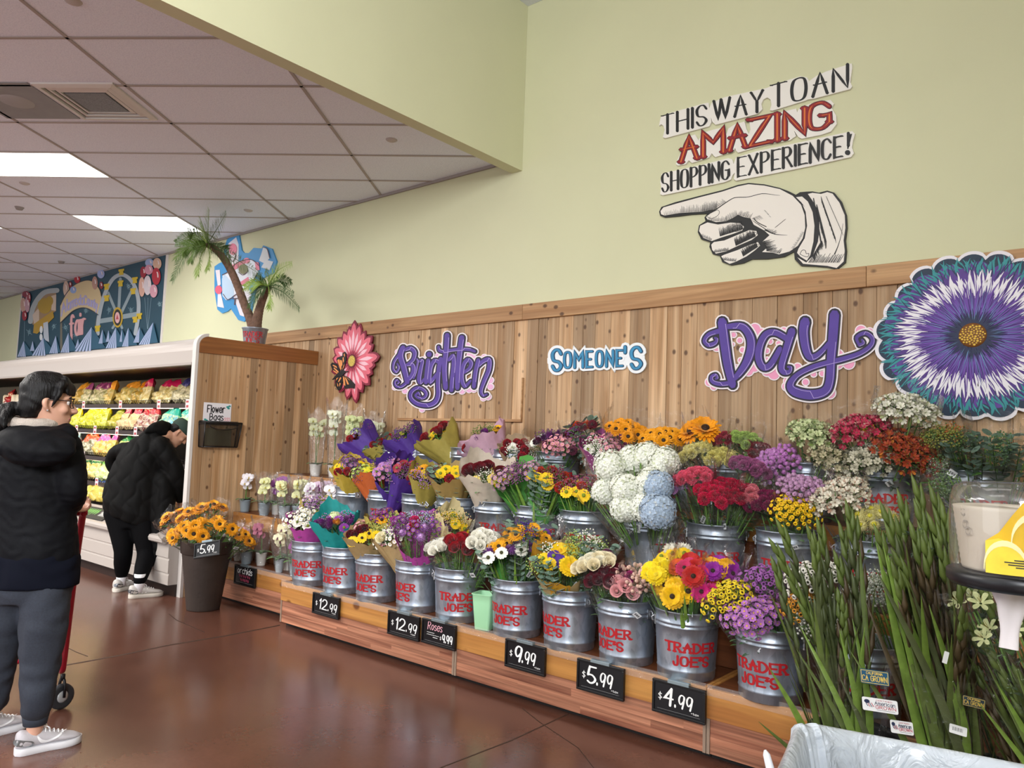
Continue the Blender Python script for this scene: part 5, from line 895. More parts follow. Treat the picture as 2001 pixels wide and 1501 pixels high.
def frond(a, mid, b, d1, d2, mi, n=40, ln=0.165):
    q = [Vector(p) for p in cat_rom([tuple(A(*a, -0.05)), tuple(A(*mid, d1)), tuple(A(*b, d2))], n // 2)]; mb = MB(); mb.tube(q, [0.005 * (1 - 0.7 * i / len(q)) for i in range(len(q))], 5)
    for i in range(3, len(q)):
        T = (q[i] - q[i - 1]).normalized(); f = i / len(q); L = ln * (0.55 + 0.45 * math.sin(PI * min(1, f * 1.1))) * (1 - 0.35 * f * f); sd = T.cross(Vector((0, 1, 0.25)))
        sd = sd.normalized() if sd.length > 1e-3 else Vector((0, 0, 1))
        for s in (-1, 1):
            for sub in (0, 0.5):
                p = q[i - 1].lerp(q[i], sub); dr = (T * 0.75 + sd * s * 0.85 + Vector((rr.uniform(-.08, .08), rr.uniform(-.3, .12), -0.12))).normalized(); w = T.cross(dr).cross(dr).normalized() * 0.0032; e = p + dr * L * rr.uniform(.85, 1.05); m_ = p + dr * L * 0.5; mb.add([p - w * .4, p + w * .4, m_ + w, m_ - w, e + Vector((0, 0, -0.012))], [(0, 1, 2, 3), (3, 2, 4)], 0)
    mb.build('frond', FR[mi], t, o)
H1 = (400, 420)
for mid, b, d1, d2, mi in (((410, 240), (420, 50), -.25, -.5, 0), ((500, 260), (600, 90), -.2, -.45, 1), ((370, 260), (330, 150), -.15, -.35, 2), ((260, 300), (200, 290), -.15, -.3, 0), ((230, 340), (70, 400), .0, .0, 1), ((200, 440), (70, 570), -.2, -.3, 0), ((190, 500), (35, 800), .1, .1, 1), ((330, 560), (300, 740), -.25, -.3, 2), ((430, 540), (410, 680), -.2, -.25, 2), ((280, 470), (230, 600), -.3, -.35, 0), ((650, 540), (970, 740), -.15, -.2, 1), ((560, 460), (640, 560), .1, .12, 1)): frond(H1, mid, b, d1, d2, mi)
H2 = (1040, 850)
for mid, b, d1, d2, mi in (((1130, 700), (1290, 610), -.1, -.2, 2), ((1150, 790), (1280, 800), .05, .1, 1), ((1160, 850), (1310, 930), -.15, -.2, 1), ((1200, 920), (1370, 1090), -.05, -.1, 1), ((1060, 960), (1060, 1090), -.2, -.2, 2), ((920, 920), (840, 1080), -.1, -.1, 1), ((930, 830), (790, 860), -.15, -.2, 2), ((1050, 750), (1010, 690), .1, .15, 0), ((960, 790), (940, 740), -.1, -.15, 0), ((1110, 730), (1140, 680), .05, .1, 0)): frond(H2, mid, b, d1, d2, mi, 26, 0.12)
mb = MB()
for i in range(26): q = A(rr.uniform(800, 870), rr.uniform(1300, 1325), rr.uniform(-.06, .06)); mb.ball((q.x, q.y, zt + 0.128 + rr.uniform(0, .02)), rr.uniform(.008, .016), 6)
mb.build('moss', M('#6a6a4a', 0.9), t, o)
# ------------------------------------------------------------------ flower heads (face up +Z, stem at the origin); meshes are shared between copies
FL = {}
def pm(c, n=0.16): return M(c, 0.5, noise=n, nscale=60, sheen=0.15, spec=0.25)
GRN, GRD, GRL, EUC, STM = pm('#4c7a2e', .3), pm('#2c5226', .3), pm('#7da03e', .25), pm('#7a9684', .25), pm('#5d8236', .2)
def petal(mb, a, r0, r1, w, z0, lift, curl, mi=0, tip=0.35, X=None, jag=0.0, rs=None):
    """one petal: angle a, from radius r0 to r1, width w, rising by lift and curling at the tip"""
    vs = []; ca, sa = math.cos(a), math.sin(a); st = (0, .35, .7, .9, 1.0)
    for i, f in enumerate(st):
        ww = w * (0.45 + 0.55 * math.sin(PI * min(1, f * 1.15) * 0.62)) if f < 0.9 else w * (0.75 if f < 1 else tip); r = r0 + (r1 - r0) * f; z = z0 + lift * f + curl * f * f
        for s in (-1, 0, 1):
            q = Vector((r * ca - s * ww / 2 * sa, r * sa + s * ww / 2 * ca, z + (0.12 * ww if s else 0) + (rs.uniform(-jag, jag) if rs and i == 4 else 0))); vs.append(X @ q if X is not None else q)
    mb.add(vs, [(i * 3 + j, i * 3 + j + 1, i * 3 + j + 4, i * 3 + j + 3) for i in range(4) for j in range(2)], mi)
def fib(n, cap=1.0): return [(i * 2.39996, math.acos(1 - cap * (i + 0.5) / n)) for i in range(n)]
def out(th, ph): return Matrix.Rotation(th, 4, 'Z') @ Matrix.Rotation(ph, 4, 'Y')
def head(kind, col, col2=None):
    k = (kind, col, col2)
    if k in FL: return FL[k]
    mb = MB(); q = random.Random(hash(kind) % 97 if False else len(kind) * 7 + 3); mats = [pm(col), pm(col2) if col2 else pm('#6a4a16', .3), GRN]
    if kind in ('daisy', 'gerbera', 'sunflower', 'smalldaisy'):
        R, n, Lr, cr = {'daisy': (.034, 14, 1, .26), 'gerbera': (.05, 22, 3, .2), 'sunflower': (.054, 21, 3, .27), 'smalldaisy': (.02, 11, 1, .3)}[kind]
        for l in range(Lr):
            for i in range(n): petal(mb, 2 * PI * (i + 0.5 * l + q.uniform(-.15, .15)) / n, R * 0.15, R * (1 - 0.17 * l) * (q.uniform(.93, 1.05) if kind != 'sunflower' else q.uniform(.82, 1.12)), 2 * PI * R / n * (1.0 if kind != 'sunflower' else 0.74), 0.004 * l, R * (.12 + .16 * l), -R * .1, tip=0.5 if kind != 'sunflower' else 0.08)
        c = R * cr; mb.lathe([(c, 0.002), (c * 1.05, R * .16 + .003), (c * .8, R * .24 + .004), (c * .4, R * .27 + .004), (0.0005, R * .25 + .004)], 14, mi=1)
        if kind == 'gerbera': mb.lathe([(c * .5, R * .275 + .004), (c * .3, R * .32 + .004), (0.0005, R * .3 + .004)], 10, mi=1)
        mb.lathe([(.002, -.012), (c * .8, -.006), (c * 1.05, 0.001)], 10, mi=2)
    elif kind in ('mum', 'spider', 'carnation'):
        n, R, w = {'mum': (95, .037, .010), 'spider': (80, .046, .0045), 'carnation': (52, .031, .021)}[kind]
        for th, ph in fib(n, 1.15):
            X = Matrix.Translation((0, 0, R * .35)) @ out(th, ph); L = R * q.uniform(.86, 1.05)
            if kind == 'carnation':
                vs = [X @ Vector((s * w * .2, 0, L * .35)) for s in (-1, 1)] + [X @ Vector((w * (j - 2) / 4 * 1.1, q.uniform(-.004, .004), L * (.93 + .09 * (j % 2)) )) for j in range(5)]; mb.add(vs, [(0, 1, 6, 5), (0, 5, 4), (0, 4, 3), (0, 3, 2)], 0)
                vs = [X @ Vector((0, s * w * .2, L * .35)) for s in (-1, 1)] + [X @ Vector((q.uniform(-.004, .004), w * (j - 2) / 4 * 1.1, L * (.9 + .09 * (j % 2)))) for j in range(5)]; mb.add(vs, [(0, 1, 6, 5), (0, 5, 4), (0, 4, 3), (0, 3, 2)], 0)
            else:
                b = Vector((q.uniform(-.004, .004), q.uniform(-.004, .004), 0)); vs = [X @ Vector((s * w * .3, 0, R * .2)) for s in (-1, 1)] + [X @ (Vector((s * w * .5, -.002, L * .75)) + b * .5) for s in (-1, 1)] + [X @ (Vector((0, .003, L)) + b)]; mb.add(vs, [(0, 1, 3, 2), (2, 3, 4)], 0)
        mb.ball((0, 0, R * .3), R * .5, 8, 0)
        if kind == 'spider': mb.ball((0, 0, R * .85), R * .26, 8, 1, .6)
    elif kind == 'rose':
        R = .029
        for l, (rr_, n, z1, op) in enumerate(((.3, 3, 1.75, .75), (.5, 4, 1.7, .9), (.72, 5, 1.6, 1.05), (.92, 5, 1.4, 1.25))):
            for i in range(n):
                a0 = 2 * PI * (i + .37 * l) / n; sp = 2 * PI / n * .72; r = R * rr_
                mb.grid(lambda u, v: Vector(((r * (.45 + (op - .45) * v ** 1.3)) * math.cos(a0 + (u - .5) * 2 * sp * .8) * (1 + .1 * v * (4 * (u - .5) ** 2)), (r * (.45 + (op - .45) * v ** 1.3)) * math.sin(a0 + (u - .5) * 2 * sp * .8), R * (z1 * v - .25 * v * v * (2 * (u - .5)) ** 2))), 4, 4)
        mb.ball((0, 0, R * .9), R * .3, 8, 0, 1.6); mb.lathe([(.002, -.01), (R * .5, -.003), (R * .55, .006)], 8, mi=2)
    elif kind == 'hydrangea':
        R = .078
        for th, ph in fib(150, 1.35):
            X = out(th, ph) @ Matrix.Rotation(q.uniform(0, 3), 4, 'Z'); c = R * q.uniform(.93, 1.06) * (1 + .07 * math.sin(3 * th) * math.sin(2 * ph)); w = .0135
            for j in range(4):
                a = j * PI / 2; d = Vector((math.cos(a), math.sin(a), 0)); s = Vector((-d.y, d.x, 0)); mb.add([X @ (Vector((0, 0, c)) ), X @ (d * w * .6 + s * w * .5 + Vector((0, 0, c + .001))), X @ (d * w * 1.15 + Vector((0, 0, c + .003))), X @ (d * w * .6 - s * w * .5 + Vector((0, 0, c + .001)))], [(0, 1, 2, 3)], 0 if (j + int(th * 10)) % 9 else 1)
        mb.ball((0, 0, 0), R * .93, 12, 1)
    elif kind == 'button': # rings of short petals round a dark eye, a spray of several
        for th, ph in fib(15, .75):
            X = out(th, ph) @ Matrix.Translation((0, 0, .058 * q.uniform(.93, 1.05))); r = .0092
            vs = [X @ Vector((rad * math.cos(a), rad * math.sin(a), z)) for rad, z in ((r * .45, .001), (r * .62, .0045), (r * .95, .004), (r * 1.05, -.001)) for a in np.linspace(0, 2 * PI, 11)[:-1]]
            mb.add(vs, [(i * 10 + j, i * 10 + (j + 1) % 10, i * 10 + 10 + (j + 1) % 10, i * 10 + 10 + j) for i in range(3) for j in range(10)], 0); mb.add([X @ Vector((r * .5 * math.cos(a), r * .5 * math.sin(a), .002)) for a in np.linspace(0, 2 * PI, 9)[:-1]], [tuple(range(8))], 1)
            mb.tube([(0, 0, 0), X @ Vector((0, 0, 0))], .0012, 4, 2)
    elif kind == 'pompon': # spray of tight round blooms
        for th, ph in fib(13, .75): X = out(th, ph); p = X @ Vector((0, 0, .06 * q.uniform(.92, 1.06))); mb.tube([(0, 0, 0), p], .0012, 4, 2); mb.ball(p, .0125, 8, 0, .75); mb.ball(p + (X @ Vector((0, 0, .006))) , .005, 6, 1)
    elif kind == 'spray': # small star flowers on a spray
        for th, ph in fib(17, .8):
            X = out(th, ph) @ Matrix.Translation((0, 0, .06 * q.uniform(.85, 1.08))); mb.tube([(0, 0, 0), X @ Vector((0, 0, 0))], .0011, 4, 2)
            for j in range(7): petal(mb, j * 2 * PI / 7, .002, .0135, .009, 0, .003, 0, X=X)
            mb.add([X @ Vector((.0035 * math.cos(a), .0035 * math.sin(a), .003)) for a in np.linspace(0, 2 * PI, 7)[:-1]], [tuple(range(6))], 1)
    elif kind == 'tiny': # statice, wax flower, baby's breath
        for th, ph in fib(70, .9): p = out(th, ph) @ Vector((0, 0, .062 * q.uniform(.5, 1.1))); mb.ball(p, .0045, 5, q.random() < .2)
        for th, ph in fib(14, .9): mb.tube([(0, 0, 0), out(th, ph) @ Vector((0, 0, .06))], .0008, 3, 2)
    elif kind == 'alstro':
        for th, ph in fib(10, .8):
            X = out(th, ph) @ Matrix.Translation((0, 0, .046)) @ Matrix.Scale(.8, 4); mb.tube([(0, 0, 0), X @ Vector((0, 0, 0))], .0014, 4, 2)
            for j in range(6): petal(mb, j * PI / 3, .003, .022, .014, 0, .022, -.006, X=X, tip=.25, mi=0 if q.random() < .85 else 1)
            for j in range(4): a = j * 1.6; mb.tube([X @ Vector((0, 0, .004)), X @ Vector((.006 * math.cos(a), .006 * math.sin(a), .024))], .0007, 3, 1)
    elif kind == 'lily':
        for j in range(6): petal(mb, j * PI / 3, .006, .06, .026, 0, .055, -.03, tip=.1)
        for j in range(5): a = j * 1.25; mb.tube([(0, 0, .01), (.012 * math.cos(a), .012 * math.sin(a), .06)], .0011, 4, 1)
    elif kind == 'orchid':
        for a, r1, w in ((PI / 2, .03, .024), (PI * 7 / 6, .03, .022), (-PI / 6, .03, .022)): petal(mb, a, .002, r1, w, 0, .002, -.003, tip=.4)
        for a in (.15, PI - .15): petal(mb, a, .002, .036, .042, .002, .003, -.004, tip=.6)
        petal(mb, -PI / 2, .002, .014, .014, .003, .012, -.006, mi=1, tip=.5); mb.ball((0, 0, .006), .0045, 6, 1)
    elif kind == 'berry':
        for th, ph in fib(9, .8): p = out(th, ph) @ Vector((0, 0, .045)); mb.tube([(0, 0, 0), p], .001, 4, 2); mb.ball(p, .0095, 8, 0, 1.25)
    FL[k] = mb.mesh(kind, mats); return FL[k]
def leaf(mb, p, d, L, w, mi=0, droop=.25, fold=.15):
    d = Vector(d).normalized(); s = d.cross(Vector((0, 0, 1))); s = s.normalized() if s.length > .05 else Vector((1, 0, 0)); n = s.cross(d); vs = []
    for f, ww in ((0, .12), (.3, .85), (.6, 1), (.85, .6), (1, .05)):
        c = Vector(p) + d * L * f - Vector((0, 0, droop * L * f * f))
        vs += [c - s * w / 2 * ww + n * w * fold * ww, c, c + s * w / 2 * ww + n * w * fold * ww]
    mb.add(vs, [(i * 3 + j, i * 3 + j + 1, i * 3 + j + 4, i * 3 + j + 3) for i in range(4) for j in range(2)], mi)
FO = {}
def foliage(kind, seed, L, r):
    """leaves filling a bunch of length L and head radius r (local, +Z along the stems)"""
    q = random.Random(seed); mb = MB()
    if kind == 'leafy':
        for i in range(34): a, f = q.uniform(0, 2 * PI), q.uniform(.45, 1.0); rad = r * (f ** 1.3) * q.uniform(.3, 1.0); leaf(mb, (rad * math.cos(a), rad * math.sin(a), L * f * .98), (math.cos(a) * .8, math.sin(a) * .8, q.uniform(.3, 1)), q.uniform(.05, .09), q.uniform(.016, .03), q.choice((0, 0, 1)))
    elif kind == 'blades':
        for i in range(26): a = q.uniform(0, 2 * PI); l = L * q.uniform(.7, 1.02); rad = r * q.uniform(.5, 1.0); leaf(mb, (.02 * math.cos(a), .02 * math.sin(a), L * .12), (rad * math.cos(a), rad * math.sin(a), l * .95), l, .02, q.choice((0, 0, 2)), .05)
    elif kind == 'euca':
        for i in range(11):
            a = q.uniform(0, 2 * PI); d = Vector((math.cos(a) * r * .95, math.sin(a) * r * .95, L * 1.0)); mb.tube([d * f for f in (.15, .5, 1.05)], .0018, 4, 1)
            for f in np.linspace(.5, 1.08, 9):
                for s in (-1, 1):
                    p = d * f; w = q.uniform(.014, .027); u = Vector((math.cos(a + s * 1.3), math.sin(a + s * 1.3), q.uniform(.1, .7))).normalized(); v = u.cross(Vector((q.uniform(-.4, .4), q.uniform(-.4, .4), 1))).normalized(); c = p + u * w; mb.add([c + u * w * math.cos(b) + v * w * math.sin(b) * .95 for b in np.linspace(0, 2 * PI, 9)[:-1]], [tuple(range(8))], 3)
    elif kind == 'fine':
        for i in range(46):
            a = q.uniform(0, 2 * PI); rad = r * math.sqrt(q.random()); p = Vector((rad * math.cos(a), rad * math.sin(a), L * q.uniform(.75, 1.1))); b = p * .55; mb.tube([b, p], .0009, 3, 0)
            for j in range(5): leaf(mb, b.lerp(p, .4 + .12 * j), (q.uniform(-1, 1), q.uniform(-1, 1), .8), q.uniform(.018, .03), .006, q.choice((0, 1)))
    return mb
def stems(L, r, seed, n=9):
    q = random.Random(seed); mb = MB()
    for i in range(n): a, rad = q.uniform(0, 2 * PI), r * math.sqrt(q.random()) * .85; mb.tube([(.02 * math.cos(a), .02 * math.sin(a), .004), (.03 * math.cos(a) + rad * .2 * math.cos(a), rad * .25 * math.sin(a), L * .5), (rad * math.cos(a), rad * math.sin(a), L * .97)], .0032, 5)
    return mb
FOLM = [GRN, GRD, GRL, EUC]
def paper(c): return M(c, 0.65, noise=0.10, nscale=14, bump=0.35, bscale=28)
CEL = film('#e9eef0', 0.004, 0.08, 'cello', 0.95)
def wrap_fn(L, r, seed, front, back, zig, flare=1.16, folds=7, crinkle=.012, z0=0.0):
    q = random.Random(seed); p1, p2, p3 = q.uniform(0, 6), q.uniform(0, 6), q.uniform(0, 6)
    def fn(u, v):
        a = u * 2 * PI - PI / 2; bk = (1 - math.cos(u * 2 * PI)) / 2; top = L * (front + (back - front) * bk) * (1 + zig * .8 * (abs(((u * 3 + p1) % 1) * 2 - 1) - .5) + .02 * math.sin(17 * a + p2)); z = z0 + (top - z0) * v; f = max(0, z / L)
        rad = (.034 + (r * flare - .034) * min(f, 1.06) ** 1.7) * (1 + .05 * math.sin(folds * a + p1) * f) + crinkle * f * (math.sin(13 * a + 9 * v + p2) + .6 * math.sin(23 * a - 14 * v + p3)) * .5
        return Vector((rad * math.cos(a), rad * math.sin(a), z))
    return fn
LBL = M('#eef0f2', 0.5); BAR = M('#2b2b2f', 0.5)
def sticker(par, fn, u, v, size=.02):
    p = fn(u, v); t1 = (fn(u + .01, v) - p).normalized(); t2 = (fn(u, v + .02) - p); n = t1.cross(t2).normalized(); t2 = n.cross(t1); n = -n if n.dot(Vector((p.x, p.y, 0))) < 0 else n
    mb = MB(); c = p + n * .003; mb.add([c + t1 * a * size + t2 * b * size * .8 for a, b in ((-1, -1), (1, -1), (1, 1), (-1, 1))], [(0, 1, 2, 3)], 0, False)
    for i in range(7): x = -.6 + i * .2; w = .05 if i % 3 else .1; c = p + n * .0035; mb.add([c + t1 * a * size + t2 * b * size * .8 for a, b in ((x - w, -.4), (x + w, -.4), (x + w, .4), (x - w, .4))], [(0, 1, 2, 3)], 1, False)
    return mb.build('barcode_sticker', [LBL, BAR], par)
BQ = [0]
def bouquet(label, bk, px, py, y, r, flowers, wrap=None, fol='leafy', sleeve=False, group=None, name='bouquet', front=.98, back=1.12, zig=.16, base=None, cat='bouquet', dome=.3, tiltv=.85, sc=1.0, net=False, stick=True, jit=.25, lining=None):
    """flowers: [(kind, colour, centre colour, how many, scale)] the head of the bunch shows at (px, py) at depth y"""
    BQ[0] += 1; seed = BQ[0]; py = py - (0 if wrap else 6); q = random.Random(seed * 13 + 5); r = r * (1.04 if wrap else 1.12); sc = sc * 1.16; flowers = [(k_, a_, b_, n_ if k_ in ('hydrangea', 'tiny') or n_ == 1 else int(math.ceil(n_ * 1.4)), s_ * (.88 if k_ == 'tiny' else 1)) for k_, a_, b_, n_, s_ in flowers]; H = aty(px, py, y)
    B = BUCKETS[bk] + Vector((q.uniform(-.04, .04), q.uniform(-.03, .03), .014)) if base is None else Vector(base)
    Z = H - B; L = Z.length; Z.normalize(); toward = Vector((-H.x, -H.y, 0)).normalized(); Yl = toward - Z * toward.dot(Z); Yl = -Yl.normalized(); Xl = Yl.cross(Z).normalized()
    mw = Matrix(((Xl.x, Yl.x, Z.x, B.x), (Xl.y, Yl.y, Z.y, B.y), (Xl.z, Yl.z, Z.z, B.z), (0, 0, 0, 1))); t = thing(name, label, cat, mat=mw, group=group)
    stems(L, r, seed).build('stems', STM, t)
    if fol:
        for k in ([fol] if isinstance(fol, str) else fol): foliage(k, seed, L, r).build('foliage', FOLM, t)
    fn = None
    if wrap:
        fn = wrap_fn(L, r, seed, front, back, zig); mb = MB(); mb.grid(fn, 44, 9, closeu=True); mb.build('net_wrap' if net else 'paper_wrap', wrap if not isinstance(wrap, str) else paper(wrap), t)
    if lining:
        f2 = wrap_fn(L, r * .93, seed + 3, front * 1.06, back * 1.04, zig * 1.3, z0=L * .4); mb = MB(); mb.grid(f2, 40, 6, closeu=True); mb.build('tissue_lining', paper(lining), t)
    if sleeve:
        f3 = wrap_fn(L, r, seed + 7, 1.05, 1.3, .12, flare=1.22, folds=5, crinkle=.02); mb = MB(); mb.grid(f3, 36, 10, closeu=True); sv = mb.build('clear_sleeve', CEL, t); fn = fn or f3
    lst = [f for f in flowers for _ in range(f[3])]; n = len(lst); order = list(range(n)); q.shuffle(order) if jit else None
    for i, k in enumerate(order):
        kind, c1, c2, _, s = lst[k]; rho = r * .95 * math.sqrt((i + .35) / max(n, 1)); a = i * 2.39996 + seed; x, yv = rho * math.cos(a), rho * math.sin(a)
        z = L + dome * r * (1 - (rho / r) ** 2) - .01 + q.uniform(-jit, jit) * r * .3; nrm = Vector((x / r * .75, yv / r * .75 - tiltv, 1.0)).normalized()
        rot = nrm.to_track_quat('Z', 'Y').to_matrix().to_4x4(); inst(head(kind, c1, c2), kind if kind not in ('tiny', 'spray', 'alstro') else {'tiny': 'filler_flowers', 'spray': 'flower_spray', 'alstro': 'lily_spray'}[kind], t, Matrix.Translation((x, yv, z)) @ rot @ Matrix.Rotation(q.uniform(0, 6), 4, 'Z') @ Matrix.Scale(s * sc * q.uniform(.9, 1.1), 4))
    if stick and fn and seed % 2: sticker(t, fn, .02 + .1 * (q.random() - .5) + (.97 if seed % 3 == 0 else 0), .62)
    return t
# ------------------------------------------------------------------ the bouquets, bucket by bucket
KR, OL, MAG, TEAL, PUR, YEL, ORG, GRW, CRE, PNK = '#a98f62', '#a59545', '#b2449b', '#17908e', '#4a2a86', '#c2a63c', '#c8622c', '#4f9a3e', '#cdbfae', '#c9a0b4'
G1, G2, G3 = 'bouquets on the lower step', 'bouquets on the middle step', 'bouquets on the upper step'
W_, Y_, GO = '#f9f6ea', '#f0c818', '#e9a413'; RD, DR, HP, PK, LV, PU, VI = '#b01522', '#6d0f1e', '#d3206a', '#e79ab0', '#b57fc4', '#7a2f80', '#4b2a86'; LIME, BLU, BR, SEED = '#b9cf6a', '#a9bfd8', '#3a2410', '#2c1a0c'
D = lambda c, n=3, c2='#7a8a20', s=1: ('daisy', c, c2, n, s)
SF = lambda n=3, s=1, c=GO: ('sunflower', c, SEED, n, s)
T_ = lambda c, n=2, c2=None, s=1: ('tiny', c, c2 or '#5c7a3c', n, s)
SP = lambda c, n=3, c2='#d9c23a', s=1: ('spray', c, c2, n, s)
MU = lambda c, n=2, s=1: ('mum', c, None, n, s)
CA = lambda c, n=3, s=1: ('carnation', c, None, n, s)
RO = lambda c, n=5, s=1: ('rose', c, None, n, s)
b = bouquet; YF = 3.475; YM = 3.905; YT = 4.33
# lower step, left to right
b('magenta paper bouquet of white daisies, leftmost on the lower step', 'f0', 603, 1018, YF, .125, [SP(W_, 5), T_('#a9629a', 3), D(W_, 3)], MAG, group=G1)
b('olive-lined bouquet peeking out behind the magenta and teal wraps', 'f0', 622, 992, YF + .12, .11, [D(W_, 2), T_(LV, 3), SP('#d9c0d0', 2)], OL, group=G1)
b('teal paper bouquet with dark purple mums and one orange bloom', 'f1', 655, 1024, YF, .135, [MU(PU, 5), ('hydrangea', '#dfe6b8', LIME, 1, .55), MU('#e89a1a', 1, .8), T_(LV, 3), D('#8a3a9a', 2)], TEAL, back=1.25, zig=.24, group=G1)
b('kraft paper bouquet with yellow daisies and dark red carnations', 'f2', 718, 1046, YF, .135, [D(Y_, 5, SEED), CA(DR, 3), SP(PK, 1), T_('#c9cf6a', 2)], KR, group=G1)
b('small yellow bouquet behind the kraft paper one', 'f2', 752, 1020, YF + .13, .11, [D(GO, 3, SEED), SP(PU, 2), T_(LIME, 2)], OL, group=G1)
netm = M('#9a8a68', 0.8, key='net'); 
b('burlap-net bouquet of white blooms and a cream rose', 'f3', 768, 1052, YF, .10, [RO('#efe6c0', 1, 1.1), SP(W_, 4), T_(W_, 3), D(PK, 1)], KR, group=G1)
b('magenta paper bouquet of lavender spider mums and pale blue statice', 'f3', 822, 1032, YF, .16, [('spider', LV, '#cfa0dd', 4, 1.05), T_('#b9c8dd', 4), T_(PU, 5), SP('#8a4a9a', 3), CA(HP, 2)], MAG, ['fine'], front=.7, group=G1)
b('pale kraft bouquet with yellow blooms behind the magenta wrap', 'f3', 884, 1018, YF + .14, .10, [D(Y_, 3), T_('#e2c890', 3)], '#c9b888', group=G1)
for u, v, c, nm in ((868, 1078, W_, 'left white rose bunch in clear sleeve'), (905, 1072, '#9c1420', 'red rose bunch in clear sleeve between the white ones'), (950, 1072, W_, 'right white rose bunch in clear sleeve')):
    b(nm + ', bucket beside the mint bin', 'f4', u, v, YF, .085, [RO(c, 9, .95)], None, 'leafy', True, group=G1, dome=.3, tiltv=.6)
b('green-wrapped bouquet with sunflowers, purple mums and white daisies', 'f5', 986, 1078, YF, .155, [SF(4, .75), MU('#8a4a9e', 3), D(W_, 4, '#444422'), ], GRW, ['blades', 'euca'], front=.5, back=.95, group=G1)
b('sunflower and silver-dollar leaf bouquet behind the green wrap', 'f5', 1035, 1050, YF + .1, .13, [SF(5, .7), T_(VI, 3), D('#6a3a8a', 2)], None, ['euca', 'fine'], True, group=G1)
b('brown kraft bouquet topped by a yellow gerbera and eucalyptus', 'f6', 1095, 1096, YF, .15, [('gerbera', Y_, '#d8a514', 2, 1), D(Y_, 3), T_('#b9cf6a', 3), T_(W_, 2), D(VI, 2)], KR, ['euca', 'fine'], lining='#c08a1e', front=.72, group=G1)
b('loose bunch of eucalyptus and one magenta tulip-like bloom', 'f6', 1152, 1078, YF + .1, .11, [CA('#a23a80', 1), T_(LIME, 2), T_(W_, 2)], None, ['euca', 'fine'], True, group=G1)
for u, v, c, n, nm in ((1163, 1112, '#f2e6c4', 6, 'cream and yellow rose bunch above the 5.99 sign'), (1190, 1136, '#5e0f22', 8, 'dark red rose bunch with streaked clear sleeve'), (1218, 1148, '#f0b6b8', 10, 'large pale pink rose bunch with a barcode sticker')):
    b(nm, 'f7', u, v, YF - .02, .08, [RO(c, n, .95)] + ([RO('#efe9d2', 4, .9)] if c == '#f2e6c4' else []), None, 'leafy', True, group=G1, dome=.35)
b('spray of pale pink buds in the rose bucket', 'f7', 1252, 1140, YF, .075, [('berry', '#dfb9a8', None, 5, 1), CA('#a2256a', 2)], None, 'leafy', True, group=G1)
GE = lambda c, n, s=1.0, c2='#2a1a0a': ('gerbera', c, c2, n, s)
b('bright yellow gerbera bunch at the left rim of the 4.99 bucket', 'f8', 1290, 1124, YF, .085, [GE('#f2d413', 4, .95, '#d8c020')], None, 'blades', True, group=G1, tiltv=.8)
b('white and yellow mums peeking out above the gerberas', 'f8', 1318, 1092, YF + .1, .08, [MU(W_, 2, 1.1), D(Y_, 2)], None, 'leafy', True, group=G1)
b('golden gerbera bunch with a dark-eyed bloom in front', 'f8', 1331, 1160, YF - .05, .085, [GE('#f0bd12', 4, 1.05)], None, 'blades', True, group=G1, tiltv=1.1)
b('red and orange gerbera bunch in the 4.99 bucket', 'f8', 1364, 1122, YF, .095, [GE('#b8201c', 3, .95), GE('#d1541c', 2, .9), GE('#c02a5a', 2, .8)], None, 'blades', True, group=G1)
b('hot pink gerbera bunch hanging over the right rim', 'f8', 1388, 1164, YF - .03, .06, [GE('#c81f74', 3, .85)], None, None, True, group=G1, tiltv=.9)
b('violet gerbera bunch with golden ones behind', 'f8', 1412, 1118, YF + .06, .07, [GE('#8a1f8e', 3, .9), GE('#e3a51c', 2, .8)], None, 'leafy', True, group=G1)
BU = lambda c, n, s=1, c2='#3a2a08': ('button', c, c2, n, s)
b('yellow button mums with dark eyes leaning left', 'f9', 1428, 1176, YF - .02, .085, [BU('#e2c521', 7)], None, 'leafy', True, group=G1, tiltv=.8)
b('lilac daisy mums in front of the purple buttons', 'f9', 1474, 1210, YF - .06, .08, [SP('#b070b8', 8, '#d9b23a', .95)], None, 'leafy', True, group=G1, tiltv=.9)
b('purple button mums at the back of the right bucket', 'f9', 1502, 1150, YF + .06, .09, [BU('#95569e', 7, 1, '#3a1a40')], None, 'leafy', True, group=G1)
b('white dark-eyed button mums beside the gladiolus', 'f10', 1590, 1142, YF, .085, [BU('#e9e6dc', 7, 1, '#2a2a1c')], None, 'leafy', True, group=G1)
b('orange button mums below the white ones', 'f10', 1572, 1190, YF - .05, .06, [BU('#d8932a', 5, .9)], None, 'leafy', True, group=G1, tiltv=.9)
b("white baby's breath bunch behind the gladiolus stems", 'f10', 1622, 1215, YF - .02, .11, [T_('#dfe0d8', 12, '#c9cfc0', 1.1)], None, 'fine', True, group=G1)
b("white baby's breath bunch farther right behind the gladiolus", 'f10', 1705, 1170, YF + .04, .12, [T_('#d6d8d0', 12, '#c0c8b8', 1.1)], None, 'fine', True, group=G1, base=(-0.72, 3.55, Z1 + .015))
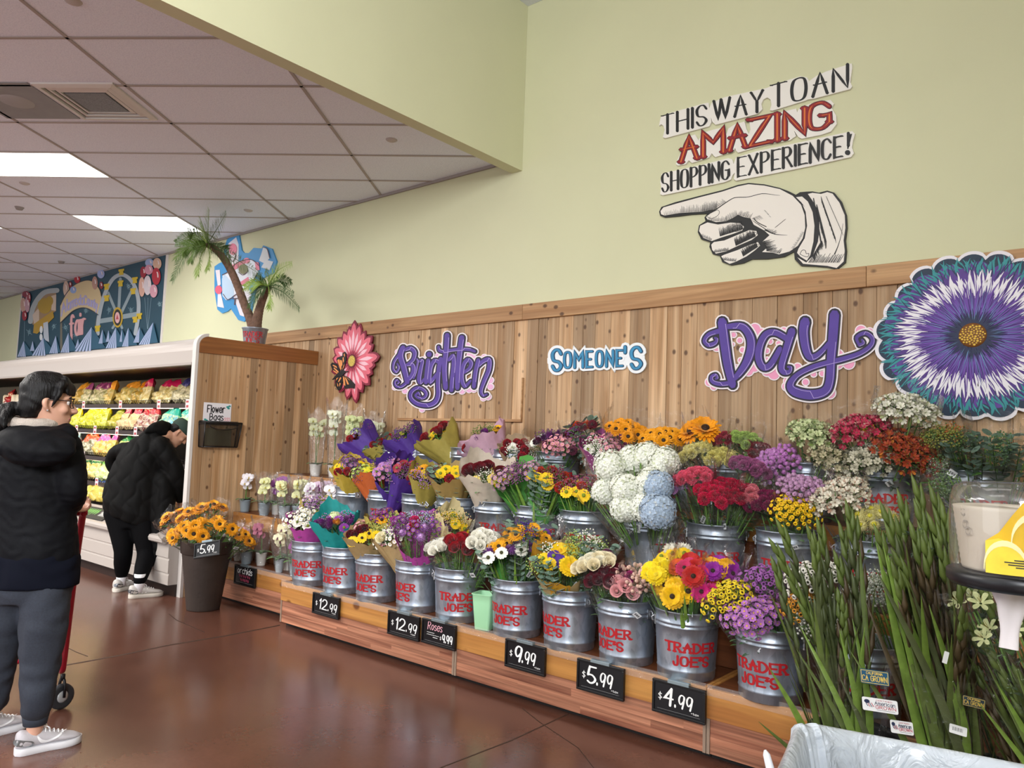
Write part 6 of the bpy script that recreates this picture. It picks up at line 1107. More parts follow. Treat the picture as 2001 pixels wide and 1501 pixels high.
# middle step, left to right
b('yellow tissue bouquet with red and yellow blooms, leftmost of its row', 'm0', 690, 917, YM, .145, [D(Y_, 4), CA(RD, 2), T_(PU, 3), SP('#7a4a8a', 2)], YEL, group=G2)
b('orange tissue bouquet with chartreuse flowers', 'm1', 724, 925, YM, .125, [D('#d8cf2a', 4, '#a0a020'), T_('#8a4a70', 4), SP(LIME, 2)], ORG, group=G2)
b('purple tissue bouquet with lilac daisies and a barcode sticker', 'm1', 768, 920, YM - .01, .13, [D(LV, 4), T_(LV, 4), SP('#c07ab0', 3)], PUR, group=G2, front=.7)
b('darker purple tissue bouquet with red and pink blooms', 'm1', 803, 922, YM, .12, [D('#b03a4a', 3), T_(PU, 4), CA('#a01a3a', 2)], PUR, group=G2)
b('olive paper bouquet with sunflowers and teal lining', 'm2', 840, 930, YM, .125, [SF(4, .7), T_(LV, 3), D(Y_, 2), CA(DR, 1)], OL, lining=None, group=G2)
b('tan paper bouquet with yellow daisies and eucalyptus', 'm3', 884, 928, YM, .14, [D(Y_, 5), T_(PU, 2), CA(RD, 1)], '#a5894f', ['euca', 'leafy'], group=G2)
b('cream printed paper bouquet with a big dark red rose', 'm4', 952, 932, YM, .15, [RO('#6a0f1c', 3, 1.3), D('#e9cf6a', 3), T_(W_, 3)], CRE, group=G2, back=1.3, zig=.25)
b('grass-green wrapped bouquet with yellow and mauve blooms', 'm5', 1012, 932, YM, .15, [D(Y_, 4), T_('#8a4a80', 7), SP('#b58aa8', 3)], GRW, ['blades', 'leafy'], front=.62, back=1.15, zig=.3, group=G2)
b('green-wrapped bouquet with orange-red and yellow blooms', 'm5', 1078, 938, YM, .14, [D(Y_, 4), CA('#c03a1c', 3), T_('#8a2a50', 4)], GRW, ['blades', 'euca'], front=.62, back=1.0, group=G2)
b('yellow and scarlet bouquet left of the hydrangeas', 'm6', 1128, 958, YM, .13, [D(Y_, 4), CA('#c0301c', 3), T_('#a04a70', 4), SP('#7a2a58', 2)], GRW, ['leafy', 'blades'], front=.6, back=1.0, group=G2)
HY = lambda c, c2, n, s=1: ('hydrangea', c, c2, n, s)
for u, v, y, lb in ((1186, 925, 3.88, 'white hydrangea, upper left of the cluster'), (1172, 978, 3.82, 'white hydrangea, lower left of the cluster'), (1226, 912, 3.92, 'white hydrangea at the top of the cluster, left'), (1272, 905, 3.95, 'white hydrangea at the top of the cluster, middle'), (1312, 918, 3.92, 'white hydrangea at the top right of the cluster'), (1232, 958, 3.80, 'white hydrangea in the middle of the cluster'), (1268, 948, 3.84, 'greenish white hydrangea right of the middle'),
                    (1208, 1008, 3.74, 'white hydrangea lowest at left'), (1252, 1008, 3.75, 'white hydrangea lowest in the middle'), (1288, 968, 3.74, 'pale blue hydrangea, upper of the two'), (1300, 1016, 3.71, 'pale blue hydrangea, lower of the two')):
    bl = 'blue' in lb; b(lb, 'm7', u, v, y, .075, [HY('#a9bcd2' if bl else '#eef0e4', '#c9d2d8' if bl else '#d5dcba', 1, 1.0)], None, None, v > 1000 or u < 1190, name='hydrangea', cat='hydrangea', group='hydrangeas on the middle step', tiltv=.5, jit=0, stick=False)
b('lilac carnations left of the coral pink ones', 'm8', 1330, 958, YM, .06, [CA('#c48ac4', 6, .8)], None, 'leafy', True, group=G2)
b('coral pink carnation bunch above the middle bucket', 'm8', 1357, 940, YM - .02, .085, [CA('#e8607c', 12)], None, 'leafy', True, group=G2)
b('hot pink carnation bunch in the middle bucket', 'm8', 1400, 972, YM - .05, .10, [CA('#cf1648', 14)], None, 'leafy', True, group=G2)
b('crimson carnation bunch right of the hot pink one', 'm8', 1438, 968, YM, .09, [CA('#b5123c', 12)], None, 'leafy', True, group=G2)
b('salmon pink carnation bunch at the right rim', 'm8', 1472, 976, YM, .065, [CA('#dd7a86', 7, .9)], None, 'leafy', True, group=G2)
b('mauve pink carnation bunch behind the crimson one', 'm8', 1462, 922, YM + .12, .09, [CA('#a85a8a', 10)], None, 'leafy', True, group=G2)
b('dark magenta carnations between pink and yellow buckets', 'm9', 1502, 990, YM, .09, [CA('#84204e', 11)], None, 'leafy', True, group=G2)
b('yellow button mum bunch in front on the middle step', 'm9', 1555, 1005, YM - .06, .075, [BU('#e8bd10', 10, .9, '#a8780a')], None, 'leafy', True, group=G2, tiltv=.9)
b('mauve spray behind the yellow button mums', 'm9', 1568, 968, YM + .02, .085, [('pompon', '#b58ab0', '#8a5a80', 8, .9)], None, 'leafy', True, group=G2)
b('white alstroemeria bunch above the right middle bucket', 'm10', 1642, 980, YM - .02, .10, [('alstro', '#dcd6c4', '#c9a08a', 9, 1)], None, 'leafy', True, group=G2)
b('pale yellow spider mum bunch behind the gladiolus', 'm10', 1716, 1025, YM - .06, .085, [('spider', '#e9e2a2', '#c9c030', 7, .9)], None, 'leafy', True, group=G2, tiltv=.8)
# upper step, left to right
b('purple paper bouquet with a red bloom, leftmost on the upper step', 't1', 705, 862, YT, .14, [D('#c9c83a', 3), CA(RD, 2), T_(PU, 4), SP('#6a5a9a', 2)], PUR, group=G3, back=1.25, zig=.24)
b('olive paper bouquet with red and yellow flowers between purple ones', 't1', 742, 872, YT, .12, [D('#c8c030', 3), CA(RD, 2), T_('#4a3a6a', 3)], OL, ['euca', 'leafy'], group=G3)
b('deep purple paper bouquet with small yellow flowers', 't2', 790, 858, YT, .135, [D('#c9cf2a', 3), T_('#7a3a70', 5), T_(PU, 3)], PUR, group=G3, back=1.25, zig=.24)
b('olive gold paper bouquet with dark red roses', 't3', 858, 858, YT, .15, [D(Y_, 5), RO('#8a101c', 3, 1.1), T_(PU, 3)], OL, group=G3, back=1.25, zig=.24)
b('pale pink paper bouquet with sunflowers and red blooms', 't4', 945, 862, YT, .165, [SF(5, .75, '#f0b913'), CA('#9a1622', 2), MU(PU, 2, .8), T_('#7a8a3a', 3)], PNK, ['leafy', 'fine'], group=G3, back=1.25, zig=.24)
b('tan paper bouquet with crimson carnations', 't4', 1012, 880, YT, .12, [CA('#a51426', 5), T_(W_, 3), D(W_, 1)], '#b99f80', group=G3)
b('clear-sleeved bouquet of white blooms and a purple mum', 't5', 1090, 872, YT, .16, [D(W_, 4), SP(PK, 4), MU(PU, 3, 1.1), MU('#5f1a44', 2), T_(PU, 3), CA('#8a3a5a', 2)], None, ['leafy', 'blades'], True, group=G3)
b('orange and eucalyptus bunch behind the magenta wrap', 't6', 1138, 848, YT + .04, .10, [CA('#d0501c', 3), CA('#8a1a3a', 3), T_(PU, 2)], None, 'euca', True, group=G3)
b("magenta paper bouquet with baby's breath and pink mums", 't6', 1180, 876, YT - .02, .13, [MU('#c03a90', 3, .9), T_(W_, 4), SP(PK, 3), D(W_, 2)], '#a04a86', ['fine'], group=G3, back=1.25)
b('orange sunflower bunch with a green leaf on top', 't6', 1232, 850, YT, .13, [SF(11, .8, '#e9980f')], None, 'leafy', True, group=G3)
b('orange sunflower bunch right of the first, above the hydrangeas', 't7', 1295, 862, YT, .13, [SF(11, .75, '#eda012')], None, 'leafy', True, group=G3)
b('largest orange sunflower standing above the pale yellow carnations', 't8', 1366, 848, YT, .06, [SF(2, 1.5, '#ee9a10')], None, 'leafy', True, group=G3)
b('pale yellow carnation bunch, left of two', 't8', 1362, 890, YT - .04, .085, [CA('#e6dc8e', 9)], None, 'leafy', True, group=G3)
b('pale yellow carnation bunch, right of two', 't8', 1408, 902, YT - .04, .085, [CA('#e8de86', 9)], None, 'leafy', True, group=G3)
b('lime green carnation bunch', 't8', 1456, 866, YT, .07, [CA('#aec86a', 8, .9)], None, 'leafy', True, group=G3)
b('rosy red carnation bunch left of the lime green one', 't8', 1418, 866, YT + .04, .07, [CA('#a83444', 8, .9)], None, 'leafy', True, group=G3)
b('dark red carnation bunch right of the lime green one', 't8', 1482, 888, YT, .08, [CA('#7e1020', 9)], None, 'leafy', True, group=G3)
b('lilac statice bunch below the white alstroemeria', 't9', 1518, 912, YT - .1, .085, [('pompon', '#b673b8', '#8a4a90', 9, .9)], None, 'leafy', True, group=G3)
b('pale green and white alstroemeria bunch, left on the dark bucket', 't9', 1590, 858, YT, .10, [('alstro', '#c9d2a2', '#8aa25a', 9, 1)], None, 'leafy', True, group=G3)
b('ivory alstroemeria bunch hanging at the right of the dark bucket', 't9', 1632, 905, YT - .06, .09, [('alstro', '#b5ac8c', '#8a8a5a', 8, 1)], None, 'leafy', True, group=G3)
b('crimson pink alstroemeria bunch with a yellow bloom on top', 't10', 1682, 850, YT, .11, [('alstro', '#b02c4c', '#e0a8a0', 11, 1), D('#d8b81c', 1)], None, 'leafy', True, group=G3)
b('white alstroemeria bunch standing tallest at the right', 't10', 1768, 812, YT, .105, [('alstro', '#e2e0d2', '#b5bc8a', 11, 1)], None, 'leafy', True, group=G3)
b('rust orange alstroemeria bunch under the tall white one', 't10', 1768, 890, YT - .05, .11, [('alstro', '#94361a', '#c9782a', 12, 1)], None, 'leafy', True, group=G3)
b('greyish white alstroemeria bunch left of the rust one', 't10', 1705, 905, YT - .07, .09, [('alstro', '#c2bda8', '#8a8a70', 9, 1)], None, 'leafy', True, group=G3)
b('yellow-green filler bunch between rust flowers and eucalyptus', 't11', 1838, 868, YT, .10, [T_('#8a8a3a', 6), T_('#b56a2a', 3)], None, ['fine', 'leafy'], True, group=G3)
b('drooping olive-leaf bunch beside the eucalyptus', 't11', 1852, 930, YT - .1, .11, [T_('#5d7a4a', 2)], None, ['leafy', 'blades', 'leafy'], True, group=G3)
b('grey-green silver-dollar eucalyptus bunch, left of two', 't11', 1915, 885, YT - .02, .13, [T_('#5a7a5a', 2)], None, ['euca', 'euca', 'euca'], True, group=G3)
b('grey-green eucalyptus bunch at the right frame edge', 't11', 1972, 880, YT, .14, [T_('#5a7a5a', 2)], None, ['euca', 'euca', 'euca'], True, group=G3, base=(-0.52, 4.4, Z3 + .016))
# ------------------------------------------------------------------ orchids, planter, gladiolus, lilies
rnd = random.Random(17)
POT = [M('#8f9ba3', .35), M('#dcd8d2', .35), M('#b9c9c4', .3), M('#a7b0b6', .35)]
ON = [0]; CEL2 = film('#eef2f4', .03, .10, 'cello2', 1.8)
def orchid(label, px, y, z, h, col, lip, nf=6, pot=0, sleeve=True, two=False, group='potted orchids', pr=.05, base=None, lean=0.0):
    ON[0] += 1; q = random.Random(ON[0] * 3); p = aty(px, 1000, y) if base is None else Vector(base); t = thing('potted_orchid', label, 'orchid', (p.x, y if base is None else p.y, z + .0006), math.radians(-40), group)
    mb = MB(); mb.lathe([(.001, .002), (pr * .76, 0), (pr * .78, .004), (pr, .098), (pr * 1.04, .1), (pr * 1.04, .11), (pr * .96, .11), (pr * .93, .09), (.001, .088)], 24); mb.build('pot', POT[pot], t)
    mb = MB()
    for i in range(6): a = i * PI / 3 + q.uniform(-.3, .3); leaf(mb, (0, 0, .095), (math.cos(a), math.sin(a), .75), q.uniform(.11, .17), .045, i % 2, .5, .12)
    mb.build('leaves', [GRD, GRN], t)
    for s in range(2 if two else 1):
        a = q.uniform(-.6, .6) + s * 2.5; d = Vector((math.cos(a), math.sin(a), 0)) * (.05 + lean); pts = cat_rom([(0, 0, .09), tuple(d * .3 + Vector((0, 0, h * .55))), tuple(d * .8 + Vector((0, 0, h * .9))), tuple(d * 1.7 + Vector((0, 0, h * .98)))], 6); mb = MB(); mb.tube(pts, .0028, 6); mb.tube([(.008, 0, .09), (.008, 0, h * .8)], .002, 5); mb.build('flower_stem', GRN, t)
        me = head('orchid', col, lip)
        for i in range(nf):
            f_ = 1 - .62 * i / nf; j_ = f_ * (len(pts) - 1); P_ = Vector(pts[int(j_)]) + Vector((.034 if i % 2 else -.034, q.uniform(-.02, .01), q.uniform(-.012, .012))) * (1 if i else .3); P_ = P_ + Vector((q.uniform(-.5, .5) + .75, -.62, 0)) * .012; nv = Vector((q.uniform(-.45, .45) + .72, -.66 + q.uniform(-.35, .35), .22)); nv = Matrix.Rotation(math.radians(40), 3, 'Z') @ nv; R = nv.to_track_quat('Z', 'Y').to_matrix().to_4x4(); inst(me, 'bloom', t, Matrix.Translation(P_) @ R @ Matrix.Scale(q.uniform(.95, 1.2), 4))
    if sleeve:
        r = pr * 1.05; top = h * 1.18; ph = q.uniform(0, 6)
        def fn(u, v): a = u * 2 * PI; z = .02 + (top * (1 + .06 * math.sin(4 * a + ph)) - .02) * v; rr_ = (r + (.10 - r) * v ** 1.2) * (1 + .06 * math.sin(5 * a + ph) * v) + .006 * math.sin(11 * a + 8 * v) * v; return Vector((rr_ * math.cos(a), rr_ * math.sin(a), z))
        mb = MB(); mb.grid(fn, 32, 9, closeu=True); mb.build('clear_sleeve', CEL2, t)
        if ON[0] % 2: sticker(t, fn, .66, .15, .016)
    return t
WH, YG, MGN, PKW = '#efe9ee', '#dfe0a6', '#9a4aa0', '#dcc2da'
orchid('unsleeved white orchid with small blooms at the left of the middle step', 478, 3.90, Z2, .33, WH, '#c9b060', 7, 0, False, lean=.03)
for i, (u, dy, c, lp, pt, lb) in enumerate(((516, .0, YG, '#b8b040', 0, 'yellow-green orchid in clear sleeve, front left of the middle step'), (540, .12, MGN, '#5a1f60', 1, 'purple orchid in clear sleeve behind the yellow-green ones'), (556, .0, YG, '#c2a04a', 3, 'yellow-green orchid in clear sleeve, second in the middle-step row'),
        (582, .08, YG, '#b9a840', 0, 'pale yellow orchid in clear sleeve, third in the middle-step row'), (604, .0, WH, '#a05aa0', 3, 'white orchid in clear sleeve beside the pink-lipped one'), (622, .10, PKW, '#8a2a80', 1, 'pale pink orchid with dark purple lips in clear sleeve'), (648, .0, WH, '#c0b060', 3, 'white orchid in clear sleeve next to the first middle-step bucket'))):
    orchid(lb, u, 3.88 + dy, Z2, .31, c, lp, 8, pt, True, two=i in (1, 3, 5), base=None)
for u, y, h, c, lp, lb, n in ((612, 4.36, .52, '#cfd2a8', '#a0a040', 'tall sleeved pale orchid at the back left corner', 5), (648, 4.40, .60, '#e2e4cc', '#b0b060', 'tallest sleeved white orchid with long clear wrap', 7), (680, 4.42, .55, '#d3dba0', '#8a9a3a', 'sleeved chartreuse orchid behind the purple paper bouquet', 9), (722, 4.5, .5, '#dfe0c0', '#a09a50', 'sleeved cream orchid behind the olive paper bouquet', 8)): orchid(lb, u, y, Z3, h, c, lp, n, 1, True, two=True, pr=.055)
low = ((452, 3.63, 2, .24, WH, 'small mint pot orchid at the left end of the lower step', .036), (470, 3.68, 1, .26, GO, 'small white pot orchid behind the planter', .036), (487, 3.65, 0, .30, '#d9a0a8', 'grey pot orchid with dark pink blooms, left front of the lower step', .05), (516, 3.70, 1, .34, '#b06a80', 'white pot orchid with wine-red blooms in clear sleeve', .045),
       (552, 3.63, 3, .30, '#e3dcb8', 'slim white pot orchid beside the gap on the lower step', .036), (568, 3.74, 1, .36, '#e0d8b0', 'cream pot orchid with yellowish blooms on the lower step', .042), (583, 3.64, 0, .26, '#8a4a80', 'grey pot orchid with dark purple blooms near the first bucket', .047), (604, 3.70, 3, .28, '#c9b0c0', 'grey pot orchid half hidden behind the leftmost lower bucket', .045))
for u, y, pt, h, c, lb, pr in low: orchid(lb, u, y, Z1, h, c, '#5a1f40', 5, pt, True, pr=pr)

# brown planter with sunflower bunches
pcx, pcy = -5.915, 3.295; PB_ = M('#3a302b', .55, bump=.2, bscale=40, noise=.08, nscale=12)
t = thing('planter', 'tall dark brown plastic planter of sunflowers on the floor by the cooler', 'planter', (pcx, pcy, 0)); pf = [(.001, .012), (.122, .012), (.126, .0)] + [(.127 + .062 * z / .46 + .0012 * (i % 2), z) for i, z in enumerate(np.linspace(.004, .45, 46))] + [(.192, .452), (.2, .458), (.208, .55), (.21, .556), (.2, .556), (.19, .46), (.15, .2), (.12, .03), (.001, .03)]
mb = MB(); mb.lathe(pf, 48); mb.build('body', PB_, t)
BUCKETS['p'] = Vector((pcx, pcy, .05))
for u, v, y, n, lb in ((340, 1022, 3.22, 4, 'sunflower bunch at the left rim of the brown planter'), (374, 1014, 3.26, 5, 'sunflower bunch in the middle of the brown planter'), (352, 1046, 3.13, 3, 'sunflowers hanging low over the planter rim, left'), (386, 1044, 3.14, 4, 'sunflowers with a barcode sticker hanging over the planter front'), (412, 1002, 3.38, 4, 'sunflowers at the back of the brown planter'), (436, 1035, 3.30, 2, 'leafy sunflower bunch with glossy sleeve at the right of the planter')):
    bouquet(lb, 'p', u, v, y, .10, [SF(n, .95, '#f0a51a')], None, 'leafy', True, group='sunflower bunches in the planter', tiltv=.9, base=(pcx + (u - 380) * .0008, pcy, .36), dome=.3, front=.9)
bouquet('sunflower bunch leaning right behind the planter, over the small pots', 'p', 474, 1056, 3.5, .09, [SF(5, .8, '#f0a51a')], None, 'leafy', True, group='sunflower bunches in the planter', base=(-5.80, 3.36, .38), tiltv=.9)
X = Matrix.Translation(tuple(aty(407, 1074, 3.088))) @ Matrix.Rotation(math.radians(22), 4, 'Z') @ Matrix.Rotation(math.radians(-12), 4, 'Y') @ Matrix.Rotation(math.radians(-14), 4, 'X')
price_sign('tilted black 5.99 sign clipped to the brown planter rim', None, -.12, .12, -.058, .058, 0, price('5', scale=1.25), X=X)

# mint green plastic tub
c = aty(946, 1190, 3.485); t = thing('tub', 'mint green square plastic tub between the roses and sunflower buckets', 'tub', (c.x + .01, 3.487, Z1 + .0006), math.radians(14)); MINT = M('#a5dcae', .4)
def sq(s, z, wv=0): return [Vector((s * (1 if k in (1, 2) else -1) * (1 if True else 1), s * (1 if k in (2, 3) else -1), z)) for k in range(4)]
mb = MB(); rings = []
def rr_sq(s, z, rad=.012, wav=0.0):
    o_ = []
    for k, (sx, sy) in enumerate(((1, -1), (1, 1), (-1, 1), (-1, -1))):
        for a in np.linspace(-PI / 2 + k * PI / 2, k * PI / 2, 5): o_.append(Vector((sx * (s - rad) + rad * math.cos(a), sy * (s - rad) + rad * math.sin(a), z + (wav if abs(sx) else 0) * math.cos(4 * math.atan2(sy * s + rad * math.sin(a), sx * s + rad * math.cos(a))))))
    return o_
sec = [rr_sq(.001, .002, .0005), rr_sq(.046, .0, .012), rr_sq(.048, .005), rr_sq(.06, .16), rr_sq(.063, .205, .012, .003), rr_sq(.068, .212, .012, .004), rr_sq(.068, .216, .012, .004), rr_sq(.061, .212, .012, .004), rr_sq(.057, .16), rr_sq(.045, .012), rr_sq(.001, .012, .0005)]
n = len(sec[0]); mb.add([p for s_ in sec for p in s_], [(i * n + j, i * n + (j + 1) % n, (i + 1) * n + (j + 1) % n, (i + 1) * n + j) for i in range(len(sec) - 1) for j in range(n)]); mb.build('shell', MINT, t)

# gladiolus and lilies in black floor buckets
BKP = M('#17181a', .45); GL_ = [M('#5b6c30', .5, noise=.2, nscale=30), M('#73903a', .45, noise=.2, nscale=30), M('#4e4029', .5, noise=.3, nscale=20), M('#4b5530', .5, noise=.25, nscale=20)]
for i, (x, y, lb) in enumerate(((-0.86, 3.16, 'black floor bucket holding the left gladiolus bunch'), (-0.48, 3.13, 'black floor bucket of gladiolus with the blue plate tag'), (-0.10, 3.16, 'black floor bucket of gladiolus and lilies at the right edge'))):
    t = thing('floor_bucket', lb, 'bucket', (x, y, 0), group='black floor buckets'); mb = MB(); mb.lathe([(.001, .008), (.12, .008), (.124, 0), (.128, .01), (.165, .37), (.172, .375), (.172, .39), (.164, .39), (.158, .37), (.12, .03), (.001, .03)], 36); mb.build('body', BKP, t); BUCKETS['g%d' % i] = Vector((x, y, .032))
def glad(t, o, base, tip, y0, y1, tone, q, bend=0.0, spike=True, w=.02):
    """one stalk with sheathing leaves and a spike of pointed buds, or a single bent leaf"""
    A_, B_ = aty(base[0], base[1], y0), aty(tip[0], tip[1], y1); m1 = A_.lerp(B_, .5) + Vector((q.uniform(-.02, .07) + bend, q.uniform(-.04, .04), .03 * q.random())); pts = [Vector(p) for p in cat_rom([tuple(A_), tuple(m1), tuple(B_)], 10)]; L = (B_ - A_).length; mb = MB(); k = len(pts); side = Vector((.77, .63, 0))
    def blade(pa, pb, w, mi, off):
        d = (pb - pa); s = d.cross(Vector((off.x, off.y, .0001))); s = side if s.length < 1e-4 else s.normalized(); vs = []
        for f, ww in ((0, .5), (.25, .9), (.55, 1), (.8, .6), (1, .04)): c = pa.lerp(pb, f) + off * (.012 + .05 * f * f); vs += [c - s * w / 2 * ww, c + off * .004 * ww, c + s * w / 2 * ww]
        mb.add(vs, [(i * 3 + j, i * 3 + j + 1, i * 3 + j + 4, i * 3 + j + 3) for i in range(4) for j in range(2)], mi)
    if spike:
        mb.tube(pts, [.0075 * (1 - .6 * i / k) for i in range(k)], 6, tone)
        for j in range(5): f = .06 + .11 * j; a = q.uniform(0, 6); i0 = int(f * (k - 1)); i1 = min(k - 1, i0 + int(k * .42)); blade(pts[i0], pts[i1], w * q.uniform(.9, 1.3), 1 if tone == 1 else q.choice((0, 0, 3)), Vector((math.cos(a), math.sin(a), 0)))
        for j in range(11):
            f = .5 + .5 * j / 11; i0 = int(f * (k - 1)); i1 = min(k - 1, i0 + 1); p = pts[i0].lerp(pts[i1], f * (k - 1) - i0); T = (pts[min(i0 + 1, k - 1)] - pts[max(i0 - 1, 0)]).normalized(); s = side * (1 if j % 2 else -1) * .8 + Vector((0, -.4, 0)); bl = L * .085 * (1.15 - .35 * j / 11); bl *= 1.25; e = p + (T + s * .17).normalized() * bl
            mb.tube([p, p.lerp(e, .35) + s * .004, p.lerp(e, .7), e], [.005, .012, .008, .0006], 6, 2 if (j < 7 and tone == 2) else tone if j < 8 else 0)
    else:
        vs = []
        for i, p in enumerate(pts): f = i / (k - 1); ww = w * (.6 + .4 * math.sin(PI * f)) * (1 - f ** 4) + .001; vs += [p - side * ww / 2, p + Vector((.2, -.3, 0)) * .006, p + side * ww / 2]
        mb.add(vs, [(i * 3 + j, i * 3 + j + 1, i * 3 + j + 4, i * 3 + j + 3) for i in range(k - 1) for j in range(2)], tone)
    mb.build('flower_stalk' if spike else 'leaf_blade', GL_, t, o)
def bunch(label, key, tips, leaves, seed, sl=None):
    q = random.Random(seed); tips = tips + [(u + q.uniform(-26, 26), v + q.uniform(15, 120), d + q.uniform(-.1, .1), q.choice((2, 2, 3, n_))) for u, v, d, n_ in tips[::2]]; leaves = leaves + [(u + q.uniform(-30, 30), v + q.uniform(30, 110), d, q.choice((0, 3, n_)), w_) for u, v, d, n_, w_ in leaves[::2]]; B = BUCKETS[key]; t = thing('gladiolus_bunch', label, 'gladiolus', tuple(B), group='gladiolus bunches'); c0 = aty(1000, 1000, 3)
    for (u, v, dy, tn) in tips:
        bx = B.x + q.uniform(-.07, .07); by = B.y + q.uniform(-.06, .06); bz = B.z; A_ = RC @ (np.array([bx, by, bz]) - np.array([0, 0, HC])); glad(t, B, (CX + F * A_[0] / A_[2], CY + F * A_[1] / A_[2]), (u, v), by, B.y + dy, tn, q)
    for (u, v, dy, tn, w) in leaves:
        bx = B.x + q.uniform(-.09, .09); by = B.y + q.uniform(-.08, .0); A_ = RC @ (np.array([bx, by, B.z]) - np.array([0, 0, HC])); glad(t, B, (CX + F * A_[0] / A_[2], CY + F * A_[1] / A_[2]), (u, v), by, B.y + dy, tn, q, spike=False, w=w)
    if sl:
        def fn(u_, v_): a = u_ * 2 * PI; z = .25 + v_ * sl; r = .09 + .10 * v_ + .008 * math.sin(7 * a + 5 * v_) + .004 * math.sin(17 * a); return Vector((r * math.cos(a) + sl_dx * v_, r * math.sin(a) * .9, z))
        sl_dx = -.06; mb = MB(); mb.grid(fn, 30, 8, closeu=True); mb.build('clear_sleeve', CEL, t)
    return t
gA = bunch('left gladiolus bunch, leaning far left with budding tips', 'g0', [(1532, 1040, -.05, 3), (1520, 1076, -.12, 0), (1588, 1052, .0, 3), (1606, 1040, .05, 3), (1662, 1008, .1, 3), (1672, 1022, .12, 2), (1640, 1100, .05, 2), (1650, 1190, -.02, 0), (1600, 1160, .0, 3)], [(1563, 1222, -.1, 1, .03), (1556, 1268, -.15, 0, .028), (1502, 1303, -.2, 1, .034), (1580, 1312, -.1, 0, .028), (1665, 1205, .05, 1, .03), (1690, 1225, .0, 1, .034), (1640, 1230, -.1, 1, .03)], 3, .42)
gB = bunch('middle gladiolus bunch with bright green leaves and the CA GROWN tag', 'g1', [(1735, 1012, .0, 3), (1766, 992, .06, 2), (1796, 964, .1, 3), (1760, 1040, .05, 2), (1790, 1050, .0, 2), (1722, 1056, -.1, 1), (1760, 1100, -.05, 2)], [(1711, 1055, -.12, 1, .036), (1724, 1058, -.12, 1, .034), (1800, 1165, -.1, 1, .04), (1815, 1180, -.05, 1, .04), (1745, 1140, -.1, 1, .034), (1770, 1130, -.1, 0, .034), (1690, 1170, -.05, 2, .03)], 5, .42)
gC = bunch('right gladiolus bunch with dark reddish stalks', 'g1', [(1830, 980, .12, 2), (1848, 1012, .1, 2), (1818, 1040, .08, 2), (1862, 1060, .05, 2), (1880, 1130, .0, 2), (1842, 1085, .0, 2), (1800, 1010, .05, 2)], [(1870, 1185, -.05, 2, .03), (1860, 1240, -.1, 0, .03)], 9)
gD = bunch('gladiolus bunch at the right frame edge below the dispenser', 'g2', [(1928, 1168, .0, 2), (1972, 1148, .05, 0), (1996, 1200, .0, 0), (1930, 1268, -.05, 0), (1900, 1230, .0, 2)], [(1925, 1290, -.1, 0, .034), (1945, 1330, -.12, 1, .036), (1985, 1310, -.15, 0, .036), (1910, 1370, -.15, 1, .03), (1965, 1290, -.1, 3, .034), (1998, 1250, -.1, 1, .036)], 12)
for u, v, y, lb, n in ((1892, 1185, 3.2, 'pale lily bunch behind the gladiolus under the dispenser', 4), (1965, 1240, 3.12, 'creamy open lilies at the right below the dispenser', 4)):
    bouquet(lb, 'g2', u, v, y, .09, [('lily', '#c6cc98', '#a08a3a', n, .52)], None, 'leafy', True, group='lily bunches', cat='lilies', stick=False)
bouquet('leafy dark green filler bunch left of the dispenser', 'g1', 1850, 1090, 3.3, .12, [T_('#3f5a3a', 4)], None, ['fine', 'euca'], True, group='green filler bunches', stick=False, base=(-0.30, 3.25, .035))
# plant tags
def ptag(par, name, label, u0, v0, u1, v1, y, rot, mats, draw):
    a, b_ = aty(u0, v0, y), aty(u1, v1, y); w, h = abs(b_.x - a.x), abs(a.z - b_.z); c = (a + b_) / 2; mb = MB(); X_ = Matrix.Translation(c) @ Matrix.Rotation(math.radians(rot), 4, 'Y'); P = lambda u, v, hh: X_ @ Vector((u, -hh, v))
    k = 6; r = min(w, h) * .12; pts = [(sx * (w / 2 - r) + r * math.cos(a_), sy * (h / 2 - r) + r * math.sin(a_)) for q_, (sx, sy) in enumerate(((1, 1), (-1, 1), (-1, -1), (1, -1))) for a_ in np.linspace(q_ * PI / 2, (q_ + 1) * PI / 2, 4)]
    mb.poly(pts, P, 0, .0012, 0); draw(mb, P, w, h); o = mb.build(name, mats, par, Vector(par.location), label=label); return o
def dca(mb, P, w, h):
    mb.ribbon([(-w * .46, -h * .42), (w * .46, -h * .42), (w * .46, h * .42), (-w * .46, h * .42)], h * .035, P, .001, .0016, 1, closed=True)
    pen(mb, 'CALIFORNIA', P, -w * .28, h * .18, h * .16, width=w * .56, thick=.17, dv=1, h0=.001, h1=.0017, mi=1); pen(mb, 'CA GROWN', P, -w * .42, -h * .28, h * .36, width=w * .84, thick=.12, dv=1, h0=.001, h1=.0017, mi=1)
